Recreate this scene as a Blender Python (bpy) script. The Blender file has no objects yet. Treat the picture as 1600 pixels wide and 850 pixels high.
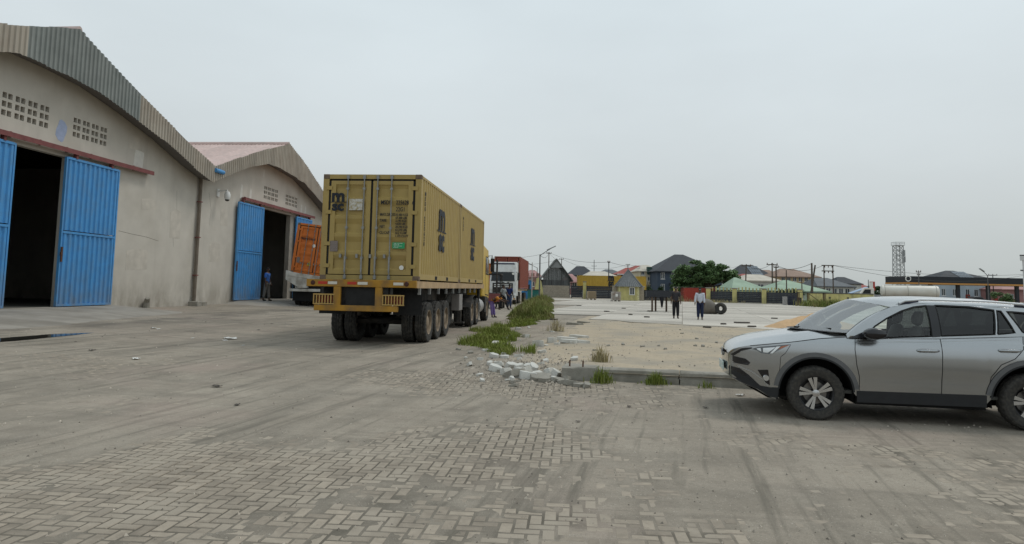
import bpy, bmesh, math, random
from mathutils import Vector, Matrix, noise
from mathutils.geometry import tessellate_polygon
random.seed(7)
R_ = math.radians
SC = bpy.context.scene
COL = SC.collection
# ------------------------------------------------------------------ camera
F_PX, H_CAM = 1070.0, 1.58
TH, RHO, AL = math.atan(94.5/1070), R_(1.1), R_(5.2)
_f = Vector((0, math.cos(TH), math.sin(TH))); _r = Vector((1, 0, 0)); _u = Vector((0, -math.sin(TH), math.cos(TH)))
CR = math.cos(RHO)*_r+math.sin(RHO)*_u; CU = -math.sin(RHO)*_r+math.cos(RHO)*_u
CPOS = Vector((0, 0, H_CAM))
cd = bpy.data.cameras.new('camera'); cam = bpy.data.objects.new('camera', cd); COL.objects.link(cam)
cam.matrix_world = Matrix(((CR.x, CU.x, -_f.x, 0), (CR.y, CU.y, -_f.y, 0), (CR.z, CU.z, -_f.z, H_CAM), (0, 0, 0, 1)))
cd.sensor_width = 36; cd.lens = 36*F_PX/1600; cd.shift_y = -70.5/1600; cd.clip_end = 6000; cd.clip_start = 0.05
SC.camera = cam
# ------------------------------------------------------------------ sky and light (overcast)
SUN_AZ, SUN_EL = R_(62), R_(58)      # azimuth clockwise from +Y
W = bpy.data.worlds.new('World'); SC.world = W; W.use_nodes = True
nt = W.node_tree; nt.nodes.clear()
def wn(t, **k):
    n = nt.nodes.new(t)
    for a, b in k.items(): setattr(n, a, b)
    return n
sky = wn('ShaderNodeTexSky', sky_type='NISHITA', sun_disc=False, sun_elevation=SUN_EL, sun_rotation=SUN_AZ, air_density=1.0, dust_density=3.0)
skm = wn('ShaderNodeVectorMath', operation='SCALE'); skm.inputs['Scale'].default_value = 0.09
nt.links.new(sky.outputs[0], skm.inputs[0])
tc = wn('ShaderNodeTexCoord'); sep = wn('ShaderNodeSeparateXYZ'); nt.links.new(tc.outputs['Generated'], sep.inputs[0])
rmp = wn('ShaderNodeValToRGB'); nt.links.new(sep.outputs['Z'], rmp.inputs[0])
e = rmp.color_ramp.elements
e[0].position = 0.0; e[0].color = (.49, .53, .525, 1); e[1].position = .5; e[1].color = (.67, .76, .80, 1)
q = e.new(.13); q.color = (.58, .625, .635, 1)
q = e.new(.3); q.color = (.65, .715, .74, 1)
mp = wn('ShaderNodeMapping'); mp.inputs['Scale'].default_value = (1.5, 1.5, 4.0); nt.links.new(tc.outputs['Generated'], mp.inputs[0])
nz = wn('ShaderNodeTexNoise'); nz.inputs['Scale'].default_value = 1.1; nz.inputs['Detail'].default_value = 7; nt.links.new(mp.outputs[0], nz.inputs[0])
mr = wn('ShaderNodeMapRange'); mr.inputs[1].default_value = .3; mr.inputs[2].default_value = .7; mr.inputs[3].default_value = .93; mr.inputs[4].default_value = 1.07
nt.links.new(nz.outputs[0], mr.inputs[0])
cl = wn('ShaderNodeVectorMath', operation='SCALE'); nt.links.new(rmp.outputs[0], cl.inputs[0]); nt.links.new(mr.outputs[0], cl.inputs['Scale'])
mx = wn('ShaderNodeMix', data_type='RGBA'); mx.inputs[0].default_value = .94
nt.links.new(skm.outputs[0], mx.inputs[6]); nt.links.new(cl.outputs[0], mx.inputs[7])
bg = wn('ShaderNodeBackground'); bg.inputs[1].default_value = 1.04; nt.links.new(mx.outputs[2], bg.inputs[0])
wo = wn('ShaderNodeOutputWorld'); nt.links.new(bg.outputs[0], wo.inputs[0])
sl = bpy.data.lights.new('sun', 'SUN'); sl.energy = 1.1; sl.angle = R_(16); sl.color = (1, .96, .9)
sun = bpy.data.objects.new('sun', sl); COL.objects.link(sun)
sd = Vector((math.sin(SUN_AZ)*math.cos(SUN_EL), math.cos(SUN_AZ)*math.cos(SUN_EL), math.sin(SUN_EL)))
sun.rotation_euler = sd.to_track_quat('Z', 'Y').to_euler(); sun.location = (0, 0, 60)
vs = SC.view_settings; vs.view_transform = 'Standard'; vs.look = 'None'; vs.exposure = 0; vs.gamma = 1; vs.use_curve_mapping = False
# ------------------------------------------------------------------ helpers
NV = Vector((math.cos(AL), -math.sin(AL), 0)); TV = Vector((math.sin(AL), math.cos(AL), 0))
def P(u, v, z=0): return NV*u+TV*v+Vector((0, 0, z))
def ray(x, y): return _f*F_PX+CR*(x-800)-CU*(y-354.5)
def onz(x, y, z=0): d = ray(x, y); return CPOS+d*((z-H_CAM)/d.z)
def at(x, y, Y): d = ray(x, y); return CPOS+d*(Y/d.y)
def onu(x, y, u0): d = ray(x, y); p = CPOS+d*(u0/d.dot(NV)); return p.dot(TV), p.z
def ss(a, b, x):
    t = min(1, max(0, (x-a)/(b-a))); return t*t*(3-2*t)
def lerp(a, b, t): return a+(b-a)*t
def interp(tab, x):
    if x <= tab[0][0]: return tab[0][1]
    for (x0, y0), (x1, y1) in zip(tab, tab[1:]):
        if x <= x1: return y0+(y1-y0)*(x-x0)/(x1-x0)
    return tab[-1][1]
def smooth_interp(tab, x):       # monotone-ish Catmull-Rom
    n = len(tab)
    if x <= tab[0][0]: return tab[0][1]
    if x >= tab[-1][0]: return tab[-1][1]
    for i in range(n-1):
        if x <= tab[i+1][0]: break
    x0, y0 = tab[i]; x1, y1 = tab[i+1]; h = x1-x0; t = (x-x0)/h
    def sl_(k):
        if k == 0 or k == n-1:
            a, b = (0, 1) if k == 0 else (n-2, n-1); return (tab[b][1]-tab[a][1])/(tab[b][0]-tab[a][0])
        d0 = (tab[k][1]-tab[k-1][1])/(tab[k][0]-tab[k-1][0]); d1 = (tab[k+1][1]-tab[k][1])/(tab[k+1][0]-tab[k][0])
        return 0 if d0*d1 <= 0 else 2*d0*d1/(d0+d1)
    m0, m1 = sl_(i)*h, sl_(i+1)*h
    return (2*t**3-3*t*t+1)*y0+(t**3-2*t*t+t)*m0+(-2*t**3+3*t*t)*y1+(t**3-t*t)*m1
MATS = {}
def M(name, col, rough=.75, var=.12, scale=6, bump=0.0, bscale=60, metal=0, spec=.3, dirt=None, damt=.5, dscale=1.2, stretch=(1, 1, 1), coat=0, rnd=0, dstretch=(1, 1, 1), dlo=.45, dhi=.65):
    if name in MATS: return MATS[name]
    m = bpy.data.materials.new(name); m.use_nodes = True; MATS[name] = m
    t = m.node_tree; N = t.nodes; L = t.links
    b = N['Principled BSDF']; b.inputs['Roughness'].default_value = rough; b.inputs['Metallic'].default_value = metal
    b.inputs['Specular IOR Level'].default_value = spec
    if coat: b.inputs['Coat Weight'].default_value = coat; b.inputs['Coat Roughness'].default_value = .08
    tc = N.new('ShaderNodeTexCoord')
    def nz(sc, st, det=5):
        mp = N.new('ShaderNodeMapping'); mp.inputs['Scale'].default_value = st; L.new(tc.outputs['Object'], mp.inputs[0])
        n = N.new('ShaderNodeTexNoise'); n.inputs['Scale'].default_value = sc; n.inputs['Detail'].default_value = det; L.new(mp.outputs[0], n.inputs[0]); return n
    n1 = nz(scale, stretch)
    r = N.new('ShaderNodeMapRange'); r.inputs[1].default_value = .28; r.inputs[2].default_value = .72; r.inputs[3].default_value = 1-var; r.inputs[4].default_value = 1+var
    L.new(n1.outputs[0], r.inputs[0]); fac = r.outputs[0]
    if rnd:
        oi = N.new('ShaderNodeNewGeometry' if rnd < 0 else 'ShaderNodeObjectInfo')
        rr = N.new('ShaderNodeMapRange'); rr.inputs[3].default_value = 1-abs(rnd); rr.inputs[4].default_value = 1+abs(rnd)
        L.new(oi.outputs['Random Per Island' if rnd < 0 else 'Random'], rr.inputs[0])
        mm = N.new('ShaderNodeMath'); mm.operation = 'MULTIPLY'; L.new(fac, mm.inputs[0]); L.new(rr.outputs[0], mm.inputs[1]); fac = mm.outputs[0]
    sc_ = N.new('ShaderNodeVectorMath'); sc_.operation = 'SCALE'; sc_.inputs[0].default_value = col[:3]; L.new(fac, sc_.inputs['Scale'])
    out = sc_.outputs[0]
    if dirt:
        n2 = nz(dscale, dstretch, 7)
        r2 = N.new('ShaderNodeMapRange'); r2.inputs[1].default_value = dlo; r2.inputs[2].default_value = dhi; r2.inputs[3].default_value = 0; r2.inputs[4].default_value = damt
        L.new(n2.outputs[0], r2.inputs[0])
        mx = N.new('ShaderNodeMix'); mx.data_type = 'RGBA'; L.new(r2.outputs[0], mx.inputs[0]); L.new(out, mx.inputs[6]); mx.inputs[7].default_value = (*dirt, 1); out = mx.outputs[2]
        if metal or coat:
            r3 = N.new('ShaderNodeMapRange'); r3.inputs[3].default_value = rough; r3.inputs[4].default_value = min(1, rough+.5); L.new(r2.outputs[0], r3.inputs[0]); L.new(r3.outputs[0], b.inputs['Roughness'])
    L.new(out, b.inputs['Base Color'])
    if bump:
        n3 = nz(bscale, (1, 1, 1), 4); bp = N.new('ShaderNodeBump'); bp.inputs['Strength'].default_value = bump; bp.inputs['Distance'].default_value = .02
        L.new(n3.outputs[0], bp.inputs['Height']); L.new(bp.outputs[0], b.inputs['Normal'])
    return m
def glass(name, tint=(.5, .55, .55), refl=1.0, ior=1.55):
    if name in MATS: return MATS[name]
    m = bpy.data.materials.new(name); m.use_nodes = True; MATS[name] = m
    t = m.node_tree; t.nodes.clear(); N = t.nodes; L = t.links
    tr = N.new('ShaderNodeBsdfTransparent'); tr.inputs[0].default_value = (*tint, 1)
    gl = N.new('ShaderNodeBsdfGlossy'); gl.inputs['Roughness'].default_value = .02; gl.inputs[0].default_value = (refl, refl, refl, 1)
    fr = N.new('ShaderNodeFresnel'); fr.inputs[0].default_value = ior
    mx = N.new('ShaderNodeMixShader'); o = N.new('ShaderNodeOutputMaterial')
    L.new(fr.outputs[0], mx.inputs[0]); L.new(tr.outputs[0], mx.inputs[1]); L.new(gl.outputs[0], mx.inputs[2]); L.new(mx.outputs[0], o.inputs[0])
    return m
def tag(o, label=None, cat=None, group=None, kind=None):
    for k, v in (('label', label), ('category', cat), ('group', group), ('kind', kind)):
        if v: o[k] = v
    return o
def link(name, me, parent=None, mats=()):
    o = bpy.data.objects.new(name, me); COL.objects.link(o)
    for m in mats: me.materials.append(m)
    if parent: o.parent = parent
    return o
def thing(name, label, cat, loc=(0, 0, 0), rz=0, group=None):
    o = bpy.data.objects.new(name, None); COL.objects.link(o); o.location = loc; o.rotation_euler = (0, 0, rz); o.empty_display_size = .3
    return tag(o, label, cat, group)
def copy_tree(o, parent=None):
    c = o.copy(); COL.objects.link(c)
    if parent: c.parent = parent
    for ch in list(o.children): copy_tree(ch, c)
    return c
class G:
    def __init__(s): s.v = []; s.f = []; s.m = []; s.mi = 0; s.T = None
    def add(s, vs, fs, mi=None):
        k = len(s.v); mi = s.mi if mi is None else mi
        s.v += [tuple(s.T @ Vector(p)) if s.T else tuple(p) for p in vs]
        for f in fs: s.f.append([i+k for i in f]); s.m.append(mi)
        return s
    def box(s, x0, x1, y0, y1, z0, z1, mi=None):
        return s.add([(x, y, z) for z in (z0, z1) for y in (y0, y1) for x in (x0, x1)], [(0, 2, 3, 1), (4, 5, 7, 6), (0, 1, 5, 4), (2, 6, 7, 3), (0, 4, 6, 2), (1, 3, 7, 5)], mi)
    def bar(s, p, q, w, h, mi=None):
        p, q = Vector(p), Vector(q); d = (q-p).normalized(); up = Vector((0, 0, 1)) if abs(d.z) < .95 else Vector((0, 1, 0))
        a = d.cross(up).normalized()*w/2; b = a.normalized().cross(d).normalized()*h/2
        return s.add([p-a-b, p+a-b, p+a+b, p-a+b, q-a-b, q+a-b, q+a+b, q-a+b], [(0, 3, 2, 1), (4, 5, 6, 7), (0, 1, 5, 4), (1, 2, 6, 5), (2, 3, 7, 6), (3, 0, 4, 7)], mi)
    def tube(s, pts, r, n=8, mi=None, r1=None, cap=True):
        pts = [Vector(p) for p in pts]; rings = []; N = len(pts)
        for i, p in enumerate(pts):
            d = (pts[min(i+1, N-1)]-pts[max(i-1, 0)]).normalized(); up = Vector((0, 0, 1)) if abs(d.z) < .9 else Vector((0, 1, 0))
            a = d.cross(up).normalized(); b = a.cross(d); rr = lerp(r, r if r1 is None else r1, i/max(1, N-1))
            rings += [p+(a*math.cos(2*math.pi*k/n)+b*math.sin(2*math.pi*k/n))*rr for k in range(n)]
        fs = [(i*n+k, i*n+(k+1) % n, (i+1)*n+(k+1) % n, (i+1)*n+k) for i in range(N-1) for k in range(n)]
        if cap: fs += [tuple(range(n-1, -1, -1)), tuple((N-1)*n+k for k in range(n))]
        return s.add(rings, fs, mi)
    def lathe(s, prof, n=24, c=(0, 0, 0), axis='z', mi=None, closed=False, caps=True):   # prof [(r,h)]
        vs = []; c = Vector(c)
        for r, h in prof:
            for k in range(n):
                a = 2*math.pi*k/n; ca, sa = r*math.cos(a), r*math.sin(a)
                vs.append(c+(Vector((ca, sa, h)) if axis == 'z' else Vector((h, ca, sa)) if axis == 'x' else Vector((sa, h, ca))))
        m = len(prof); R = range(m if closed else m-1)
        fs = [(i*n+k, i*n+(k+1) % n, ((i+1) % m)*n+(k+1) % n, ((i+1) % m)*n+k) for i in R for k in range(n)]
        if not closed and caps:
            if prof[0][0] > 1e-4: fs.append(tuple(range(n-1, -1, -1)))
            if prof[-1][0] > 1e-4: fs.append(tuple((m-1)*n+k for k in range(n)))
        return s.add(vs, fs, mi)
    def slab(s, outer, holes, fn, c0, c1, mi=None):       # polygon with holes, thick between c0 and c1; fn(a,b,c)->xyz
        loops = [list(outer)]+[list(h) for h in holes]
        flat = [p for l in loops for p in l]; n = len(flat)
        tris = tessellate_polygon([[Vector((p[0], p[1], 0)) for p in l] for l in loops])
        vs = [fn(p[0], p[1], c0) for p in flat]+[fn(p[0], p[1], c1) for p in flat]
        fs = [tuple(t) for t in tris]+[tuple(i+n for i in reversed(t)) for t in tris]; k = 0
        for l in loops:
            m = len(l)
            fs += [(k+i, k+(i+1) % m, n+k+(i+1) % m, n+k+i) for i in range(m)]; k += m
        return s.add(vs, fs, mi)
    def grid(s, rows, mi=None, flip=False):
        n = len(rows[0]); vs = [p for r in rows for p in r]
        fs = [(i*n+k, i*n+k+1, (i+1)*n+k+1, (i+1)*n+k) for i in range(len(rows)-1) for k in range(n-1)]
        if flip: fs = [f[::-1] for f in fs]
        return s.add(vs, fs, mi)
    def build(s, name, mats, parent=None, smooth=False, bevel=0, ang=35, norm=True):
        me = bpy.data.meshes.new(name); me.from_pydata(s.v, [], s.f)
        if not isinstance(mats, (list, tuple)): mats = [mats]
        for m in mats: me.materials.append(m)
        me.polygons.foreach_set('material_index', s.m)
        if norm or bevel:
            bm = bmesh.new(); bm.from_mesh(me)
            if norm: bmesh.ops.recalc_face_normals(bm, faces=bm.faces)
            if bevel: bmesh.ops.bevel(bm, geom=[e for e in bm.edges if e.is_manifold and e.calc_face_angle(0) > .6], offset=bevel, segments=1, affect='EDGES', clamp_overlap=True)
            bm.to_mesh(me); bm.free()
        if smooth:
            me.polygons.foreach_set('use_smooth', [True]*len(me.polygons))
            try: me.set_sharp_from_angle(angle=R_(ang))
            except Exception: pass
        me.update()
        return link(name, me, parent)
def shared(name, src, parent, loc=None, rot=None, scale=None):
    o = bpy.data.objects.new(name, src.data); COL.objects.link(o); o.parent = parent
    if loc: o.location = loc
    if rot: o.rotation_euler = rot
    if scale: o.scale = scale
    return o
def text(s, size, mat, parent, T, name='lettering', bold=0.0, sx=1.0, ext=.0015, align='LEFT', space=1.0):
    cu = bpy.data.curves.new(name, 'FONT'); cu.body = s; cu.size = size; cu.offset = bold; cu.extrude = ext; cu.align_x = align; cu.resolution_u = 3; cu.space_character = space; cu.space_line = .8
    o = bpy.data.objects.new(name, cu); COL.objects.link(o); dg = bpy.context.evaluated_depsgraph_get()
    me = bpy.data.meshes.new_from_object(o.evaluated_get(dg)); bpy.data.objects.remove(o); bpy.data.curves.remove(cu)
    me.transform(T @ Matrix.Diagonal((sx, 1, 1, 1))); me.materials.clear()
    return link(name, me, parent, [mat])
def frame(o, x, y): # matrix: origin, x dir, y dir (z = x cross y)
    x, y = Vector(x).normalized(), Vector(y).normalized(); z = x.cross(y)
    return Matrix(((x.x, y.x, z.x, o[0]), (x.y, y.y, z.y, o[1]), (x.z, y.z, z.z, o[2]), (0, 0, 0, 1)))
def zg(x, y):   # yard terrain
    p = Vector((x, y, 0)); u = p.dot(NV); v = p.dot(TV)
    z = -.10*(1-ss(9.5, 15, y))
    if -60 < v < 140: z += .36*ss(-6, -22, u)*1.15 if u < -6 else 0
    d2 = ((u+13.4)/.9)**2+((v-15.6)/3.2)**2
    z -= .06*math.exp(-d2)
    return z

def zdirt(m, z0, z1, col, amt, sc=1.5, st=(1, 1, .25), streak=None):
    """grime with a ragged edge: full at height z0, gone at z1 (object space); streak adds vertical runs"""
    N = m.node_tree.nodes; L = m.node_tree.links; b = N['Principled BSDF']; src = b.inputs['Base Color'].links[0].from_socket
    tc = N.new('ShaderNodeTexCoord'); sp = N.new('ShaderNodeSeparateXYZ'); L.new(tc.outputs['Object'], sp.inputs[0])
    def noise_(s_, stt):
        mp = N.new('ShaderNodeMapping'); mp.inputs['Scale'].default_value = stt; L.new(tc.outputs['Object'], mp.inputs[0])
        n = N.new('ShaderNodeTexNoise'); n.inputs['Scale'].default_value = s_; n.inputs['Detail'].default_value = 7; n.inputs['Roughness'].default_value = .65; L.new(mp.outputs[0], n.inputs[0]); return n.outputs[0]
    def mr_(x, a, b_, c, d):
        r = N.new('ShaderNodeMapRange'); r.inputs[1].default_value = a; r.inputs[2].default_value = b_; r.inputs[3].default_value = c; r.inputs[4].default_value = d; L.new(x, r.inputs[0]); return r.outputs[0]
    def mul(a, b_):
        x = N.new('ShaderNodeMath'); x.operation = 'MULTIPLY'; L.new(a, x.inputs[0]); L.new(b_, x.inputs[1]); return x.outputs[0]
    f = mul(mr_(sp.outputs['Z'], z0, z1, 1, 0), mr_(noise_(sc, st), .36, .62, 0, amt))
    fs = [(f, col)]
    if streak: fs.append((mr_(noise_(*streak[0]), streak[1], streak[2], 0, streak[3]), streak[4]))
    for f_, c_ in fs:
        x = N.new('ShaderNodeMix'); x.data_type = 'RGBA'; L.new(f_, x.inputs[0]); L.new(src, x.inputs[6]); x.inputs[7].default_value = (*c_, 1); src = x.outputs[2]
    L.new(src, b.inputs['Base Color'])
# ================================================================== GROUND
def lines(segs):      # [(start,end,step_start,step_end)...]
    out = []
    for a, b, s0, s1 in segs:
        x = a
        while x < b-1e-6:
            out.append(x); t = (x-a)/(b-a); x += s0*(s1/s0)**t
    out.append(segs[-1][1]); return out
def mirror_lines(segs): return [-x for x in reversed(lines(segs))]
def dust(x, y):
    """how far the dust stands above (+) or below (-) the paver tops"""
    n = noise.noise(Vector((x*.38+3, y*.38, 1.7)))*.9+noise.noise(Vector((x*1.3, y*1.3, 5.1)))*.5+noise.noise(Vector((x*3.6, y*3.6, 9.1)))*.4+noise.noise(Vector((x*8.5, y*8.5, 2.1)))*.25
    b = .27
    b -= .55*math.exp(-(((x+2.6)/1.9)**2+((y-6.2)/.95)**2))      # worn patch in front of the truck
    b -= .34*math.exp(-(((x-.4)/1.6)**2+((y-7.6)/1.6)**2))
    b -= .30*math.exp(-(((x-2.2)/1.6)**2+((y-10.6)/1.3)**2))
    b -= .34*math.exp(-(((x-2.8)/2.4)**2+((y-11.6)/.7)**2))
    b -= .25*math.exp(-(((x+.8)/1.2)**2+((y-12)/1.2)**2))
    b -= .22*ss(7, 5, y)
    return (n*.55+b)*.011
def ground_z(x, y):
    z = zg(x, y)
    if y < 60 and abs(x) < 45:
        p = Vector((x, y, 0)); u, v = p.dot(NV), p.dot(TV)
        k = ss(60, 30, y)
        z += k*(.022*noise.noise(Vector((x*.22, y*.22, 3)))+.012*noise.noise(Vector((u*1.1, v*.16, 8)))) * ss(15, 19, y)
        z += max(-.014, dust(x, y)*1.25)*ss(16, 13, y)
        z += k*.006*noise.noise(Vector((x*3, y*3, 2)))*ss(12, 17, y)
    return z
xs = mirror_lines([(9, 40, .12, 1.2), (40, 3500, 1.5, 600)])+lines([(-9, 9, .055, .055), (9, 40, .12, 1.2), (40, 3500, 1.5, 600)])[0:]
xs = sorted(set(round(x, 4) for x in xs))
ys = lines([(-3000, -10, 500, 5), (-10, 3.4, 2, .2), (3.4, 14.5, .05, .07), (14.5, 60, .1, 1.2), (60, 3500, 1.5, 500)])
gg = G(); gg.grid([[(x, y, ground_z(x, y)) for x in xs] for y in ys])
# --- ground material: grey-tan dust with wheel streaks, damp patches
def ground_mat():
    m = bpy.data.materials.new('yard_dust'); m.use_nodes = True; N = m.node_tree.nodes; L = m.node_tree.links
    b = N['Principled BSDF']; b.inputs['Roughness'].default_value = .92; b.inputs['Specular IOR Level'].default_value = .15
    tc = N.new('ShaderNodeTexCoord')
    def nz(sc, st=(1, 1, 1), rz=0, det=6, rough=.55, dist=0):
        mp = N.new('ShaderNodeMapping'); mp.inputs['Scale'].default_value = st
        r = N.new('ShaderNodeVectorRotate'); r.rotation_type = 'Z_AXIS'; r.inputs['Angle'].default_value = rz
        L.new(tc.outputs['Object'], r.inputs[0]); L.new(r.outputs[0], mp.inputs[0])
        n = N.new('ShaderNodeTexNoise'); n.inputs['Scale'].default_value = sc; n.inputs['Detail'].default_value = det; n.inputs['Roughness'].default_value = rough; n.inputs['Distortion'].default_value = dist
        L.new(mp.outputs[0], n.inputs[0]); return n.outputs[0]
    def rng(x, a, b_, c, d):
        r = N.new('ShaderNodeMapRange'); r.inputs[1].default_value = a; r.inputs[2].default_value = b_; r.inputs[3].default_value = c; r.inputs[4].default_value = d; L.new(x, r.inputs[0]); return r.outputs[0]
    def mix(f, a, b_):
        x = N.new('ShaderNodeMix'); x.data_type = 'RGBA'
        L.new(f, x.inputs[0]) if not isinstance(f, float) else None
        if isinstance(f, float): x.inputs[0].default_value = f
        for i, c in ((6, a), (7, b_)):
            if isinstance(c, tuple): x.inputs[i].default_value = (*c, 1)
            else: L.new(c, x.inputs[i])
        return x.outputs[2]
    c = mix(rng(nz(.35), .35, .65, 0, 1), (.262, .228, .184), (.360, .316, .258))
    c = mix(rng(nz(.13), .5, .68, 0, .6), c, (.345, .29, .242))
    c = mix(rng(nz(.9, (1, .13, 1), R_(12), 7, .6, .6), .47, .66, 0, .62), c, (.150, .136, .112))     # curved wheel smears
    c = mix(rng(nz(1.3, (.16, 1, 1), R_(9), 7, .6, .4), .52, .68, 0, .5), c, (.165, .148, .122))
    c = mix(rng(nz(2.4, det=8, rough=.65), .45, .75, 0, .45), c, (.42, .374, .308))
    c = mix(rng(nz(38, det=5, rough=.7), .56, .72, 0, .6), c, (.17, .155, .135))           # grit
    c = mix(rng(nz(55, det=3, rough=.7), .60, .72, 0, .7), c, (.55, .51, .44))
    c = mix(rng(nz(120, det=4, rough=.8), .52, .68, 0, .7), c, (.14, .12, .095))
    c = mix(rng(nz(14, det=7, rough=.75), .53, .66, 0, .55), c, (.20, .175, .14))
    c = mix(rng(nz(.7, det=5, rough=.6), .60, .70, 0, .6), c, (.155, .135, .11))
    c = mix(rng(nz(5.5, (1, .05, 1), R_(14), 6, .6, .3), .53, .68, 0, .75), c, (.145, .13, .105))     # fine tyre marks
    c = mix(rng(nz(4.5, (.05, 1, 1), R_(6), 6, .6, .3), .58, .72, 0, .4), c, (.16, .14, .115))
    c = mix(rng(nz(.28, (1, 1, 1), 0, 3), .55, .70, 0, .35), c, (.36, .275, .235))
    at_ = N.new('ShaderNodeAttribute'); at_.attribute_name = 'silt'; c = mix(at_.outputs['Fac'], c, (.105, .094, .075))
    # damp band along the foot of the warehouse ramps
    sp = N.new('ShaderNodeVectorMath'); sp.operation = 'DOT_PRODUCT'; sp.inputs[1].default_value = tuple(NV); L.new(tc.outputs['Object'], sp.inputs[0])
    wob = N.new('ShaderNodeMath'); wob.operation = 'MULTIPLY_ADD'; wob.inputs[1].default_value = 3.2; L.new(nz(.5, (1, .4, 1)), wob.inputs[0]); L.new(sp.outputs['Value'], wob.inputs[2])
    d1 = N.new('ShaderNodeMath'); d1.operation = 'ADD'; d1.inputs[1].default_value = 12.6; L.new(wob.outputs[0], d1.inputs[0])
    ab = N.new('ShaderNodeMath'); ab.operation = 'ABSOLUTE'; L.new(d1.outputs[0], ab.inputs[0])
    w = N.new('ShaderNodeMath'); w.operation = 'MULTIPLY'; L.new(rng(ab.outputs[0], .1, 1.5, 1, 0), w.inputs[0]); L.new(rng(nz(.45), .42, .62, 0, .75), w.inputs[1])
    c = mix(w.outputs[0], c, (.115, .105, .09))
    L.new(c, b.inputs['Base Color'])
    bp = N.new('ShaderNodeBump'); bp.inputs['Strength'].default_value = .8; bp.inputs['Distance'].default_value = .02
    ad = N.new('ShaderNodeMath'); ad.operation = 'ADD'; L.new(nz(9, det=10, rough=.75), ad.inputs[0]); L.new(nz(1.5, (1, .2, 1), R_(12), 6), ad.inputs[1])
    L.new(ad.outputs[0], bp.inputs['Height']); L.new(bp.outputs[0], b.inputs['Normal'])
    return m
GM = ground_mat()
ground = gg.build('ground', GM, smooth=True, ang=180, norm=False); sa = ground.data.attributes.new('silt', 'FLOAT', 'POINT'); sa.data.foreach_set('value', [ss(.0015, -.004, dust(x, y))*.85*ss(15, 12, y) if 3 < y < 15 and abs(x) < 13 else 0.0 for y in ys for x in xs])
tag(ground, 'dusty grey brown yard ground with worn block paving', 'ground', kind='structure')
# --- block paving: herringbone, every block real
A = .101
PM = M('paver_concrete', (.285, .243, .193), .9, .16, 14, .35, 90, rnd=-.2, dirt=(.345, .30, .242), damt=.8, dscale=1.6)
PM1 = M('paver_concrete_single', (.285, .243, .193), .9, .16, 14, .35, 90, rnd=.2, dirt=(.345, .30, .242), damt=.8, dscale=1.6)
def kerb_y(x): return 12.62-.255*(x-1)
cells = []
for i in range(-118, 122):
    for j in range(20, 168):
        d = (i-j) % 4
        if d == 0: cx, cy, hx, hy = (i+1)*A, (j+.5)*A, A, A/2
        elif d == 3: cx, cy, hx, hy = (i+.5)*A, (j+1)*A, A/2, A
        else: continue
        X = cx*math.cos(AL)+cy*math.sin(AL); Y = -cx*math.sin(AL)+cy*math.cos(AL)
        if Y < 3.5 or Y > 14 or abs(X) > .80*Y+.4: continue
        if X > .7 and Y > kerb_y(X)-.2: continue
        if dust(X, Y) > .0095: continue
        cells.append((Y*Y+X*X*.2, X, Y, hx-.0075, hy-.0075))
cells.sort()
def paver_geo(g, X, Y, hx, hy, rz, z, tx, ty):
    c, s = math.cos(rz), math.sin(rz); b = .005
    def p(x, y, zz): return (X+x*c-y*s, Y+x*s+y*c, z+zz+x*tx+y*ty)
    vs = [p(sx*hx, sy*hy, -.03) for sx, sy in ((-1, -1), (1, -1), (1, 1), (-1, 1))]+[p(sx*hx, sy*hy, -b) for sx, sy in ((-1, -1), (1, -1), (1, 1), (-1, 1))]+[p(sx*(hx-b), sy*(hy-b), 0) for sx, sy in ((-1, -1), (1, -1), (1, 1), (-1, 1))]
    g.add(vs, [(8, 9, 10, 11)]+[(i, (i+1) % 4, 4+(i+1) % 4, 4+i) for i in range(4)]+[(4+i, 4+(i+1) % 4, 8+(i+1) % 4, 8+i) for i in range(4)])
base = {}
rest = G(); npv = 0
for k, (_, X, Y, hx, hy) in enumerate(cells):
    z = zg(X, Y)+random.uniform(-.002, .002); tx, ty = random.gauss(0, .008), random.gauss(0, .008)
    if npv < 300 and dust(X, Y) < .002 and abs(X) < .7*Y:
        key = hx > hy
        if key not in base:
            g = G(); paver_geo(g, 0, 0, hx, hy, 0, 0, 0, 0); o = g.build('paver', PM1, ground); base[key] = o
        else: o = shared('paver', base[key], ground)
        o.location = (X, Y, z); o.rotation_euler = (ty, -tx, -AL+random.gauss(0, .012)); npv += 1
    else: paver_geo(rest, X, Y, hx, hy, -AL+random.gauss(0, .012), z, tx, ty)
tag(rest.build('paving_blocks', PM, ground), kind='stuff')
# --- puddle by the first ramp
wm = bpy.data.materials.new('puddle_water'); wm.use_nodes = True
b = wm.node_tree.nodes['Principled BSDF']; b.inputs['Base Color'].default_value = (.035, .033, .028, 1); b.inputs['Roughness'].default_value = .03; b.inputs['IOR'].default_value = 1.45
g = G(); pc = P(-13.35, 15.9); pz = zg(pc.x, pc.y)+.016
pts = []
for k in range(40):
    a = 2*math.pi*k/40; r = 1+.2*noise.noise(Vector((math.cos(a)*2, math.sin(a)*2, 3)))
    q = P(-13.35+math.cos(a)*.5*r, 15.9+math.sin(a)*3.0*r, pz); pts.append(tuple(q))
g.add(pts, [tuple(range(40))]); tag(g.build('water', wm), 'shallow dark puddle lying along the foot of the ramp', 'puddle', kind='structure')
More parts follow.
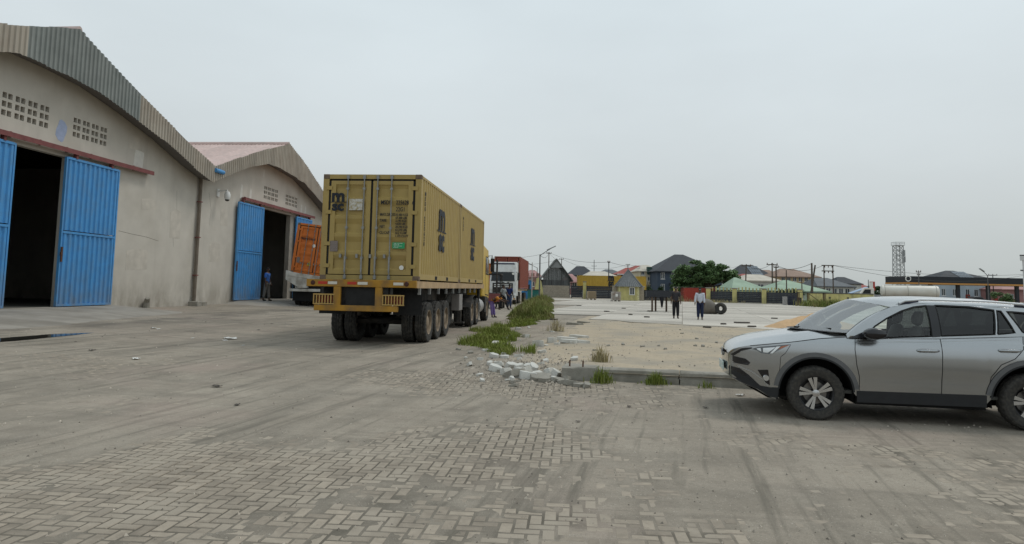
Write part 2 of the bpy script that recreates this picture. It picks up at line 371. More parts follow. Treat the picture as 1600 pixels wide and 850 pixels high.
# --- kerb beam, end block and the sandy ground behind them
KD = Vector((1, -.255, 0)).normalized(); KN = Vector((KD.y, -KD.x, 0)); KN = KN if KN.y < 0 else -KN
def dirt_z(x, y):
    d = (Vector((x, y, 0))-Vector((1, 12.62, 0))).dot(-KN)          # distance behind kerb
    z = lerp(.09, .02, ss(1, 14, d))+.035*noise.noise(Vector((x*.5, y*.5, 1)))+.03*noise.noise(Vector((x*1.7, y*1.7, 4)))+.012*noise.noise(Vector((x*5, y*5, 4)))
    edge = x-(1.15+.115*(y-12.5))+.5*noise.noise(Vector((x*.8, y*.8, 7)))
    k = ss(-2.4, .3, edge)
    if x < 1.6: k *= lerp(ss(.0, 1.6, d), 1, ss(.9, 1.3, x))
    return lerp(ground_z(x, y)-.05, max(z, ground_z(x, y)+.006) if y > 14 else z, k)
dg_ = G(); rows = []
for j in range(150):
    d = -.02+ (j/149)**1.3*27
    rows.append([])
    for i in range(120):
        s = -3.2+i/119*19
        p = Vector((1, 12.62, 0))+KD*s-KN*d
        rows[-1].append((p.x, p.y, dirt_z(p.x, p.y)))
dg_.grid(rows)
def simple_ground(name, c1, c2, c3, c4, sc=.6, dst=(1, 1, 1)):
    m = M(name, c1, .95, .1, 9, .5, 25, spec=.1, dirt=c2, damt=.85, dscale=sc, dstretch=dst); N = m.node_tree.nodes; L = m.node_tree.links
    b = N['Principled BSDF']; src = b.inputs['Base Color'].links[0].from_socket
    tc = N.new('ShaderNodeTexCoord')
    for s, lo, hi, col, amt in ((14, .58, .68, c3, .7), (30, .62, .72, c4, .7)):
        n = N.new('ShaderNodeTexNoise'); n.inputs['Scale'].default_value = s; n.inputs['Detail'].default_value = 6; n.inputs['Roughness'].default_value = .7; L.new(tc.outputs['Object'], n.inputs[0])
        r = N.new('ShaderNodeMapRange'); r.inputs[1].default_value = lo; r.inputs[2].default_value = hi; r.inputs[4].default_value = amt; L.new(n.outputs[0], r.inputs[0])
        x = N.new('ShaderNodeMix'); x.data_type = 'RGBA'; L.new(r.outputs[0], x.inputs[0]); L.new(src, x.inputs[6]); x.inputs[7].default_value = (*col, 1); src = x.outputs[2]
    L.new(src, b.inputs['Base Color']); return m
DM = simple_ground('sandy_dirt', (.41, .345, .258), (.305, .275, .228), (.24, .20, .15), (.52, .45, .35))
tag(dg_.build('sandy_ground', DM, smooth=True, ang=180, norm=False), 'bare sandy ground between kerb beam and concrete yard', 'ground', kind='structure')
CM = M('kerb_concrete', (.29, .272, .235), .9, .16, 7, .5, 40, dirt=(.16, .15, .12), damt=.6, dscale=2.2)
CMW = M('chalky_concrete', (.56, .55, .51), .9, .14, 8, .5, 40, dirt=(.35, .33, .28), damt=.6, dscale=3)
def wobble_beam(g, p0, p1, prof, seg, amp, mi=0):   # prof: (depth behind, z)
    rows = []
    for i in range(seg+1):
        p = p0.lerp(p1, i/seg); rows.append([])
        for k, (d, z) in enumerate(prof):
            q = p-KN*d; nn = noise.noise_vector(Vector((q.x*2.3+k, q.y*2.3, z*6)))*amp
            rows[-1].append((q.x+nn.x, q.y+nn.y, z+nn.z*.6))
    g.grid(rows, mi); n = len(prof)
    k = len(g.v)-(seg+1)*n
    g.f += [list(range(k, k+n)), list(range(k+seg*n, k+seg*n+n))[::-1]]; g.m += [mi, mi]
kz = -.12
for k in range(6):          # kerb cast in lengths, joints between
    s0 = .62+k*1.42; s1 = s0+1.40
    p0 = Vector((1, 12.62, 0))+KD*s0; p1 = Vector((1, 12.62, 0))+KD*s1
    if k == 0: kerb = thing('kerb_beam', 'low grey concrete kerb beam edging the sandy ground beside the silver car', 'kerb', (p0.x, p0.y, 0)); kerb['kind'] = 'structure'
    g = G(); o0 = Vector((kerb.location.x, kerb.location.y, 0))
    wobble_beam(g, p0, p1, [(-.03, kz), (-.02, .04), (0, .045), (.01, .145), (.05, .165), (.24, .17), (.26, .05), (.26, kz)], 14, .018)
    g.v = [(x-o0.x, y-o0.y, z) for x, y, z in g.v]
    g.build('kerb_length', [CM], kerb, smooth=True, ang=40)
g = G(); p0 = Vector((1, 12.62, 0))+KD*-.02; p1 = p0+KD*.62
wobble_beam(g, p0+KN*.14, p1+KN*.14, [(0, kz), (.01, .15), (.05, .175), (.5, .18), (.52, kz)], 10, .03)
o = g.build('concrete_block', CM, smooth=True, ang=40); tag(o, 'weathered concrete stump with rusty rods at the end of the kerb beam', 'concrete block')
for s in (.12, .36):
    g = G(); q = p0+KD*s+KN*.02; g.tube([(q.x, q.y, .1), (q.x+.005, q.y, .29)], .014, 6); g.build('rusty_rod', M('rust', (.10, .05, .03), .9, .3, 20), o)
# --- concrete yard: cast bays with open joints
SLM = simple_ground('yard_concrete', (.52, .485, .43), (.39, .355, .305), (.30, .265, .22), (.62, .59, .54), 1.1, (.10, .9, 1))
# bays differ a little
oi = SLM.node_tree.nodes.new('ShaderNodeObjectInfo'); hv = SLM.node_tree.nodes.new('ShaderNodeHueSaturation'); rr = SLM.node_tree.nodes.new('ShaderNodeMapRange'); rr.inputs[3].default_value = .78; rr.inputs[4].default_value = 1.12
bs = SLM.node_tree.nodes['Principled BSDF']; s_ = bs.inputs['Base Color'].links[0].from_socket
SLM.node_tree.links.new(oi.outputs['Random'], rr.inputs[0]); SLM.node_tree.links.new(rr.outputs[0], hv.inputs['Value']); SLM.node_tree.links.new(s_, hv.inputs['Color']); SLM.node_tree.links.new(hv.outputs[0], bs.inputs['Base Color'])
yard = thing('concrete_yard', 'pale cast concrete yard in long bays', 'ground', (0, 0, 0)); yard['kind'] = 'structure'
YA = R_(14); E1 = Vector((math.cos(YA), -math.sin(YA), 0)); E2 = Vector((math.sin(YA), math.cos(YA), 0))
SZ = .06
def slab_front(x): return interp([(-2, 38), (2, 36.2), (4.1, 34.9), (5.7, 32.6), (7.6, 31.3), (10.1, 29), (14, 27), (30, 20), (60, 15)], x)
def slab_left(y): return 1.2+.062*(y-33)
nb = 0
for i in range(-8, 22):
    for j in range(6, 40):
        c0 = E1*(i*4.6); lo, hi = j*2.9, (j+1)*2.9-.10
        mid = E1*(i*4.6+2.3)+E2*((lo+hi)/2)
        if mid.y > 103 or mid.y < 18 or mid.x > 49: continue
        if mid.x < slab_left(mid.y)+1.2: continue
        # clip the front bay to the ragged edge
        f = slab_front(mid.x); fl = (f-mid.x*(-math.tan(YA)))
        front = mid.y-(hi-lo)/2
        if mid.y+(hi-lo)/2 < f: continue
        if front < f: lo += (f-front)
        if hi-lo < .25: continue
        if mid.x/mid.y > .85: continue
        g = G()
        n = 10; top = []
        a0, a1 = i*4.6+.012, i*4.6+4.588
        ragged = .12 if front < f else .0
        ring = []
        for k in range(n+1):
            a_ = lerp(a0, a1, k/n); b_ = j*2.9; q = E1*a_+E2*b_; need = slab_front(q.x)
            if q.y < need: b_ += (need-q.y)/E2.y+.2*noise.noise(Vector((q.x*1.7, q.y*.2, 2)))
            ring.append((a_, min(b_, hi-.05)))
        ring += [(a1, hi), (a0, hi)]
        vs = []
        dz = random.uniform(-.008, .008)
        for (a, b_) in ring: q = E1*a+E2*b_; vs.append((q.x, q.y, SZ+dz))
        vs += [(x, y, -.14) for x, y, z in vs]; m_ = len(ring)
        g.add(vs, [tuple(range(m_))]+[(k, (k+1) % m_, m_+(k+1) % m_, m_+k) for k in range(m_)])
        g.build('concrete_bay', SLM, yard); nb += 1
print('bays', nb, 'pavers', len(cells))
# ================================================================== WAREHOUSES (local x = along the front, y = inward, z up)
WALL = M('render_wall', (.525, .488, .43), .9, .07, 1.2, .12, 30, dirt=(.40, .365, .31), damt=.6, dscale=.5, dlo=.5, dhi=.72)
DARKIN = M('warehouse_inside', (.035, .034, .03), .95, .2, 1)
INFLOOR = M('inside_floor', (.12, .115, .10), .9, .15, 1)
BLUE = M('blue_door_paint', (.06, .27, .58), .5, .08, 3, dirt=(.10, .22, .38), damt=.4, dscale=2.5, spec=.4)
TAN = M('tan_sheet', (.37, .33, .275), .6, .12, 2, dirt=(.28, .23, .18), damt=.5, dscale=1.2, stretch=(1, 1, .2), rnd=.09)
GREEN = M('greygreen_sheet', (.225, .240, .228), .55, .1, 2, dirt=(.16, .18, .17), damt=.4, dscale=1.2, rnd=.08)
PINK = M('faded_roof_sheet', (.54, .42, .39), .6, .1, 3, dirt=(.40, .36, .33), damt=.5, dscale=.8, rnd=.07)
REDST = M('red_oxide_steel', (.19, .065, .062), .7, .2, 4)
APRON = M('apron_concrete', (.30, .275, .238), .9, .14, 1.5, .3, 25, dirt=(.20, .18, .15), damt=.8, dscale=.7)
zdirt(WALL, .4, 2.0, (.23, .205, .165), .75, 1.3, (1, 1, .5), ((1.6, (1, 1, .06)), .55, .75, .28, (.33, .305, .265)))
zdirt(BLUE, .5, 2.0, (.20, .19, .17), .6, 2.0, (1, 1, .4), ((2.2, (1, 1, .10)), .56, .72, .5, (.10, .20, .32)))
WU = -19.0
WRZ = math.pi/2-AL
def corr(g, x0, x1, zlo, zhi, y, pitch, depth, mi=0, slope=None):
    """vertical trapezoid corrugation between x0,x1; zlo/zhi functions of x"""
    n = max(1, round((x1-x0)/pitch)); pts = []
    for i in range(n):
        a = x0+(x1-x0)*i/n; w = (x1-x0)/n
        pts += [(a, 0), (a+w*.35, 0), (a+w*.5, depth), (a+w*.85, depth)]
    pts.append((x1, 0))
    g.grid([[(x, y-d, zlo(x)) for x, d in pts], [(x, y-d, zhi(x)) for x, d in pts]], mi)
def warehouse(label, v0, v1, top, bot, doors, vents, colours, roof_mat, leaves, wall_holes_extra=()):
    root = thing('warehouse', label, 'warehouse', P(WU, 0, 0), WRZ, 'twin warehouses')
    FY = -.8                                   # fascia stands out over the wall
    # --- front wall
    outer = [(v0, -.3), (v1, -.3)]+[(x, z+.25) for x, z in reversed([(v0, interp(bot, v0))]+[p for p in bot if v0 < p[0] < v1]+[(v1, interp(bot, v1))])]
    holes = [[(a, .5), (b, .5), (b, 6.12), (a, 6.12)] for a, b in doors]
    for (vx0, vx1, vz0, vz1) in vents:
        gw = (vx1-vx0)/4
        for gi in range(4):
            for c in range(2):
                for r in range(3):
                    x0 = vx0+gi*gw+c*gw*.42; w = gw*.33; z0 = vz0+r*(vz1-vz0)/3; h = (vz1-vz0)/3*.66
                    holes.append([(x0, z0), (x0+w, z0), (x0+w, z0+h), (x0, z0+h)])
    g = G(); g.slab(outer, holes, lambda a, b, c: (a, c, b), 0, .24); g.build('front_wall', WALL, root)
    # --- body
    ze = interp(top, v1)-.15; va = max(top, key=lambda p: p[1])[0]; za = max(p[1] for p in top)
    D = 42
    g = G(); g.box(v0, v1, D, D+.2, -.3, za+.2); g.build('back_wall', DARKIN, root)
    g = G(); g.box(v0+.003, v0+.2, .24, D, -.3, interp(top, v0)-.1); g.build('side_wall', WALL, root)
    g = G(); g.box(v1-.2, v1-.003, .24, D, -.3, interp(top, v1)-.1); g.build('side_wall', WALL, root)
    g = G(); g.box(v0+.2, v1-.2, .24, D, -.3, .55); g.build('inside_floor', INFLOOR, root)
    # --- roof: ribbed sheets laid from ridge to eave
    for (xa, za_, xb, zb) in ((va, za, v0, interp(top, v0)), (va, za, v1, interp(top, v1))):
        src = None; pitch = .25; sw = 1.0
        for k in range(int((D+.8)/sw)):
            if src is None:
                g = G(); pts = []
                for i in range(4):
                    pts += [(i*pitch, 0), (i*pitch+.17, 0), (i*pitch+.19, .035), (i*pitch+.23, .035)]
                pts.append((sw, 0))
                nrow = 2
                g.grid([[(lerp(xa, xb, t), FY+.05+y, lerp(za_, zb, t)+dz-.02) for y, dz in pts] for t in (0, .5, 1)])
                src = g.build('roof_sheet', roof_mat, root)
            else: shared('roof_sheet', src, root, (0, k*sw, random.uniform(0, .012)))
    for xb in (v0, v1):  # liner slabs added under the roof to stop light leaking inside
        g = G(); zb__ = interp(top, xb)
        g.add([(va, .05, za-.12), (va, D, za-.12), (xb, D, zb__-.12), (xb, .05, zb__-.12), (va, .05, za-.2), (va, D, za-.2), (xb, D, zb__-.2), (xb, .05, zb__-.2)], [(0, 1, 2, 3), (7, 6, 5, 4), (0, 4, 5, 1), (1, 5, 6, 2), (2, 6, 7, 3), (3, 7, 4, 0)]); g.build('light_block_liner', DARKIN, root)
    g = G(); g.slab([(v0, interp(bot, v0)+.2)]+[(p[0], p[1]+.2) for p in bot if v0 < p[0] < v1]+[(v1, interp(bot, v1)+.2), (v1, interp(top, v1)-.08), (va, za-.08), (v0, interp(top, v0)-.08)], [], lambda a, b, c: (a, c, b), .06, .2); g.build('gable_infill', WALL, root)
    # underside / ridge cap
    g = G(); g.tube([(va, FY, za+.02), (va, D, za+.02)], .14, 8); g.build('ridge_cap', roof_mat, root)
    # --- fascia sheets
    zt = lambda x: interp(top, x)
    zb_ = lambda x: interp(bot, x)
    x = v0
    k = 0
    while x < v1-.05:
        x1 = min(v1, x+.86); mat = GREEN
        for a, b, m_ in colours:
            if a <= (x+x1)/2 < b: mat = m_
        g = G(); j0, j1, dy = random.uniform(-.03, .03), random.uniform(-.03, .03), random.uniform(0, .015)
        knots = [x]+[p[0] for p in top if x+.02 < p[0] < x1-.02]+[x1]
        corr(g, x, x1, lambda q: zb_(q)+j0, lambda q: zt(q)+.05+j1, FY-dy, .215, .045)
        o = g.build('fascia_sheet', mat, root); x = x1; k += 1
    # soffit closing the overhang
    g = G(); pts = [v0]+[p[0] for p in bot if v0 < p[0] < v1]+[v1]
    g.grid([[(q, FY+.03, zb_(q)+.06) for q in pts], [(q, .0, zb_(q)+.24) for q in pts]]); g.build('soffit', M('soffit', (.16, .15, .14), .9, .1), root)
    # --- sliding leaves on a red rail
    for (a, b, r0, r1) in leaves:
        lf = None
        g = G(); corr(g, a+.05, b-.05, lambda q: .62, lambda q: 3.26, -.17, .27, .05); corr(g, a+.05, b-.05, lambda q: 3.38, lambda q: 6.05, -.17, .27, .05)
        lf = g.build('sliding_door', BLUE, root)
        g = G()
        g.box(a, a+.07, -.235, -.14, .57, 6.1); g.box(b-.07, b, -.235, -.14, .57, 6.1)
        for z in (.57, 3.26, 6.03): g.box(a+.07, b-.07, -.24, -.14, z, z+.085)
        g.build('door_frame', BLUE, lf)
        g = G(); g.box(a+.02, a+.09, -.28, -.24, 2.2, 2.75); g.box(a-.02, a+.05, -.30, -.25, 2.45, 2.55); g.build('bolt', M('rust', (.1, .05, .03)), lf)
        for q in (a+.5, b-.5): g = G(); g.box(q-.05, q+.05, -.26, -.12, 6.1, 6.32); g.build('hanger', REDST, lf)
        if r1 > r0:
            g = G(); g.box(r0, r1, -.31, -.06, 6.31, 6.42); g.box(r0, r1, -.31, -.285, 6.25, 6.31)
            q = r0+.4
            while q < r1: g.box(q, q+.06, -.06, -.001, 6.3, 6.5); q += 1.3
            g.build('door_rail', REDST, root)
    return root
topA = [(12.9, 7.35), (19.5, 9.55), (22.95, 10.70), (26.46, 9.36), (30.2, 8.1), (32.86, 7.35)]
botA = [(12.9, 6.5), (16.5, 7.8), (19.6, 8.72), (20.3, 8.9), (22.4, 8.85), (24.15, 8.72), (26.3, 8.3), (28.8, 7.7), (31.3, 6.92), (32.86, 6.55)]
topB = [(32.9, 7.4), (36.9, 8.85), (41.7, 10.42), (44.8, 9.5), (47.7, 8.3), (50.6, 7.3)]
botB = [(32.9, 6.65), (36.6, 8.02), (39, 8.66), (40.8, 8.64), (44.35, 8.35), (47.8, 7.4), (50.6, 6.5)]
vz = lambda x0, y0, x1, y1: (onu(x0, (y0+y1)/2, WU)[0], onu(x1, (y0+y1)/2, WU)[0])
whA = warehouse('pale rendered warehouse with grey green gable sheets, standing beside the puddle', 12.9, 32.86, topA, botA, [(18.9, 23.85)],
                [(20.72, 22.9, 6.98, 7.86), (24.0, 26.0, 6.98, 7.80)], [(12.9, 20.25, TAN), (20.25, 26.4, GREEN), (26.4, 33, TAN)], PINK,
                [(18.2, 21.2, 0, 0), (23.52, 26.52, 16.8, 28.7)])
whB = warehouse('pale rendered warehouse with all tan gable sheets and faded roof, next to the downpipe', 32.9, 50.6, topB, botB, [(39.7, 44.9)],
                [(40.2, 42.3, 6.75, 7.6), (43.4, 45.4, 6.75, 7.5)], [(32, 51, TAN)], PINK,
                [(36.75, 39.9, 0, 0), (44.85, 47.6, 37.3, 47.9)])
# details on A
g = G(); g.slab([(29.0+.25, 5.95+.6), (29.9, 6.5), (29.95, 7.2), (29.35, 7.25)], [], lambda a, b, c: (a-1.6, c, b), 0, -.004); g.build('paint_patch', M('white_patch', (.62, .60, .55), .9, .08), whA)
g = G(); pts = [(23.42+.26*math.cos(a)+.05*math.sin(3*a), 7.05+.42*math.sin(a)) for a in [i*.5236 for i in range(12)]]; g.slab(pts, [], lambda a, b, c: (a, c, b), 0, -.004); g.build('paint_patch', M('blue_smear', (.33, .38, .52), .9, .1), whA)
for x, z, w, h in ((26.75, 3.2, .08, 1.1), (26.8, 4.4, .05, .8)):
    g = G(); g.slab([(x, z), (x+w, z+.2), (x+w*.7, z+h), (x-.02, z+h*.8)], [], lambda a, b, c: (a, c, b), 0, -.003); g.build('rust_stain', M('rust_stain', (.34, .22, .15), .95, .2, 8), whA)
for x, z, w, h in ((37.2, 6.35, .3, .85), (38.3, 6.4, .3, .7), (45.9, 6.35, .3, .75), (46.6, 6.3, .3, .75), (40.0, 8.0, .12, .5)):
    g = G(); g.slab([(x, z), (x+w, z+.02), (x+w, z+h*.9), (x+w*.4, z+h)], [], lambda a, b, c: (a, c, b), 0, -.004); g.build('paint_patch', MATS['white_patch'], whB)
for (wh, x, z, w, h) in ((whA, 27.6, 2.0, 1.5, .9), (whA, 30.6, 3.6, .9, 1.3), (whA, 28.4, 4.7, 1.1, .5), (whB, 34.2, 2.6, 1.2, 1.0), (whB, 35.2, 4.6, .8, .9), (whA, 27.2, 7.2, 1.0, .6)):
    rr_ = random.Random(x); g = G(); g.slab([(x+rr_.uniform(0, .1), z), (x+w, z+rr_.uniform(0, .1)), (x+w-rr_.uniform(0, .15), z+h), (x+w*.5, z+h*1.08), (x, z+h*.92)], [], lambda a, b, c: (a, c, b), 0, -.005); g.build('render_repair', M('render_repair', (.53, .487, .425), .95, .1, 3, dirt=(.40, .37, .32), damt=.5), wh)
for (wh, pts) in ((whA, [(27.0, 3.62), (27.9, 3.55), (28.9, 3.5), (29.8, 3.38)]), (whA, [(31.0, 5.9), (31.1, 4.9), (30.85, 4.1), (31.0, 3.2)]), (whB, [(33.9, 6.2), (34.2, 5.3), (34.1, 4.5)])):
    g = G(); l = []
    for i, (x, z) in enumerate(pts): l.append((x, z))
    g.grid([[(x, -.002, z) for x, z in l], [(x+.012, -.002, z+.014) for x, z in l]]); g.build('crack', M('crack_dark', (.14, .125, .10), .95, .1), wh)
g = G(); g.box(44.25, 44.85, -.02, .26, .5, 6.13); g.build('door_jamb', M('jamb', (.30, .27, .23), .9, .15, 4), whB)
# downpipe at the valley
dp = thing('downpipe', 'brown downpipe in the corner between the two warehouses', 'pipe', P(WU+.13, 32.85, .36), WRZ)
g = G(); g.tube([(0, 0, .1), (0, 0, 6.25), (0, .05, 6.6)], .085, 10); g.build('pipe', M('pipe_paint', (.17, .14, .11), .8, .2, 3), dp, smooth=True)
g = G()
for z in (1.5, 3.4, 5.2): g.box(-.11, .11, -.10, .1, z, z+.05)
g.build('bracket', REDST, dp)
g = G(); g.box(-.55, -.1, -.5, 0, -.06, .24); g.box(.05, .5, -.42, .02, -.06, .2); g.build('concrete_footing', CM, dp, bevel=.03)
g = G(); g.tube([(-.05, -.75, 6.85), (.75, -.75, 6.85)], .11, 10); g.build('blue_outlet', BLUE, dp)
# security camera
cc = thing('security_camera', 'white dome security camera on a bracket on the warehouse wall', 'camera', P(WU, onu(340, 303, WU)[0], onu(340, 303, WU)[1]), WRZ)
g = G(); g.box(-.12, .12, -.05, -.002, -.15, .25); g.bar((0, -.03, .15), (0, -.55, .2), .07, .07); g.build('bracket', M('cam_white', (.7, .7, .68), .5, .05), cc)
g = G(); g.lathe([(0, -.34), (.12, -.3), (.16, -.2), (.16, -.02), (.1, .12), (0, .16)], 14, (0, -.55, 0)); g.build('housing', MATS['cam_white'], cc, smooth=True)
g = G(); g.lathe([(0, -.40), (.09, -.37), (.121, -.3)], 12, (0, -.55, 0)); g.build('dome', M('black_plastic', (.02, .02, .02), .3, .1), cc, smooth=True)
# ramps (aprons) in front of the two doors
def apron(label, a0, a1, out, skew):
    g = G(); rows = []
    for i in range(25):
        x = lerp(a0, a1, i/24); rows.append([])
        e_ = min(1, min(i, 24-i)/3.0)
        for k in range(9):
            t = k/8; d = lerp(-.02, out+skew*(i/24), t)
            q = P(WU+d, x); z = zg(q.x, q.y)
            zz = lerp(.55, z-.02, t**1.15)*1.0
            zz = max(lerp(z-.03, zz, ss(0, 1, e_)), z-.05)+.012*noise.noise(Vector((x*.8, d*.8, 0)))*(k > 0)
            rows[-1].append((q.x, q.y, zz))
    g.grid(rows)
    o = g.build('ramp', APRON, smooth=True, ang=180, norm=False); tag(o, label, 'ramp', kind='structure')
apron('concrete ramp up to the first warehouse door', 15.5, 28.3, 4.6, -1.5)
apron('concrete ramp up to the second warehouse door', 35.6, 49.0, 3.4, 0)
g = G(); q = P(WU+.15, 29.0); g.tube([(q.x, q.y, .2), (q.x, q.y, .62), (q.x+.08, q.y-.1, .8)], .16, 8, r1=.1); o = g.build('broken_stump', CM); tag(o, 'small broken concrete stump at the foot of the first warehouse wall', 'stump')
# ================================================================== SHIPPING CONTAINERS (local x right, y length away, z up; door end at y=0)
STEEL = M('galvanised_rod', (.27, .27, .26), .5, .15, 10, metal=.6)
RUBBER = M('black_rubber', (.018, .018, .018), .85, .2, 8)
BLACKT = M('black_print', (.018, .022, .03), .7, .2, 12)
WHITET = M('white_print', (.75, .74, .70), .7, .08)
def container(label, loc, rz, W, L, Hh, mat, det=2, group=None, post=None, rx=0, ry=0, cat='container'):
    r = thing('shipping_container', label, cat, loc, rz, group); r.rotation_euler = (rx, ry, rz)
    x0, x1 = -W/2, W/2; post = post or mat; c = .17
    for xx in (x0, x1):
        for yy in (0, L):
            g = G(); a = xx if xx < 0 else xx-c; b_ = yy if yy == 0 else yy-c
            g.box(a+.012*(xx > 0), a+c-.012*(xx < 0), b_+.012, b_+c-.012, .12, Hh-.12); g.build('corner_post', post, r)
            for z in (0, Hh-.125):
                g = G(); g.box(a, a+c, b_, b_+c, z, z+.125); g.build('corner_casting', M('casting', (.16, .115, .08), .8, .25, 8), r, bevel=.012)
    for xx, s in ((x0, 1), (x1, -1)):
        g = G(); g.box(*sorted((xx+s*.005, xx+s*.06)), c, L-c, .04, .19); o = g.build('bottom_rail', post, r)
        g = G(); g.box(*sorted((xx+s*.005, xx+s*.06)), c, L-c, Hh-.08, Hh-.015); g.build('top_rail', post, r)
        # corrugated side
        g = G(); n = max(6, round((L-2*c)/.278)); pts = []
        for i in range(n):
            y = c+(L-2*c)*i/n; w = (L-2*c)/n
            pts += [(y, .005), (y+w*.26, .005), (y+w*.5, .045), (y+w*.76, .045)]
        pts.append((L-c, .005))
        g.grid([[(xx+s*(d+.004), y, .185) for y, d in pts], [(xx+s*(d+.004), y, Hh-.07) for y, d in pts]])
        g.build('side_wall', mat, r)
        if det > 1:
            for yy in (L*.36, L*.64):
                g = G(); g.box(*sorted((xx+s*.0, xx+s*.02)), yy-.16, yy+.16, .055, .16); g.build('fork_pocket', M('hole_dark', (.01, .01, .01), .9), r)
    g = G(); g.box(x0+.06, x1-.06, .05, L-.05, Hh-.06, Hh-.02); g.build('roof', mat, r)
    g = G(); g.box(x0+.06, x1-.06, .1, L-.05, .1, .17); g.build('floor', RUBBER, r)
    # front wall
    g = G(); pts = []; n = 9
    for i in range(n):
        x = x0+c+(W-2*c)*i/n; w = (W-2*c)/n; pts += [(x, 0), (x+w*.3, 0), (x+w*.5, .05), (x+w*.8, .05)]
    pts.append((x1-c, 0))
    g.grid([[(x, L-.02-d, .12) for x, d in pts], [(x, L-.02-d, Hh-.1) for x, d in pts]]); g.build('end_wall', mat, r)
    # door end
    g = G(); g.box(x0+c, x1-c, .01, .1, Hh-.125, Hh-.005); g.build('door_header', post, r)
    g = G(); g.box(x0+c, x1-c, .01, .1, .0, .13); g.build('door_sill', post, r)
    zb, zt = .15, Hh-.175
    for s in (-1, 1):
        a, b_ = (x0+c+.05, -.03) if s < 0 else (.03, x1-c-.05)
        # pressed door leaf: recessed bands
        g = G(); fr = .13
        zs = [zb]; nb = 5; band = (zt-zb-.1)/nb
        prof = [(zb, 0.0), (zb+.10, 0.0)]
        for k in range(nb):
            z = zb+.06+k*band
            prof += [(z+.06, .0), (z+.10, .045), (z+band-.16, .045), (z+band-.02, .0)]
        prof = sorted(set(prof)); prof.append((zt, 0))
        inner0, inner1 = a+fr, b_-fr
        g.grid([[(inner0, .02+d, z) for z, d in prof], [(inner0+.03, .02+d, z) for z, d in prof], [(inner1-.03, .02+d, z) for z, d in prof], [(inner1, .02+d, z) for z, d in prof]])
        g.box(a, inner0, .012, .05, zb, zt); g.box(inner1, b_, .012, .05, zb, zt); g.box(inner0, inner1, .012, .05, zt-.10, zt); g.box(inner0, inner1, .012, .05, zb, zb+.1)
        g.box(inner0-.01, inner1+.01, .075, .085, zb, zt)
        d = g.build('door', mat, r)
        if det > 0:
            g = G(); g.box(a-.046, a, .022, .06, zb, zt); g.box(b_, b_+(.029 if s < 0 else .046), .022, .06, zb, zt); g.box(a, b_, .022, .06, zt, zt+.028); g.build('gasket', RUBBER, d)
            for q in ((.43, .84) if s < 0 else (.12, .47)):
                x = lerp(a, b_, q)
                rod = G(); rod.tube([(x, -.022, .03), (x, -.022, Hh-.05)], .017, 8); ro = rod.build('lock_rod', STEEL, d, smooth=True)
                if det > 1:
                    for z in (.03, Hh-.13): g = G(); g.box(x-.035, x+.035, -.042, .011, z, z+.10); g.build('cam_keeper', STEEL, ro)
                    for z in (.55, Hh*.48, Hh-.42): g = G(); g.box(x-.035, x+.035, -.042, .012, z, z+.06); g.build('rod_bracket', STEEL, ro)
                    hx = x+(.30 if q < .5 else -.0)
                    g = G(); g.box(x-.02, x+.02, -.062, -.04, .2, .62); g.box(x-.17, x-.11, -.03, .012, .58, .68); g.build('handle', STEEL, ro)
            for z in (.32, .9, Hh*.62, Hh-.42):
                xx = a-.07 if s < 0 else b_+.07
                g = G(); g.box(xx-.06, xx+.10 if s < 0 else xx+.06, -.012, .011, z, z+.1) if s < 0 else g.box(xx-.10, xx+.06, -.012, .011, z, z+.1); g.build('hinge', post, d)
    return r
TANC = M('tan_container_paint', (.37, .268, .09), .55, .07, 3, dirt=(.30, .21, .085), damt=.4, dscale=2, spec=.35, dstretch=(1, 1, .35))
SC_ = 1.09
TRZ = -AL
CW, CL, CH = 2.66, 6.32, 2.80
UC = -5.335
c1 = container('tan shipping container with green sticker on its doors, at the rear of the yellow trailer', P(UC, 17.55, 1.695), TRZ, CW, CL, CH, TANC, 2, 'tan containers on the trailer')
c2 = container('tan shipping container behind the yellow truck cab, at the front of the trailer', P(UC, 17.55+CL+.12, 1.695), TRZ, CW, CL, CH, TANC, 2, 'tan containers on the trailer')
def door_T(x, z, y=-.0): return frame((x, y, z), (1, 0, 0), (0, 0, 1))
def side_T(y, z, W=CW): return frame((W/2+.003, y, z), (0, 1, 0), (0, 0, 1))
def msc_logo(par, T, s, mat=BLACKT, bw=.045):
    text('m', s*1.25, mat, par, T @ Matrix.Translation((0, s*.16, 0)), bold=bw*s, sx=1.06, align='CENTER')
    text('sc', s*1.02, mat, par, T @ Matrix.Translation((0, -s*.52, 0)), bold=bw*s, sx=1.06, align='CENTER')
    g = G(); g.T = T; g.box(-s*.72, s*.72, s*.06, s*.105, 0, .002); g.build('logo_line', mat, par)
DY = .006
msc_logo(c1, door_T(-CW/2+.42, CH-.78, DY), .36)
text('MSDU', .158, BLACKT, c1, door_T(.25, CH-.80, DY), bold=.002, sx=.72)
text('225628', .158, BLACKT, c1, door_T(.66, CH-.80, DY), bold=.002, sx=.72)
text('6', .158, BLACKT, c1, door_T(1.09, CH-.80, DY), bold=.002, sx=.72)
text('22G1', .158, BLACKT, c1, door_T(.66, CH-.98, DY), bold=.002, sx=.72)
for k, (a, b_) in enumerate((('MAX.GROSS', '30.480 KGS'), ('', '67.200 LBS'), ('TARE', '2.190 KGS'), ('', '4.830 LBS'), ('NET', '28.290 KGS'), ('', '62.370 LBS'), ('CU.CAP', '33.2 CU.M'), ('', '1.172 CU.FT'))):
    z = CH-1.10-k*.08
    if a: text(a, .105, BLACKT, c1, door_T(.24, z, DY), sx=.72, bold=.002)
    text(b_, .085, BLACKT, c1, door_T(.66, z, DY), sx=.8, bold=.002)
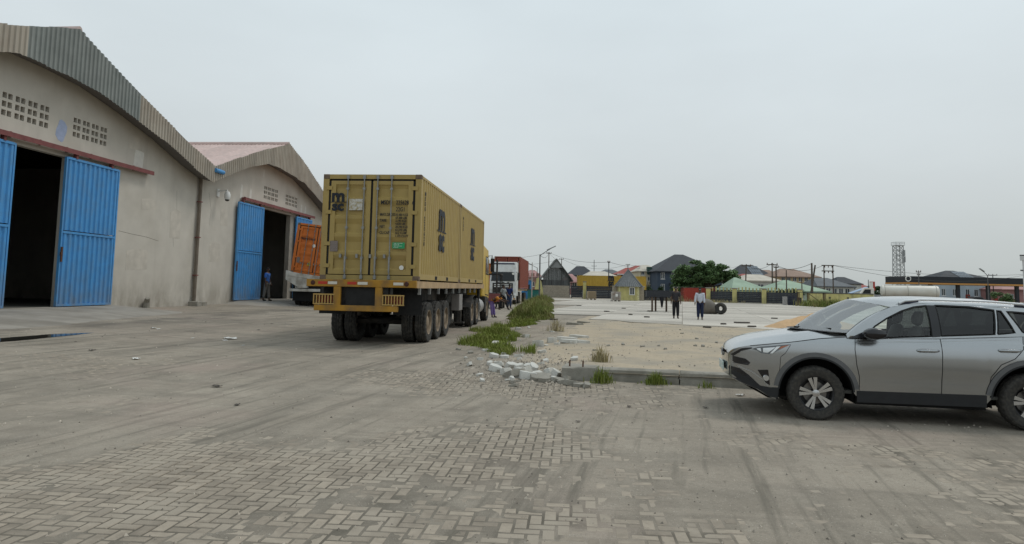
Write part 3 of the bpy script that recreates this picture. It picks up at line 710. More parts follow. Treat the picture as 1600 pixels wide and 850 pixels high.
g = G(); g.box(-.60, -.24, -.0, .010, CH-.96, CH-.66); g.build('worn_sticker', M('worn_label', (.55, .53, .48), .8, .25, 25, dirt=(.33, .26, .12), damt=.9, dscale=14), c1)
g = G(); g.box(-1.08, -.87, -.0, .010, .74, 1.02); g.build('data_plate', M('plate_metal', (.20, .165, .15), .6, .2, 30), c1)
g = G(); g.box(.60, .93, -.0, .010, .84, 1.0); o = g.build('green_sticker', M('green_label', (.03, .30, .12), .6, .05), c1)
for k in range(4): text(('EVERY CONTAINER', 'TESTED SAFE', 'INSPECTION SCHEME', 'APPROVED')[k][:15], .03, WHITET, o, door_T(.63, .965-k*.035, -.001), sx=.9)
g = G(); g.lathe([(0, -.001), (.06, -.001), (.06, .0)], 16, (.86, .008, .34), 'y'); g.build('round_sticker', WHITET, c1)
for cc_, tt in ((c1, 'MSDU 225628 6'), (c2, 'MEDU 314207 2')):
    msc_logo(cc_, side_T(CL*.47, 1.45), .95)
    if cc_ is c1:
        for k, ch in enumerate('MSDU 225628'):
            if ch != ' ': text(ch, .15, BLACKT, cc_, side_T(.46, CH-.5-k*.135), bold=.006, sx=1.2)
    else:
        for k, ch in enumerate('MSDU'): text(ch, .15, BLACKT, cc_, side_T(.46, CH-.5-k*.135), bold=.006, sx=1.2)
# ================================================================== TRAILER (local x right, y forward, z up; origin under the rear end)
YEL = M('trailer_yellow', (.36, .185, .022), .6, .2, 3, dirt=(.16, .10, .05), damt=.75, dscale=2.2, spec=.3)
YELP = M('trailer_faded_side', (.42, .29, .16), .65, .14, 3, dirt=(.22, .15, .09), damt=.6, dscale=2)
CHAS = M('chassis_black', (.025, .024, .023), .75, .3, 4, dirt=(.12, .10, .08), damt=.5, dscale=3)
TYRE = M('tyre_rubber', (.035, .034, .032), .9, .2, 10, .3, 60, dirt=(.10, .09, .077), damt=.5, dscale=14)
RIM = M('dusty_rim', (.26, .20, .14), .8, .25, 8, dirt=(.12, .10, .08), damt=.6, dscale=6)
def truck_wheel(parent, x0, x1, y, r, outer_right=True, rim=RIM, name='wheel'):
    w = x1-x0; cx = (x0+x1)/2
    g = G(); h = w/2
    prof = [(r*.60, -h*.86), (r*.80, -h), (r*.94, -h*.98), (r*.99, -h*.86), (r*1.0, -h*.62)]
    for q in (-.62, -.2, .2):
        prof += [(r, q*h+.01), (r*.975, q*h+.03), (r*.975, q*h+.05), (r, q*h+.07)]
    prof += [(r, h*.62), (r*.99, h*.86), (r*.94, h*.98), (r*.80, h), (r*.60, h*.86)]
    prof = [(a, b) for a, b in prof]
    g.lathe(prof, 72, (cx, y, r), 'x', closed=True)
    for i, (a, b) in enumerate(prof):          # cross cuts in the tread shoulders
        if a > r*.93:
            for k in range(72):
                if k % 3 == (0 if b < 0 else 1) and (abs(b) > h*.5):
                    p = Vector(g.v[i*72+k]); c_ = Vector((p.x, y, r)); g.v[i*72+k] = tuple(c_+(p-c_)*.965)
    t = g.build(name, TYRE, parent, smooth=True, ang=30)
    s = 1 if outer_right else -1
    g = G(); g.lathe([(r*.615, s*h*.84), (r*.60, s*h*.92), (r*.56, s*h*.80), (r*.52, s*h*.2), (r*.34, s*h*.1), (r*.32, s*h*.55), (r*.2, s*h*.75), (.001, s*h*.78)], 28, (cx, y, r), 'x', caps=False); ro = g.build('rim', rim, t, smooth=True, ang=30)
    for k in range(8):
        a = k*math.pi/4; g = G(); g.tube([(cx+s*h*.1, y+math.cos(a)*r*.42, r+math.sin(a)*r*.42), (cx+s*h*.32, y+math.cos(a)*r*.42, r+math.sin(a)*r*.42)], r*.035, 6); g.build('wheel_nut', rim, ro)
    return t
tr = thing('flatbed_trailer', 'yellow three axle flatbed trailer under the two tan containers', 'trailer', P(UC, 17.15, 0), TRZ)
TL = 13.2
g = G(); g.box(-1.34, 1.36, .10, TL, 1.62, 1.685); g.build('deck', CHAS, tr)
for s in (-1, 1):
    g = G(); xx = s*1.31; g.box(*sorted((xx, s*1.37)), .1, TL, 1.51, 1.69); g.build('side_beam', YELP, tr)
    g = G(); g.box(s*.55-.08, s*.55+.08, .05, TL, 1.06, 1.62); g.build('main_beam', CHAS, tr)
src = None
for k in range(22):
    if src is None:
        g = G(); g.box(-1.3, 1.3, -.04, .04, 1.46, 1.60); src = g.build('cross_member', CHAS, tr); src.location = (0, .5, 0)
    else: shared('cross_member', src, tr, (0, .5+k*.58, 0))
hk = None
for k in range(9):
    if hk is None:
        g = G(); g.box(-.03, .03, -.04, .04, 1.36, 1.51); g.box(-.035, .035, -.06, .02, 1.34, 1.39); hk = g.build('rope_hook', STEEL, tr); hk.location = (1.34, .5, 0)
    else: shared('rope_hook', hk, tr, (1.34, .5+k*1.25, 0))
g = G(); g.box(-1.50, 1.37, -.03, .10, 1.515, 1.70); rb = g.build('rear_beam', YEL, tr, bevel=.008)
for x0_, w, mt in ((-1.19, .24, 'r'), (-.93, .24, 'w'), (.33-.75, .24, 'r'), (.6-.75, .26, 'w'), (.68, .0, 'r'), (.78, .26, 'w')):
    if w:
        g = G(); g.box(x0_, x0_+w, -.037, -.03, 1.575, 1.645); g.build('reflector', M('refl_red', (.42, .04, .02), .5, .1) if mt == 'r' else M('refl_white', (.6, .57, .5), .5, .1), rb)
for x in (-1.33, 1.12):
    g = G(); g.lathe([(0, -.05), (.05, -.048), (.062, -.03)], 14, (x, 0, 1.61), 'y'); g.build('marker_lamp', M('lamp_dark', (.06, .02, .015), .4, .1), rb, smooth=True)
for x in (-.78, .31):
    g = G(); g.box(x, x+.185, -.025, .07, 1.03, 1.516); g.build('bumper_post', YEL, tr, bevel=.006)
g = G(); g.box(-1.28, .90, -.035, .09, .90, 1.045); g.build('bumper_bar', YEL, tr, bevel=.008)
g = G(); g.box(-.59, .31, .05, .07, 1.045, 1.515); g.build('tail_plate', RUBBER, tr)
for x in (-1.31, .5):
    g = G(); w, z0, z1 = .56, 1.06, 1.33
    g.box(x, x+w, -.03, .03, z0, z0+.03); g.box(x, x+w, -.03, .03, z1-.03, z1)
    for k in range(8): q = x+k*(w-.03)/7; g.box(q, q+.026, -.025, .02, z0+.03, z1-.03)
    lc = g.build('lamp_cage', M('cage_paint', (.42, .27, .09), .6, .15), tr)
    g = G(); g.box(x+.06, x+w-.06, .035, .10, z0+.05, z1-.05); g.build('tail_lamp', M('lamp_red', (.20, .03, .02), .35, .1), lc)
    g = G(); g.box(x+.2, x+.26, .0, .03, 1.33, 1.515); g.build('cage_bracket', CHAS, lc)
for x0_, x1_ in ((-1.38, -.68), (.62, 1.38)):
    g = G(); n = 6; g.grid([[(lerp(x0_, x1_, i/n), .62+.02*math.sin(i*1.3+j), z) for i in range(n+1)] for j, z in enumerate((.80, 1.1, 1.5))]); g.build('mud_flap', RUBBER, tr, smooth=True)
WR = .565
for ay in (1.95, 3.25, 4.55):
    g = G(); g.tube([(-1.2, ay, WR), (1.2, ay, WR)], .085, 10); ax = g.build('axle', CHAS, tr, smooth=True)
    for s in (-1, 1):
        for a, b_, o in ((1.015, 1.325, 1), (.645, .955, 0)):
            x0_, x1_ = (a, b_) if s > 0 else (-b_, -a)
            truck_wheel(tr, x0_, x1_, ay, WR, (s > 0))
        g = G(); g.bar((s*.55, ay-.55, .78), (s*.55, ay+.55, .78), .09, .10); g.box(s*.55-.06, s*.55+.06, ay-.1, ay+.1, .66, 1.08); g.build('leaf_spring', CHAS, tr)
for s in (-1, 1):
    g = G(); g.box(s*.95-.08, s*.95+.08, 9.1, 9.26, .22, 1.6); g.box(s*.95-.2, s*.95+.2, 9.0, 9.36, .17, .22); g.build('landing_leg', CHAS, tr)
g = G(); g.tube([(.75, 6.4, 1.28), (.75, 7.5, 1.28)], .2, 14); g.build('air_tank', CHAS, tr, smooth=True)
g = G(); g.box(.85, 1.28, 7.2, 7.9, .72, 1.3); g.build('tool_box', M('grey_box', (.28, .27, .26), .6, .2, 4, dirt=(.15, .12, .1)), tr, bevel=.01)
g = G(); g.lathe([(.3, -.14), (.5, -.15), (WR, -.1), (WR, .1), (.5, .15), (.3, .14)], 28, (.86, 6.9, .75), 'x', closed=True); g.build('spare_tyre', TYRE, tr, smooth=True)
# ================================================================== TRACTOR UNIT
TY = M('cab_yellow', (.56, .36, .02), .4, .07, 3, dirt=(.3, .2, .05), damt=.4, dscale=3, spec=.5)
DGL = M('dark_glass', (.012, .016, .018), .12, .05, spec=.35)
tu = thing('truck_tractor', 'yellow truck tractor unit pulling the flatbed trailer with two tan containers', 'truck', P(UC, 0, 0), TRZ)
g = G()
for s in (-1, 1): g.box(s*.45-.05, s*.45+.05, 25.6, 33.2, .85, 1.08)
g.box(-.45, .45, 27.4, 28.6, 1.0, 1.05); g.build('chassis', CHAS, tu)
g = G(); prof = [(30.75, 1.15), (33.1, 1.0), (33.25, 1.9), (33.0, 2.6), (32.7, 3.35), (31.0, 3.5), (30.75, 3.3)]
g.slab(prof, [], lambda a, b, c: (c, a, b), -1.30, 1.25); cab = g.build('cab', TY, tu, bevel=.05)
g = G(); g.slab([(31.75, 2.15), (32.85, 2.15), (32.6, 2.95), (31.75, 2.95)], [], lambda a, b, c: (c, a, b), 1.245, 1.256); g.build('side_window', DGL, cab)
g = G(); g.slab([(31.7, 1.2), (32.95, 1.15), (33.05, 2.1), (32.6, 3.0), (31.7, 3.0)], [[(31.74, 1.25), (31.74, 2.96), (32.57, 2.96), (33.0, 2.1), (32.9, 1.2)]], lambda a, b, c: (c, a, b), 1.248, 1.254); g.build('door_seam', RUBBER, cab)
g = G(); g.slab([(-1.1, 2.0), (1.15, 2.0), (1.1, 2.95), (-1.05, 2.95)], [], lambda a, b, c: (a, 33.2+c-(b-1.9)*.32, b), .0, .02); g.build('windscreen', DGL, cab)
g = G(); g.tube([(1.25, 32.6, 3.05), (1.42, 32.75, 3.1), (1.42, 32.75, 2.2), (1.25, 32.6, 2.15)], .02, 6); ma = g.build('mirror_arm', CHAS, cab)
g = G(); g.box(1.36, 1.54, 32.68, 32.78, 2.3, 2.95); g.build('mirror', CHAS, ma, bevel=.02)
g = G(); g.tube([(1.1, 30.55, 1.0), (1.1, 30.55, 3.3), (1.15, 30.4, 3.5)], .07, 10); g.build('exhaust', CHAS, tu, smooth=True)
g = G(); g.tube([(1.05, 29.3, .75), (1.05, 30.4, .75)], .33, 16); g.build('fuel_tank', M('alu_tank', (.35, .34, .33), .5, .15, 5, metal=.3), tu, smooth=True)
g = G(); g.box(.8, 1.34, 31.0, 31.5, .45, 1.15); g.build('step', CHAS, tu)
for ay in (27.35, 28.75, 32.2):
    g = G(); g.tube([(-1.2, ay, WR), (1.2, ay, WR)], .09, 10); g.build('axle', CHAS, tu, smooth=True)
    for s in (-1, 1):
        for a, b_ in (((1.015, 1.325), (.645, .955)) if ay < 30 else ((1.0, 1.31),)):
            x0_, x1_ = (a, b_) if s > 0 else (-b_, -a); truck_wheel(tu, x0_, x1_, ay, WR, s > 0)
for s in (-1, 1):
    g = G(); rows = []
    for k in range(9):
        a = math.pi*(.08+.84*k/8); rows.append([(s*.63, 28.05-math.cos(a)*1.45, .62+math.sin(a)*.62), (s*1.34, 28.05-math.cos(a)*1.45, .62+math.sin(a)*.62)])
    g.grid(rows); g.build('mudguard', CHAS, tu, smooth=True)
# ================================================================== ORANGE CONTAINER ON A TILTED WHITE TRAILER
ORG = M('orange_container_paint', (.62, .175, .035), .55, .09, 4, dirt=(.33, .09, .03), damt=.4, dscale=2)
ov = 38.7; ou = -14.95
oc = container('orange shipping container leaning on a white trailer near the second warehouse door', P(ou-.2, ov, 2.06), TRZ, 2.62, 6.3, 2.95, ORG, 2, None, ry=R_(6.5))
text('Hapag-Lloyd', .19, BLACKT, oc, door_T(-1.02, 2.02, DY), bold=.003, sx=.95)
g = G(); g.T = door_T(-.42, .52, DY); g.add([(0, 0, 0), (.28, 0, 0), (.14, .25, 0)], [(0, 1, 2)]); o = g.build('hazard_sign', M('hazard_yellow', (.6, .45, .03), .6, .1), oc)
g = G(); g.T = door_T(-.42, .52, DY-.002); g.box(.125, .155, .08, .18, 0, .001); g.box(.125, .155, .04, .06, 0, .001); g.build('exclamation_mark', BLACKT, o)
g = G(); g.lathe([(0, 0), (.1, 0), (.1, .003)], 18, (-.15, DY-.004, 1.7), 'y'); o = g.build('round_sticker', WHITET, oc)
g = G(); g.box(-1.05, -.86, .0, .01, .62, .95); g.build('data_plate', MATS['plate_metal'], oc)
WHT = M('trailer_white', (.55, .54, .50), .6, .12, 4, dirt=(.22, .19, .15), damt=.7, dscale=2.5)
ot = thing('container_trailer', 'white skeletal trailer carrying the leaning orange container', 'trailer', P(ou, ov, 0), TRZ)
OZ = interp([(0, .36), (1, .36)], 0)
gz = zg(P(ou, ov).x, P(ou, ov).y)
ot.location.z = gz; ot.scale = (1.08, 1.08, 1.28)
g = G(); g.T = Matrix.Rotation(R_(6.5), 4, 'Y'); g.box(-1.5, 1.35, -.35, -.1, 1.22, 1.40); g.build('rear_beam', WHT, ot, bevel=.01)
g = G(); g.slab([(-1.5, 1.1), (-.75, .72), (-.3, .72), (-.3, 1.2), (-1.5, 1.5)], [], lambda a, b, c: (a, c, b+.12), -.33, -.12); g.build('tail_wing', WHT, ot)
g = G(); g.box(-1.3, .9, -.3, -.15, .68, .8); g.build('bumper_bar', WHT, ot, bevel=.01)
for s in (-1, 1):
    g = G(); g.box(s*.5-.08, s*.5+.08, -.1, 6.4, .95, 1.22); g.build('main_beam', WHT, ot)
    g = G(); g.box(s*1.05-.05, s*1.05+.05, -.1, 6.3, 1.08+.1*(-s), 1.26+.1*(-s)); g.build('side_beam', WHT, ot)
for k, y in enumerate((.3, 3., 6.1)):
    g = G(); g.T = Matrix.Rotation(R_(6.5), 4, 'Y'); g.box(-1.25, 1.25, y-.1, y+.1, 1.16, 1.32); g.build('bolster', WHT, ot)
for x in (-.95, .55):
    g = G(); w, z0, z1 = .4, .82, 1.02
    g.box(x, x+w, -.3, -.25, z0, z0+.03); g.box(x, x+w, -.3, -.25, z1-.03, z1)
    for k in range(4): q = x+k*(w-.03)/3; g.box(q, q+.026, -.3, -.25, z0+.03, z1-.03)
    g.build('lamp_cage', WHT, ot)
for ay in (.75, 2.0):
    g = G(); g.tube([(-1.1, ay, .5), (1.1, ay, .5)], .08, 10); g.build('axle', CHAS, ot)
    for s in (-1, 1):
        for a, b_ in ((.95, 1.24), (.6, .89)):
            x0_, x1_ = (a, b_) if s > 0 else (-b_, -a); truck_wheel(ot, x0_, x1_, ay, .5, s > 0)
g = G(); g.box(-1.25, 1.25, .12, .15, .25, 1.05); g.build('mud_flap', RUBBER, ot)
g = G(); g.tube([(.9, 6.0, .2), (.9, 6.0, 1.1)], .08, 8); g.build('landing_leg', CHAS, ot)
# ================================================================== SILVER SUV (local x = from front axle to tail, y = lateral, +y is the side shown, z up)
ca = Vector((4.075, 9.216, -.10)); cyaw = R_(-11.2)
ce = Vector((math.cos(cyaw), math.sin(cyaw), 0)); cn = Vector((ce.y, -ce.x, 0))     # cn points to the camera side
TW = .905
# local y must point along cn: the frame is left handed for x=ce, so build mirrored: use local y = -lateral
car = thing('car', 'silver compact SUV with dark mirrors and tinted rear windows, parked beside the kerb beam', 'car', ca-cn*TW, cyaw)
SIL = M('silver_paint', (.38, .392, .40), .22, .015, 3, metal=.9, coat=.8)
CLAD = M('grey_cladding', (.025, .026, .028), .6, .1, 10)
FLARE = M('flare_grey', (.12, .122, .125), .55, .08, 10)
BLK = M('gloss_black', (.012, .012, .014), .2, .05, spec=.5)
SEAM = M('seam_black', (.008, .008, .008), .8, .05)
CHRM = M('bright_alloy', (.55, .55, .55), .25, .05, metal=.9)
G_F = glass('tinted_glass_front', (.90, .95, .93)); G_R = glass('tinted_glass_rear', (.10, .115, .115)); G_W = glass('windscreen_glass', (.55, .62, .60), 1.0, 3.6)
INTR = M('interior_grey', (.10, .098, .09), .85, .1, 8)
WB, RZ_, ARCH = 2.55, .36, .47
T_W = [(-1.07, .40), (-1.045, .52), (-1.0, .62), (-.93, .71), (-.82, .785), (-.66, .84), (-.45, .88), (-.1, .905), (.4, .91), (2.4, .91), (2.8, .895), (3.1, .85), (3.28, .76), (3.34, .66)]
T_SH = [(-1.07, .80), (-1.03, .86), (-.97, .905), (-.8, .955), (-.5, 1.0), (-.33, 1.02), (.12, 1.09), (.45, 1.115), (1.5, 1.125), (2.2, 1.165), (2.6, 1.185), (3.1, 1.19), (3.34, 1.12)]
T_HD = [(-1.07, .83), (-1.03, .90), (-.97, .955), (-.8, 1.025), (-.5, 1.09), (-.17, 1.15), (.1, 1.185), (.45, 1.20)]
T_BT = [(-1.07, .50), (-.95, .44), (-.72, .36), (-.58, .27), (-.47, .25), (.47, .27), (1.3, .27), (2.0, .28), (3.05, .30), (3.2, .38), (3.34, .5)]
PROF = [(.25, .945), (.42, .965), (.55, .985), (.72, 1.0), (.88, .998), (1.0, .978), (1.10, .935), (1.2, .90)]
def c_W(s): return smooth_interp(T_W, s)
def c_sh(s): return smooth_interp(T_SH, s)
def c_y(s, z):
    w = c_W(s); y = w*smooth_interp(PROF, z)
    if .5 < s < 2.6: y += .006*math.exp(-((z-1.075)/.012)**2)-.012*math.exp(-((z-.60)/.10)**2)*ss(.5, .8, s)*ss(2.2, 1.9, s)
    zb = z-1.12
    return y
def g_y(s, z):        # greenhouse side
    t = (z-1.12)/.44
    y0 = .862*lerp(1, .93, ss(2.2, 3.3, s)); y1 = .655*lerp(1, .95, ss(2.2, 3.3, s))
    return lerp(y0, y1, t)+.03*math.sin(math.pi*min(1, max(0, t)))
def c_bot(s):
    z = smooth_interp(T_BT, s)
    for xc in (0, WB):
        d = abs(s-xc)
        if d < ARCH: z = max(z, RZ_+math.sqrt(ARCH*ARCH-d*d)*1.0)
    return z
def both(g):          # mirror to the other side
    n = len(g.v); k = len(g.f)
    g.v += [(x, -y, z) for x, y, z in g.v]
    g.f += [[i+n for i in reversed(f)] for f in g.f[:k]]; g.m += g.m[:k]
    return g
st = [-1.07, -1.06, -1.045, -1.02, -1.0, -.965, -.93, -.88, -.82, -.75, -.66, -.56, -.5]
st += [ARCH*math.sin(a)*1.0 for a in [R_(q) for q in range(-88, 89, 8)]]
st += [.55, .7, .9, 1.1, 1.3, 1.5, 1.7, 1.9, 2.0]
st += [WB+ARCH*math.sin(R_(q)) for q in range(-88, 89, 8)]
st += [3.06, 3.12, 3.18, 3.24, 3.29, 3.32, 3.34]
st = sorted(set(round(s, 4) for s in st))
NZ = 22
g = G(); rows = []
for s in st:
    zb, zt = c_bot(s), c_sh(s)
    row = []
    for k in range(NZ+1):
        z = lerp(zb, zt, k/NZ); row.append((s, c_y(s, z), z))
    rows.append(row)
g.grid(rows); both(g)
# hood across
hs = [s for s in st if s <= .45]
rows = []
for s in hs:
    zs, zc = c_sh(s), smooth_interp(T_HD, s); y0 = c_y(s, zs); row = []
    for k in range(-10, 11):
        a = k/10; e_ = abs(a)**2.6; row.append((s, a*y0, lerp(zc, zs, e_)+.012*math.exp(-((abs(a)-.62)/.08)**2)*ss(-1.0, -.6, s)))
    rows.append(row)
g.grid(rows)
# nose and tail caps
def cap(s, flip):
    pts = [(s, c_y(s, lerp(c_bot(s), c_sh(s), k/NZ)), lerp(c_bot(s), c_sh(s), k/NZ)) for k in range(NZ+1)]
    g.grid([[(x, y, z) for x, y, z in pts], [(x-.03*(1 if s < 0 else -1), 0, z) for x, y, z in pts], [(x, -y, z) for x, y, z in pts]], flip=flip)
cap(st[0], False); cap(st[-1], True)
body = g.build('body', SIL, car, smooth=True, ang=50)
bm = bmesh.new(); bm.from_mesh(body.data); bmesh.ops.remove_doubles(bm, verts=bm.verts, dist=.0015); bmesh.ops.recalc_face_normals(bm, faces=bm.faces); bm.to_mesh(body.data); bm.free()
body.data.polygons.foreach_set('use_smooth', [True]*len(body.data.polygons)); body.data.set_sharp_from_angle(angle=R_(50))
def patch(name, poly, mat, parent, yf=c_y, off=.004, mirror=True, sub=2, holes=()):
    """thin panel following the body side: outline in (s,z)"""
    bm = bmesh.new()
    tl = [[Vector((a, b, 0)) for a, b in l] for l in [list(poly)]+[list(h) for h in holes]]
    flat = [p for l in tl for p in l]; vs = [bm.verts.new((p.x, 0, p.y)) for p in flat]
    for t in tessellate_polygon(tl):
        try: bm.faces.new([vs[i] for i in t])
        except ValueError: pass
    for _ in range(sub):
        bmesh.ops.subdivide_edges(bm, edges=[e for e in bm.edges if e.calc_length() > .05], cuts=1, use_grid_fill=False)
        bmesh.ops.triangulate(bm, faces=bm.faces)
    for v in bm.verts: v.co.y = yf(v.co.x, v.co.z)+off
    me = bpy.data.meshes.new(name); 
    bmesh.ops.recalc_face_normals(bm, faces=bm.faces); bm.to_mesh(me); bm.free()
    if mirror:
        b2 = bmesh.new(); b2.from_mesh(me); b2.transform(Matrix.Diagonal((1, -1, 1, 1))); m2 = bpy.data.meshes.new(name); bmesh.ops.reverse_faces(b2, faces=b2.faces); b2.to_mesh(m2); b2.free()
    out = []
    for m_ in ([me, m2] if mirror else [me]):
        m_.polygons.foreach_set('use_smooth', [True]*len(m_.polygons)); out.append(link(name, m_, parent, [mat]))
    return out
def strip(name, pts, w, mat, parent, yf=c_y, off=.003, mirror=True):
    """narrow line along points (s,z)"""
    dense = []
    for (a, b), (c, d) in zip(pts, pts[1:]):
        n = max(1, int(math.hypot(c-a, d-b)/.06))
        dense += [(lerp(a, c, i/n), lerp(b, d, i/n)) for i in range(n)]
    dense.append(pts[-1]); g = G(); l0, l1 = [], []
    for i, (a, b) in enumerate(dense):
        p, q = dense[max(0, i-1)], dense[min(len(dense)-1, i+1)]; dx, dz = q[0]-p[0], q[1]-p[1]; L_ = math.hypot(dx, dz) or 1
        nx, nz_ = -dz/L_*w/2, dx/L_*w/2
        l0.append((a+nx, yf(a+nx, b+nz_)+off, b+nz_)); l1.append((a-nx, yf(a-nx, b-nz_)+off, b-nz_))
    g.grid([l0, l1]); o = [g.build(name, mat, parent, smooth=True)]
    if mirror: g2 = G(); g2.grid([[(x, -y, z) for x, y, z in l0], [(x, -y, z) for x, y, z in l1]]); o.append(g2.build(name, mat, parent, smooth=True))
    return o
def arc(xc, r, a0, a1, n=18): return [(xc+r*math.cos(R_(lerp(a0, a1, i/n))), RZ_+r*math.sin(R_(lerp(a0, a1, i/n)))) for i in range(n+1)]
# arch flares, sills, lower bumper
for xc in (0, WB): 
    patch('arch_flare', arc(xc, .468, 8, 172)+arc(xc, .535, 172, 8), FLARE, body, off=.012)
    strip('arch_lip', arc(xc, .467, 4, 176, 30), .022, CLAD, body, off=.013)
patch('sill_cladding', [(.50, .265), (2.03, .275), (2.03, .425), (.50, .41)], CLAD, body, off=.012)
patch('bumper_cladding', [(-1.06, .505), (-.95, .445), (-.72, .365), (-.58, .275), (-.475, .26), (-.462, .405), (-.58, .40), (-.70, .415), (-.84, .545), (-.95, .625), (-1.06, .64)], CLAD, body, off=.008)
patch('lower_grille', [(-1.065, .585), (-.98, .575), (-.88, .53), (-.86, .56), (-.95, .615), (-1.065, .63)], BLK, body, off=.009)
patch('grille', [(-1.066, .695), (-.99, .69), (-.85, .68), (-.82, .715), (-.88, .765), (-1.066, .79)], BLK, body, off=.007)
patch('upper_grille', [(-1.05, .80), (-1.0, .845), (-.93, .90), (-.88, .915), (-.80, .925), (-.80, .91), (-.93, .865), (-1.02, .785)], BLK, body, off=.007)
# chin under the nose, inner floor
g = G(); g.grid([[(-1.0, -.5, .46), (-1.0, .5, .46)], [(-.6, -.78, .26), (-.6, .78, .26)], [(-.45, -.8, .24), (-.45, .8, .24)]]); g.build('chin', CLAD, body)
g = G(); g.box(-.45, 3.0, -.42, .42, .24, .36); g.box(.5, 2.05, -.80, .80, .23, .35); g.build('underbody', SEAM, body)
g = G(); g.box(-.6, .02, -.45, .45, .5, .95); g.build('engine_bay', SEAM, body); g = G(); g.box(2.1, 3.2, -.45, .45, .4, .9); g.build('boot_well', SEAM, body)
for xc in (0, WB):
    for s_ in (-1, 1):
        g = G(); rows = []
        for k in range(13):
            a = R_(-12+204*k/12); rows.append([(xc+math.cos(a)*(ARCH-.004), s_*.45, RZ_+math.sin(a)*(ARCH-.004)), (xc+math.cos(a)*(ARCH-.004), s_*.865, RZ_+math.sin(a)*(ARCH-.004))])
        g.grid(rows); g.build('wheel_well', SEAM, body, smooth=True)
        g = G(); g.box(xc-.5, xc+.5, s_*.44-.01, s_*.44+.01, .25, .85); g.build('wheel_well', SEAM, body)
# headlamps
hl = patch('headlamp', [(-.80, .905), (-.70, .94), (-.31, .99), (-.36, .965), (-.45, .915), (-.565, .85), (-.68, .855), (-.74, .89)], M('lamp_lens', (.10, .11, .12), .08, .1, coat=1), body, off=.007)
for nm, poly, mt in (('lamp_reflector', [(-.66, .925), (-.50, .945), (-.60, .865), (-.66, .868)], M('lamp_bright', (.75, .78, .8), .15, .05, metal=.4, coat=1)), ('lamp_reflector', [(-.74, .915), (-.69, .925), (-.68, .875), (-.73, .90)], MATS['lamp_bright']),
                     ('drl_bar', [(-.49, .952), (-.44, .958), (-.545, .86), (-.575, .858)], M('drl_white', (.85, .87, .88), .2, .02, coat=1)),
                     ('turn_lamp', [(-.43, .957), (-.325, .982), (-.38, .955), (-.47, .915)], M('amber_lamp', (.42, .11, .03), .2, .1, coat=1))):
    for a, o in enumerate(patch(nm, poly, mt, body, off=.010)): o.parent = hl[a]
patch('fog_recess', [(-.73, .625), (-.60, .635), (-.575, .43), (-.63, .46)], BLK, body, off=.009)
for s_ in (1, -1):
    g = G(); y = c_y(-.615, .53)*s_; g.lathe([(0, .012*s_), (.036, .012*s_), (.044, 0)], 14, (-.625, y+s_*.012, .525), 'y'); g.build('fog_lamp', CHRM, body, smooth=True)
strip('bumper_seam', [(-.31, .985), (-.38, .87), (-.44, .82), (-.46, .60), (-.47, .52)], .006, SEAM, body)
strip('hood_seam', [(-.82, .945), (-.5, .992), (-.31, 1.018), (.05, 1.075), (.40, 1.108)], .008, SEAM, body)
strip('bumper_crease', [(-.97, .66), (-.80, .60), (-.66, .50), (-.60, .42)], .018, M('shade_silver', (.42, .43, .44), .35, .02, metal=.7), body, off=.004)
# door seams
strip('door_seam', [(.50, 1.09), (.485, .95), (.50, .75), (.53, .60), (.53, .42)], .008, SEAM, body)
strip('door_seam', [(1.53, 1.13), (1.53, .95), (1.51, .42)], .008, SEAM, body)
strip('door_seam', [(2.50, 1.19), (2.47, 1.02), (2.36, .90), (2.2, .82), (2.08, .66), (2.04, .43)], .008, SEAM, body)
strip('belt_trim', [(.52, 1.082), (1.5, 1.125), (2.2, 1.168), (2.45, 1.19)], .016, CHRM, body, off=.006)
strip('shoulder_crease', [(.52, 1.045), (1.5, 1.085), (2.45, 1.14)], .006, MATS['shade_silver'], body, off=.002)
for s0, z0 in ((1.24, .965), (2.19, 1.0)):
    patch('handle_cup', [(s0+.05+.09*math.cos(a)+.03, z0+.003+.030*math.sin(a)) for a in [i*math.pi/8 for i in range(16)]], MATS['shade_silver'], body, off=.002, sub=0)
    for s_ in (1, -1):
        g = G(); pts = [(s0, 0), (s0+.03, .035), (s0+.11, .042), (s0+.21, .038), (s0+.245, 0)]
        g.tube([(a, s_*(c_y(a, z0)+d), z0+.012*(a-s0)) for a, d in pts], .017, 8); g.build('door_handle', SIL, body, smooth=True)
# greenhouse: side frame with window openings
winF = [(.60, 1.10), (1.43, 1.15), (1.44, 1.545), (1.28, 1.52), (1.12, 1.465), (.92, 1.365), (.76, 1.26)]
winR = [(1.54, 1.158), (2.17, 1.198), (2.235, 1.505), (1.95, 1.54), (1.55, 1.55)]
winQ = [(2.205, 1.20), (2.41, 1.225), (2.315, 1.495), (2.268, 1.50)]
winD = [(2.50, 1.232), (2.98, 1.25), (2.92, 1.42), (2.75, 1.465), (2.38, 1.492)]
outl = [(.40, 1.10), (1.0, 1.11), (1.5, 1.125), (2.2, 1.165), (2.6, 1.185), (3.18, 1.20), (3.10, 1.38), (3.02, 1.495), (2.65, 1.535), (2.2, 1.563), (1.8, 1.575), (1.5, 1.575), (1.2, 1.555), (1.02, 1.515), (.80, 1.40), (.56, 1.235)]
fr = patch('pillar_frame', outl, SIL, body, yf=g_y, off=0, sub=2, holes=[winF, winR, winQ, winD])
for poly, mt, nm in ((winF, G_F, 'front_side_window'), (winR, G_R, 'rear_side_window'), (winQ, G_R, 'quarter_window'), (winD, G_R, 'rear_quarter_window')):
    patch(nm, poly, mt, body, yf=g_y, off=-.012, sub=2)
strip('window_rubber', winF+[winF[0]], .02, SEAM, body, yf=g_y, off=.002); strip('window_rubber', winR+[winR[0]], .02, SEAM, body, yf=g_y, off=.002)
strip('window_rubber', winQ+[winQ[0]], .018, SEAM, body, yf=g_y, off=.002); strip('window_rubber', winD+[winD[0]], .02, SEAM, body, yf=g_y, off=.002)
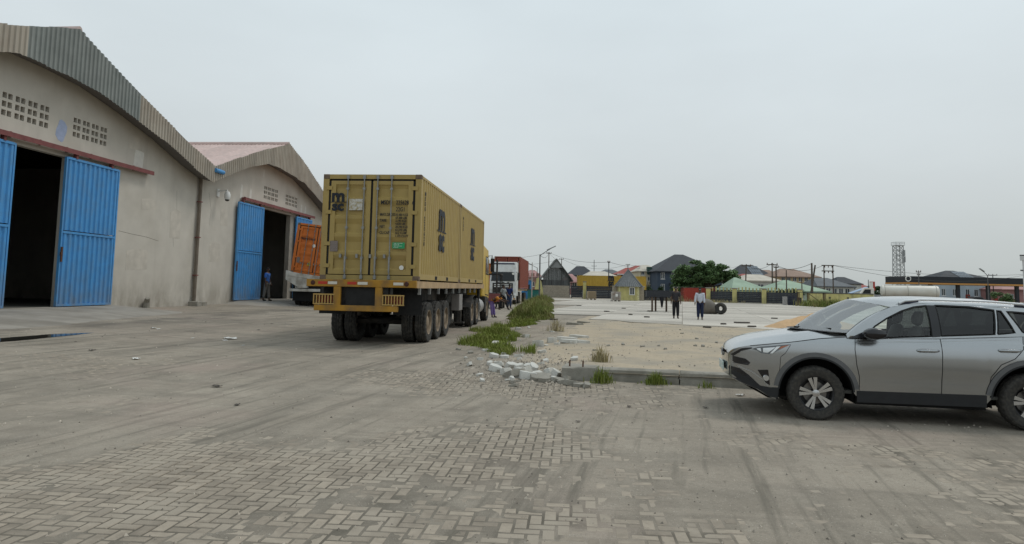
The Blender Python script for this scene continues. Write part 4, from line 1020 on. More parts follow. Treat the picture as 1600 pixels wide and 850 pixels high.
patch('b_pillar_trim', [(1.435, 1.14), (1.535, 1.15), (1.545, 1.55), (1.445, 1.55)], BLK, body, yf=g_y, off=.008, sub=4)
patch('mirror_sail', [(.43, 1.10), (.60, 1.10), (.72, 1.235), (.60, 1.18)], BLK, body, yf=g_y, off=.008, sub=4)
# windscreen and roof
def ws_b(a): return Vector((-.10+.50*a*a, .80*a, 1.168-.02*a*a))
def ws_t(a): return Vector((.64+.36*a*a, .66*a, 1.60-.085*a*a))
g = G(); rows = []
for j in range(9):
    t = j/8; rows.append([tuple(ws_b(k/8).lerp(ws_t(k/8), t)+Vector((-.03, 0, .03))*math.sin(math.pi*t)) for k in range(-8, 9)])
g.grid(rows); g.build('windscreen', G_W, body, smooth=True)
for s_ in (1, -1):
    g = G(); rows = []
    for j in range(9):
        t = j/8; p = ws_b(s_).lerp(ws_t(s_), t)+Vector((-.03, 0, .03))*math.sin(math.pi*t); a = lerp(.40, 1.03, t); z = interp([(.40, 1.10), (.56, 1.235), (.80, 1.40), (1.02, 1.515)], a)
        rows.append([tuple(p-Vector((0, s_*.012, 0))), ((p.x+a)/2, s_*(abs(p.y)+g_y(a, z))/2+s_*.012, (p.z+z)/2+.006), (a, s_*g_y(a, z), z)])
    g.grid(rows); g.build('a_pillar', SIL, body, smooth=True)
T_RC = [(.64, 1.60), (1.0, 1.645), (1.5, 1.663), (2.2, 1.645), (2.65, 1.60), (3.08, 1.535)]
T_RE = [(.64, 1.50), (1.0, 1.513), (1.2, 1.555), (1.5, 1.575), (2.2, 1.563), (2.65, 1.535), (3.08, 1.47)]
rows = []
for j in range(21):
    t = j/20; row = []
    for k in range(-10, 11):
        a = k/10; f0 = ws_t(a).x; s = lerp(f0, 3.06+.0*a*a, t)
        ze = smooth_interp(T_RE, max(s, 1.0)); zc = smooth_interp(T_RC, s); y = a*(g_y(s, ze) if s > .9 else .66)
        e_ = abs(a)**2.4
        z = lerp(zc, ze, e_)
        if t == 0: z = ws_t(a).z
        row.append((s, y, z))
    rows.append(row)
g = G(); g.grid(rows); g.build('roof', SIL, body, smooth=True, ang=80)
# tail: glass, gate
g = G(); g.grid([[(3.06, y, 1.53-.06*abs(y/.62)**2) for y in (-.62, -.3, 0, .3, .62)], [(3.20, y*1.15, 1.19) for y in (-.62, -.3, 0, .3, .62)]]); g.build('rear_glass', G_R, body, smooth=True)
g = G(); g.grid([[(3.20, y*1.15, 1.19) for y in (-.62, -.3, 0, .3, .62)], [(3.34, y*1.05, 1.12) for y in (-.62, -.3, 0, .3, .62)]]); g.build('tailgate', SIL, body, smooth=True)
# roof rails
for s_ in (1, -1):
    g = G(); pts = [(1.12, 1.565), (1.2, 1.60), (1.4, 1.618), (2.2, 1.612), (2.6, 1.585), (2.75, 1.54)]
    g.tube([(a, s_*(g_y(a, smooth_interp(T_RE, a))-.035), z) for a, z in pts], .017, 8); rl = g.build('roof_rail', M('rail_silver', (.6, .61, .62), .35, .03, metal=.6), body, smooth=True)
    g = G(); g.add([(1.08, s_*.625, 1.55), (1.36, s_*.625, 1.612), (1.36, s_*.60, 1.625), (1.10, s_*.59, 1.56), (1.36, s_*.645, 1.585), (1.12, s_*.645, 1.54)], [(0, 1, 2, 3), (0, 5, 4, 1)]); g.build('rail_foot', M('rail_black', (.02, .022, .04), .3, .05), rl)
    g = G(); g.box(2.52, 2.74, s_*.60-.02, s_*.60+.02, 1.535, 1.60); g.build('rail_foot', MATS['rail_black'], rl, bevel=.01)
# mirrors
for s_ in (1, -1):
    g = G(); rows = []
    for j in range(9):
        t = j/8; k = math.sqrt(max(0, 1-(2*t-1)**2))**.6
        rows.append([(.68+.14*math.cos(a)*k+.02*t, s_*(.93+t*.22), 1.168+.078*math.sin(a)*k+.006*t) for a in [q*math.pi/6 for q in range(12)]+[0]])
    g.grid(rows); mo = g.build('door_mirror', BLK, body, smooth=True, ang=80)
    g = G(); g.bar((.60, s_*.83, 1.125), (.65, s_*.98, 1.14), .07, .04); g.build('mirror_arm', BLK, mo)
# wipers, plate, emblem
for y0, y1 in ((-.55, .05), (.05, .62)):
    g = G(); p, q = ws_b(y0/.8)+Vector((-.0, 0, .02)), ws_b(y1/.8)+Vector((.06, 0, .045)); g.bar(p, q, .02, .02); g.build('wiper', SEAM, body)
g = G(); g.grid([[tuple(ws_b(a/8)+Vector((-.09, 0, .008))) for a in range(-8, 9)], [tuple(ws_b(a/8)+Vector((.03, 0, .012))) for a in range(-8, 9)]]); g.build('cowl', CLAD, body)
g = G(); g.box(-1.125, -1.11, -.25, .25, .55, .67); pl = g.build('number_plate', M('plate_white', (.62, .68, .66), .5, .15, 25, dirt=(.1, .32, .28), damt=.6, dscale=18), body, bevel=.004)
g = G(); g.box(-1.11, -1.05, -.1, .1, .58, .64); g.build('plate_bracket', BLK, body)
g = G(); g.lathe([(.055, -.008), (.067, 0), (.055, .008), (.045, 0)], 20, (-1.108, 0, .80), 'x', closed=True); g.build('emblem', CHRM, body, smooth=True)
# interior
g = G(); g.box(.35, 3.1, -.78, .78, .36, .40); g.grid([[(.12, -.76, 1.02), (.12, .76, 1.02)], [(.34, -.76, 1.10), (.34, .76, 1.10)], [(.55, -.74, 1.09), (.55, .74, 1.09)], [(.60, -.74, .7), (.60, .74, .7)]]); g.build('dashboard', INTR, body)
for s_, x in ((1, 1.28), (-1, 1.28), (1, 2.2), (-1, 2.2)):
    g = G(); yc = s_*.38
    def sq(x_, z_, w, d): return [(x_+d*math.cos(a), yc+w*math.sin(a), z_) for a in [q*math.pi/6 for q in range(13)]]
    g.grid([sq(x-.02, .55, .24, .10), sq(x+.04, .85, .25, .10), sq(x+.10, 1.08, .23, .08), sq(x+.14, 1.22, .19, .06), sq(x+.15, 1.25, .1, .04)])
    g.grid([sq(x+.15, 1.26, .02, .02), sq(x+.14, 1.30, .13, .055), sq(x+.15, 1.38, .14, .06), sq(x+.17, 1.45, .11, .045), sq(x+.17, 1.46, .02, .01)])
    g.box(x-.5, x+.02, yc-.24, yc+.24, .42, .62); g.build('seat', INTR, body, smooth=True)
g = G(); g.T = Matrix.Translation((.78, .38, 1.03)) @ Matrix.Rotation(R_(-65), 4, 'Y'); g.lathe([(.17, -.015), (.185, 0), (.17, .015), (.155, 0)], 24, closed=True); g.box(-.16, .16, -.03, .03, -.02, .0); g.build('steering_wheel', INTR, body, smooth=True)
# wheels: tyre, five twin-spoke alloy
def car_wheel(xc, s_):
    R0, wd = .355, .115
    g = G(); prof = [(.225, -wd*.85), (.26, -wd), (.315, -wd*1.02), (.345, -wd*.88), (.355, -wd*.6), (.355, -.045), (.347, -.04), (.347, -.03), (.355, -.025), (.355, .025), (.347, .03), (.347, .04), (.355, .045), (.355, wd*.6), (.345, wd*.88), (.315, wd*1.02), (.26, wd), (.225, wd*.85)]
    n = 90; yc = s_*(TW-wd)
    g.lathe(prof, n, (xc, yc, R0), 'y', closed=True)
    for i, (a, b) in enumerate(prof):
        if a > .34 and abs(b) > .05:
            for k in range(n):
                if k % 3 == 0: p = Vector(g.v[i*n+k]); c_ = Vector((xc, p.y, R0)); g.v[i*n+k] = tuple(c_+(p-c_)*.968)
    w = g.build('wheel', M('car_tyre', (.04, .038, .035), .9, .2, 10, dirt=(.10, .09, .075), damt=.4, dscale=30), car, smooth=True, ang=30)
    o_ = s_*(TW-.03)
    g = G(); g.lathe([(.228, s_*(-.005)), (.222, s_*.006), (.205, s_*-.01), (.195, s_*-.12), (.001, s_*-.13)], 40, (xc, o_, R0), 'y', caps=False); ri = g.build('rim', M('rim_dark', (.03, .03, .032), .45, .1), w, smooth=True, ang=40)
    for k in range(5):
        for d in (-.18, .18):
            a = 2*math.pi*k/5+math.pi/2+d+.2; a2 = 2*math.pi*k/5+math.pi/2+d*.95+.2; g = G()
            p0 = Vector((math.cos(a)*.045, 0, math.sin(a)*.045)); p1 = Vector((math.cos(a2)*.212, 0, math.sin(a2)*.212)); pd = Vector((-math.sin(a2), 0, math.cos(a2)))
            w0, w1 = .011, .025
            vs = []
            for (p, ww, yy) in ((p0, w0, -.012), (p1, w1, -.004)):
                for dy in (0, -.03):
                    for sg in (-1, 1): q = p+pd*ww*sg; vs.append((xc+q.x, o_+s_*(yy+dy), R0+q.z))
            g.add(vs, [(0, 1, 5, 4), (2, 6, 7, 3), (0, 4, 6, 2), (1, 3, 7, 5)]); g.build('spoke', CHRM, ri)
    g = G(); g.lathe([(.05, s_*-.02), (.046, s_*-.004), (.03, s_*0), (.001, s_*.002)], 20, (xc, o_, R0), 'y', caps=False); g.build('hub_cap', CHRM, ri, smooth=True)
    g = G(); g.lathe([(.15, s_*-.10), (.15, s_*-.095), (.02, s_*-.095)], 28, (xc, o_, R0), 'y', caps=False); g.build('brake_disc', M('disc', (.2, .19, .18), .4, .1, metal=.8), ri)
for xc in (0, WB):
    for s_ in (1, -1): car_wheel(xc, s_)
g = G(); g.tube([(0, -.8, .36), (0, .8, .36)], .05, 8); g.build('axle', SEAM, car); g = G(); g.tube([(WB, -.8, .36), (WB, .8, .36)], .05, 8); g.build('axle', SEAM, car)
# the car was laid out with +y towards the camera; turn it the right way round
def flip_y(o):
    for c in o.children:
        if c.type == 'MESH' and not c.data.get('flipped'):
            c.data.transform(Matrix.Diagonal((1, -1, 1, 1))); c.data.flip_normals(); c.data['flipped'] = 1
        flip_y(c)
flip_y(car)
# ================================================================== PEOPLE (local: facing -y, x to the figure's left, z up, feet at 0; base height 1.75)
SKIN = M('dark_skin', (.085, .045, .028), .55, .08, 10, spec=.35)
def skin_mesh(name, verts, edges, rad, mats, parent, root=0, sub=1):
    me = bpy.data.meshes.new(name); me.from_pydata(verts, edges, []); o = bpy.data.objects.new(name, me); COL.objects.link(o)
    m = o.modifiers.new('skin', 'SKIN'); m.use_smooth_shade = True
    sv = me.skin_vertices[0].data
    for i, r in enumerate(rad): sv[i].radius = tuple(q*1.13 for q in r) if isinstance(r, tuple) else (r*1.13, r*1.13)
    sv[root].use_root = True
    s = o.modifiers.new('sub', 'SUBSURF'); s.levels = sub; s.render_levels = sub
    dg = bpy.context.evaluated_depsgraph_get(); new = bpy.data.meshes.new_from_object(o.evaluated_get(dg))
    bpy.data.objects.remove(o); bpy.data.meshes.remove(me)
    new.name = name; new.materials.clear(); new.polygons.foreach_set('use_smooth', [True]*len(new.polygons))
    return link(name, new, parent, mats)
def person(label, loc, rz, h, shirt, trousers, shoes, group=None, lean=0, arms=((0, 0), (0, 0)), legs=((0, 0), (0, 0)), long_sleeve=False, shorts=False, cap=None, hair=(.012, .011, .010), twist=0):
    """arms/legs: ((swing forward, spread out) for +x side, same for -x side), radians-ish; lean bends the trunk forward"""
    p = thing('person', label, 'person', loc, rz, group); k = h/1.75; p.scale = (k, k, k)
    V = Vector
    cl, sn = math.cos(lean), math.sin(lean)
    def T(x, y, z):   # bend trunk about hips (z=.95) towards -y
        dz = z-.95; return V((x, y*cl-dz*sn, .95+dz*cl+y*sn))
    hip = V((0, 0, .95))
    vs, ed, rd, tagz = [], [], [], {}
    def add(n, co, r, par=None):
        vs.append(tuple(co)); rd.append(r); tagz[n] = len(vs)-1
        if par: ed.append((tagz[par], len(vs)-1))
        return V(co)
    add('pelvis', hip, (.125, .10)); add('waist', T(0, 0, 1.10), (.125, .095), 'pelvis'); add('chest', T(0, -.01, 1.30), (.15, .105), 'waist'); add('collar', T(0, 0, 1.44), (.10, .08), 'chest')
    add('neck', T(0, -.005, 1.52), .052, 'collar'); add('jaw', T(0, -.022, 1.585), (.062, .072), 'neck'); add('head', T(0, -.015, 1.665), (.074, .092), 'jaw'); add('crown', T(0, -.008, 1.725), (.055, .068), 'head')
    limb = {}
    for s, (sw, sp), (lw, lb) in ((1, arms[0], legs[0]), (-1, arms[1], legs[1])):
        q = 'L' if s > 0 else 'R'
        sh = add('sh'+q, T(s*.185, 0, 1.42), .062, 'collar')
        d = V((s*math.sin(sp), -math.sin(sw)*math.cos(sp), -math.cos(sw)*math.cos(sp))); el = add('el'+q, sh+d*.29, .044, 'sh'+q)
        sw2 = sw+.28; d2 = V((s*math.sin(sp*.5), -math.sin(sw2), -math.cos(sw2))).normalized(); wr = add('wr'+q, el+d2*.25, .028, 'el'+q)
        pa = add('pa'+q, wr+d2*.075, (.032, .018), 'wr'+q)
        side = V((1, 0, 0)).cross(d2).normalized()
        for f in range(4):
            o = side*(f-1.5)*.019; l = (.075, .085, .08, .06)[f]
            add('f%d%s' % (f, q), pa+o+d2*.03, .0085, 'pa'+q); add('g%d%s' % (f, q), pa+o+d2*l+V((-s*.012, 0, 0)), .007, 'f%d%s' % (f, q))
        tdir = (d2*.6-side*.8).normalized(); add('t0'+q, wr+d2*.02+tdir*.03, .010, 'wr'+q); add('t1'+q, wr+d2*.03+tdir*.075, .008, 't0'+q)
        hp = add('hp'+q, V((s*.09, 0, .90)), .092, 'pelvis')
        d = V((s*.03, -math.sin(lw), -math.cos(lw))); kn = add('kn'+q, hp+d*.43, .062, 'hp'+q)
        d2 = V((s*.01, math.sin(lb-lw) if lb else -math.sin(lw)*.9, -math.cos(lb-lw) if lb else -math.cos(lw*.9))); an = add('an'+q, kn+d2.normalized()*.40, .040, 'kn'+q)
        add('he'+q, an+V((0, .02, -.05)), .035, 'an'+q); add('to'+q, an+V((s*.02, -.15, -.055)), (.040, .022), 'he'+q)
        limb[q] = (sh, el, wr, hp, kn, an)
    mn = min(v[2] for v in vs)-.022
    dz = -mn if abs(mn) < .25 else 0
    vs = [(x, y, z+dz) for x, y, z in vs]
    body = skin_mesh('body', vs, ed, rd, [SKIN], p)
    S = lambda v: (v.x, v.y, v.z+dz)
    # face: nose, ears, eyes joined to the same mesh is too small to matter at this range, kept as features of the head
    HT = lambda x, y, z: S(T(x, y, z))
    g = G(); g.tube([HT(0, -.09, 1.66), HT(0, -.125, 1.625), HT(0, -.09, 1.615)], .012, 6); g.build('nose', SKIN, body, smooth=True)
    for s in (-1, 1):
        g = G(); g.tube([HT(s*.072, .01, 1.675), HT(s*.088, .015, 1.65), HT(s*.074, .01, 1.615)], .012, 6); g.build('ear', SKIN, body, smooth=True)
        g = G(); g.lathe([(0, -.004), (.012, 0), (0, .004)], 8, HT(s*.032, -.098, 1.668), 'y'); g.build('eye', M('eye_white', (.6, .58, .55), .3, .02), body)
    g = G(); g.bar(HT(-.025, -.095, 1.588), HT(.025, -.095, 1.588), .012, .01); g.build('mouth', M('lip', (.10, .04, .035), .5, .05), body)
    # hair / cap
    g = G(); rows = []
    for j in range(6):
        th_ = j/5*1.62; rows.append([HT(.081*math.sin(th_)*math.cos(a), -.006+(.100 if math.sin(a) > 0 else .094)*math.sin(th_)*math.sin(a), 1.672+.095*math.cos(th_)) for a in [q*math.pi/8 for q in range(17)]])
    g.grid(rows); g.build('hair', M('black_hair', hair, .9, .2, 40) if not cap else M('cap_'+label[:12], cap, .8, .1), p, smooth=True)
    # shirt
    sv, se, sr = [], [], []
    def a2(co, r, par=None):
        sv.append(tuple(co)); sr.append(r)
        if par is not None: se.append((par, len(sv)-1))
        return len(sv)-1
    i0 = a2(S(T(0, 0, .83)) if lean < .3 else S(T(0, 0, .93)), (.152, .122)); i1 = a2(S(T(0, 0, 1.08)), (.148, .118), i0); i2 = a2(S(T(0, -.01, 1.30)), (.168, .124), i1); i3 = a2(S(T(0, 0, 1.445)), (.11, .09), i2)
    for q, s in (('L', 1), ('R', -1)):
        sh, el, wr = limb[q][:3]; j = a2(S(sh), .078, i3)
        if long_sleeve: j = a2(S(el), .060, j); a2(S(el.lerp(wr, .93)), .045, j)
        else: a2(S(sh.lerp(el, .82)), .066, j)
    skin_mesh('shirt', sv, se, sr, [shirt], p)
    sv, se, sr = [], [], []
    i0 = a2(S(V((0, 0, 1.03))), (.148, .120))
    for q, s in (('L', 1), ('R', -1)):
        hp, kn, an = limb[q][3:]; j = a2(S(hp), .112, i0); j = a2(S(kn), .084 if not shorts else .095, j)
        a2(S(kn.lerp(an, .9 if not shorts else .12)), .066 if not shorts else .094, j)
    skin_mesh('trousers', sv, se, sr, [trousers], p)
    for q, s in (('L', 1), ('R', -1)):
        an = limb[q][5]; skin_mesh('shoe', [S(an+V((0, .035, -.04))), S(an+V((0, -.03, -.045))), S(an+V((s*.02, -.16, -.058)))], [(0, 1), (1, 2)], [.042, (.045, .040), (.044, .028)], [shoes], p)
    return p
def cloth(n, c): return M(n, c, .9, .12, 14, .2, 40, spec=.15)
bk, nav, wht = cloth('black_cloth', (.022, .022, .025)), cloth('navy_cloth', (.022, .03, .065)), cloth('pale_blue_shirt', (.52, .55, .62))
shoe_d, shoe_g = cloth('dark_shoe', (.02, .018, .017)), cloth('grey_shoe', (.22, .20, .18))
q = onz(1056, 497.5, SZ)
person('man in black polo shirt and black trousers standing on the concrete yard', (q.x, q.y, SZ), R_(-8), 1.72, cloth('charcoal_polo', (.045, .043, .048)), bk, shoe_d, arms=((.05, .16), (.05, .18)), legs=((.02, 0), (-.03, 0)))
q = onz(1094, 499.5, SZ)
person('man in pale blue long sleeved shirt and navy trousers standing on the concrete yard', (q.x, q.y, SZ), R_(-12), 1.68, wht, nav, shoe_g, arms=((.0, .10), (.15, .22)), legs=((-.06, 0), (.05, 0)), long_sleeve=True)
q = P(-18.1, 39.3)
person('man in blue t-shirt and grey trousers walking into the second warehouse doorway', (q.x, q.y, .52), WRZ-math.pi/2+R_(95), 1.95, cloth('blue_tee', (.06, .16, .48)), cloth('grey_cloth', (.14, .13, .12)), shoe_d, arms=((.1, .14), (-.1, .14)), legs=((.14, 0), (-.16, 0)))
q = onz(768, 496, 0)
person('bent over person in orange top and purple trousers beside the truck wheels', (q.x, q.y, 0), R_(70), 1.5, cloth('orange_cloth', (.50, .20, .04)), cloth('purple_cloth', (.17, .12, .30)), shoe_d, 'people by the truck', lean=1.0, arms=((1.1, .1), (1.0, .1)), legs=((.2, 0), (.1, 0)))
q = onz(786, 484, 0)
person('striding person in grey patterned top in front of the white truck', (q.x, q.y, 0), R_(60), 1.80, cloth('grey_top', (.24, .25, .25)), bk, shoe_d, 'people by the truck', arms=((.5, .1), (-.3, .1)), legs=((.42, 0), (-.35, 0)))
q = onz(795.5, 482, 0)
person('person in navy shirt and jeans standing in front of the white truck', (q.x, q.y, 0), R_(150), 1.80, cloth('navy_shirt', (.02, .035, .12)), cloth('jeans', (.05, .07, .13)), shoe_d, 'people by the truck', arms=((.05, .2), (.05, .2)))
# ================================================================== WEEDS, RUBBLE, LITTER
GRA = M('fresh_grass', (.17, .215, .035), .8, .3, 3, dirt=(.20, .20, .055), damt=.7, dscale=2.5, rnd=-.3)
GRD = M('tall_weeds', (.145, .175, .04), .85, .3, 2, dirt=(.24, .195, .09), damt=.75, dscale=1.2, rnd=-.35)
DRY = M('dry_grass', (.36, .31, .17), .9, .25, 3, rnd=-.25)
def blades(g, pts, hfun, w=.012, bend=.5, rows=2):
    for x, y, z in pts:
        h = hfun(x, y)*random.uniform(.55, 1.25)
        if h <= .02: continue
        a = random.uniform(0, 6.283); b = random.uniform(.1, 1)*bend*h; ww = w*random.uniform(.6, 1.4)
        dx, dy = math.cos(a), math.sin(a); px, py = -dy*ww/2, dx*ww/2
        g.add([(x-px, y-py, z-.01), (x+px, y+py, z-.01), (x+px*.9+dx*b*.35, y+py*.9+dy*b*.35, z+h*.62), (x-px*.9+dx*b*.35, y-py*.9+dy*b*.35, z+h*.62), (x+dx*b, y+dy*b, z+h)], [(0, 1, 2, 3), (3, 2, 4)])
def scatter(n, fx):
    out = []
    while len(out) < n:
        p = fx()
        if p: out.append(p)
    return out
def surf(x, y): return max(ground_z(x, y), dirt_z(x, y) if (x > -2.5 and 12.4 < y < 39) else -9)
# tall weeds along the left edge of the concrete yard
def f_tall():
    y = random.uniform(32, 92) if random.random() < .45 else random.uniform(32, 52); cx = interp([(32, .95), (36, 1.0), (60, 2.3), (92, 4.3)], y); wd = interp([(32, .9), (36, 1.3), (60, 1.5), (92, 1.6)], y)
    x = cx+random.uniform(-1, 1)*wd
    if noise.noise(Vector((x*.6, y*.35, 2)))+.45-abs(x-cx)/wd*.45 < 0: return None
    return x, y, ground_z(x, y)
g = G(); blades(g, scatter(15000, f_tall), lambda x, y: (.50+.6*noise.noise(Vector((x*1.3, y*.8, 4))))*(1.1-1.0*min(1, abs(x-interp([(32, .95), (36, 1.0), (60, 2.3), (92, 4.3)], y))/interp([(32, .9), (36, 1.3), (60, 1.5), (92, 1.6)], y))**2)*ss(31, 36, y), .032, .6)
o = g.build('tall_weeds', GRD, norm=False); tag(o, 'tall rank weeds along the edge of the concrete yard', 'weeds', kind='stuff')
# low bright grass nearer
def f_low():
    y = random.uniform(16.2, 31); cx = interp([(16.2, -.1), (18, -.35), (23, -.6), (31, .3)], y); wd = interp([(16.2, .7), (18, 1.0), (24, 1.3), (31, 1.2)], y)
    x = cx+random.uniform(-1, 1)*wd
    if noise.noise(Vector((x*.9, y*.55, 7)))*1.5+.12-abs(x-cx)/wd*.5 < random.uniform(-.08, .08): return None
    return x, y, surf(x, y)
g = G(); blades(g, scatter(9000, f_low), lambda x, y: .15+.22*noise.noise(Vector((x*1.1, y*.8, 9))), .014, .8)
o = g.build('low_grass', GRA, norm=False); tag(o, 'low bright green grass between the truck and the rubble', 'grass', kind='stuff')
def tuft(label, px, py, z, h, n, r, mat, dryness=0):
    q = onz(px, py, z); g = G()
    if z < 0: z = zg(q.x, q.y)+.015
    pts = [(random.gauss(0, r), random.gauss(0, r*.7), 0) for _ in range(n)]
    blades(g, pts, lambda x, y: h*(1.1-min(.8, math.hypot(x, y)/(3*r))), .011, .75)
    o = g.build('grass_tuft', mat, norm=False); o.location = (q.x, q.y, z-.02); tag(o, label, 'grass tuft', kind='stuff')
tuft('green grass tuft in front of the gap between concrete stump and kerb beam', 941, 602, -.09, .30, 170, .10, GRA)
tuft('thin green grass tuft growing against the middle of the kerb beam', 1025, 604, -.09, .24, 220, .10, GRA)
tuft('sparse weed growing at the kerb beam beside the car bumper', 1103, 609, -.09, .17, 50, .07, GRA)
tuft('dry pale grass tuft behind the concrete stump', 938, 566, .08, .36, 170, .11, DRY)
tuft('dry weeds beside the flat stones at the edge of the sandy ground', 869, 518, -.02, .55, 130, .16, DRY)
# rubble
def chunk(label, name, loc, size, rot, mat, seed, group=None, cat='rubble'):
    rnd = random.Random(seed); g = G(); sx, sy, sz = size
    n = rnd.choice((5, 6, 7)); ring = []
    for k in range(n):
        a = 2*math.pi*(k+rnd.uniform(-.3, .3))/n; ring.append((math.cos(a)*sx/2*rnd.uniform(.75, 1.1), math.sin(a)*sy/2*rnd.uniform(.75, 1.1)))
    vs = [(x, y, -sz/2) for x, y in ring]+[(x*rnd.uniform(.85, 1.0), y*rnd.uniform(.85, 1.0), sz/2*rnd.uniform(.75, 1.1)) for x, y in ring]
    g.add(vs, [tuple(range(n))[::-1], tuple(range(n, 2*n))]+[(k, (k+1) % n, n+(k+1) % n, n+k) for k in range(n)])
    o = g.build(name, mat, bevel=min(size)*.05); o.location = loc; o.rotation_euler = rot; tag(o, label, cat, group)
rs = random.Random(5)
spots = [(775, 578, .34, 'w'), (790, 582, .26, 'w'), (803, 586, .45, 'c'), (817, 584, .42, 'w'), (826, 588, .38, 'w'), (838, 585, .34, 'w'), (845, 590, .36, 'c'), (858, 583, .30, 'w'), (868, 586, .34, 'w'), (852, 592, .24, 'c'), (880, 594, .22, 'd'), (893, 596, .26, 'd'), (905, 598, .24, 'd'), (917, 599, .2, 'd'), (782, 572, .24, 'w'), (798, 574, .22, 'w'), (811, 577, .3, 'w'), (765, 570, .2, 'w'), (750, 562, .16, 'w'), (833, 577, .28, 'w'), (873, 592, .22, 'd'), (886, 590, .2, 'd'),
         (842, 540, .5, 'w'), (862, 536, .42, 'w'), (775, 540, .34, 'w'), (790, 531, .3, 'w'), (760, 548, .22, 'w'), (745, 535, .2, 'w'), (822, 527, .34, 'w'), (735, 552, .18, 'c'), (716, 547, .14, 'c'), (728, 560, .13, 'w'), (810, 515, .3, 'w')]
spots += [(rs.gauss(822, 34), rs.gauss(585, 5), rs.uniform(.10, .2), rs.choice('wwc')) for _ in range(26)]+[(rs.uniform(725, 900), rs.uniform(512, 572), rs.uniform(.10, .26), 'w') for _ in range(22)]+[(rs.uniform(890, 1130), rs.uniform(515, 560), rs.uniform(.08, .16), 'c') for _ in range(12)]
for i, (x, y, s, m_) in enumerate(spots):
    q = onz(x, y, 0); z0 = surf(q.x, q.y); mat = {'w': CMW, 'c': CM, 'd': CM}[m_]
    far = y < 560
    sz = s*rs.uniform(.28, .5)
    on_sand = x > 889 and y < 562
    lab = 'broken grey concrete lump lying on the sandy ground' if on_sand else 'pale broken concrete slab lying in the low grass' if far else 'broken grey kerb block lying at the foot of the concrete stump' if m_ == 'd' else 'pale broken concrete chunk in the rubble heap' if m_ == 'w' else 'grey broken concrete chunk in the rubble heap'
    grp = 'lumps on the sand' if on_sand else 'slabs in the grass' if far else 'kerb blocks by the stump' if m_ == 'd' else 'pale rubble chunks' if m_ == 'w' else 'grey rubble chunks'
    szw = 'large ' if s > .33 else 'small ' if s < .17 else 'mid sized '
    lab, grp = szw+lab, szw+grp
    tilt = rs.uniform(-.5, .5) if not far else rs.uniform(-.1, .1)
    chunk(lab, 'broken_concrete' if far else 'concrete_chunk', (q.x, q.y, z0+sz*.28+abs(tilt)*s*.15), (s*1.25, s*.75, sz), (tilt, rs.uniform(-.25, .25), rs.uniform(0, 3)), mat, i, grp)
for i, (x, y, s) in enumerate(((885, 533, .55), (905, 530, .5), (895, 538, .6), (898, 508, .5), (912, 505, .4))):
    q = onz(x, y, 0); chunk('flat stone slab at the edge of the sandy ground', 'flat_stone', (q.x, q.y, surf(q.x, q.y)+.04), (s*1.6, s*.8, .10), (0, .05, rs.uniform(-.4, .2)), CMW if i < 3 else CM, 60+i, 'flat slabs at the edge of the sand', 'stone')
# gravel crumbs
g = G()
def crumb(x, y, z, s):
    n = [Vector((random.uniform(-1, 1), random.uniform(-1, 1), random.uniform(-.5, .9))) for _ in range(1)]
    a = random.uniform(0, 6.28); v = [(x+math.cos(a+k*2.1)*s*random.uniform(.6, 1.2), y+math.sin(a+k*2.1)*s*random.uniform(.6, 1.2), z-.004) for k in range(3)]+[(x+random.uniform(-.3, .3)*s, y+random.uniform(-.3, .3)*s, z+s*random.uniform(.4, .9))]
    g.add(v, [(0, 1, 3), (1, 2, 3), (2, 0, 3)])
for _ in range(6500):
    Y = 4+36*random.random()**1.6; X = random.uniform(-.78, .72)*Y; crumb(X, Y, surf(X, Y), random.choice((.006, .008, .010, .014, .02))*(1+Y*.02))
for _ in range(1500):
    q = onz(random.gauss(815, 45), random.gauss(578, 14), 0)
    if q.y < 20: crumb(q.x, q.y, surf(q.x, q.y), random.uniform(.012, .05))
for _ in range(420):
    s = random.uniform(0, 9); d = random.uniform(.3, 15); p = Vector((1, 12.62, 0))+KD*s-KN*d; crumb(p.x, p.y, surf(p.x, p.y), random.uniform(.012, .045))
tag(g.build('gravel', M('gravel', (.34, .30, .25), .9, .3, 5, rnd=-.5), norm=False), 'loose stones and crumbs scattered over the yard', 'gravel', kind='stuff')
# litter
for i, (x, y, s, c) in enumerate(((240, 513, .16, 0), (248, 514, .12, 0), (302, 524, .1, 0), (360, 524, .32, 0), (352, 526, .14, 0), (380, 532, .1, 0), (213, 551, .16, 0), (144, 542, .22, 1), (118, 532, .1, 1), (404, 512, .2, 1), (425, 504, .14, 1), (372, 605, .14, 1), (340, 582, .25, 1), (654, 655, .07, 1), (903, 641, .10, 1), (983, 620, .12, 1), (1157, 606, .14, 0), (1102, 622, .12, 1))):
    s *= .62 if c else 1.0
    q = onz(x, y, .05 if x > 500 else .15); z = surf(q.x, q.y); g = G(); rd = random.Random(i+90); n = 5
    g.grid([[(s*(a/n-.5), s*.7*(b/n-.5), .01+rd.uniform(0, .35)*s*.5) for a in range(n+1)] for b in range(n+1)])
    o = g.build('litter_scrap', M('litter_white', (.68, .67, .64), .7, .1) if c == 0 else M('litter_dark', (.07, .06, .05), .8, .2), smooth=False); o.location = (q.x, q.y, z); o.rotation_euler = (0, 0, rd.uniform(0, 3))
    tag(o, 'crumpled white plastic scrap lying on the dusty yard' if c == 0 else 'small dark scrap lying on the dusty yard', 'litter', 'white scraps on the yard' if c == 0 else 'dark scraps on the yard')
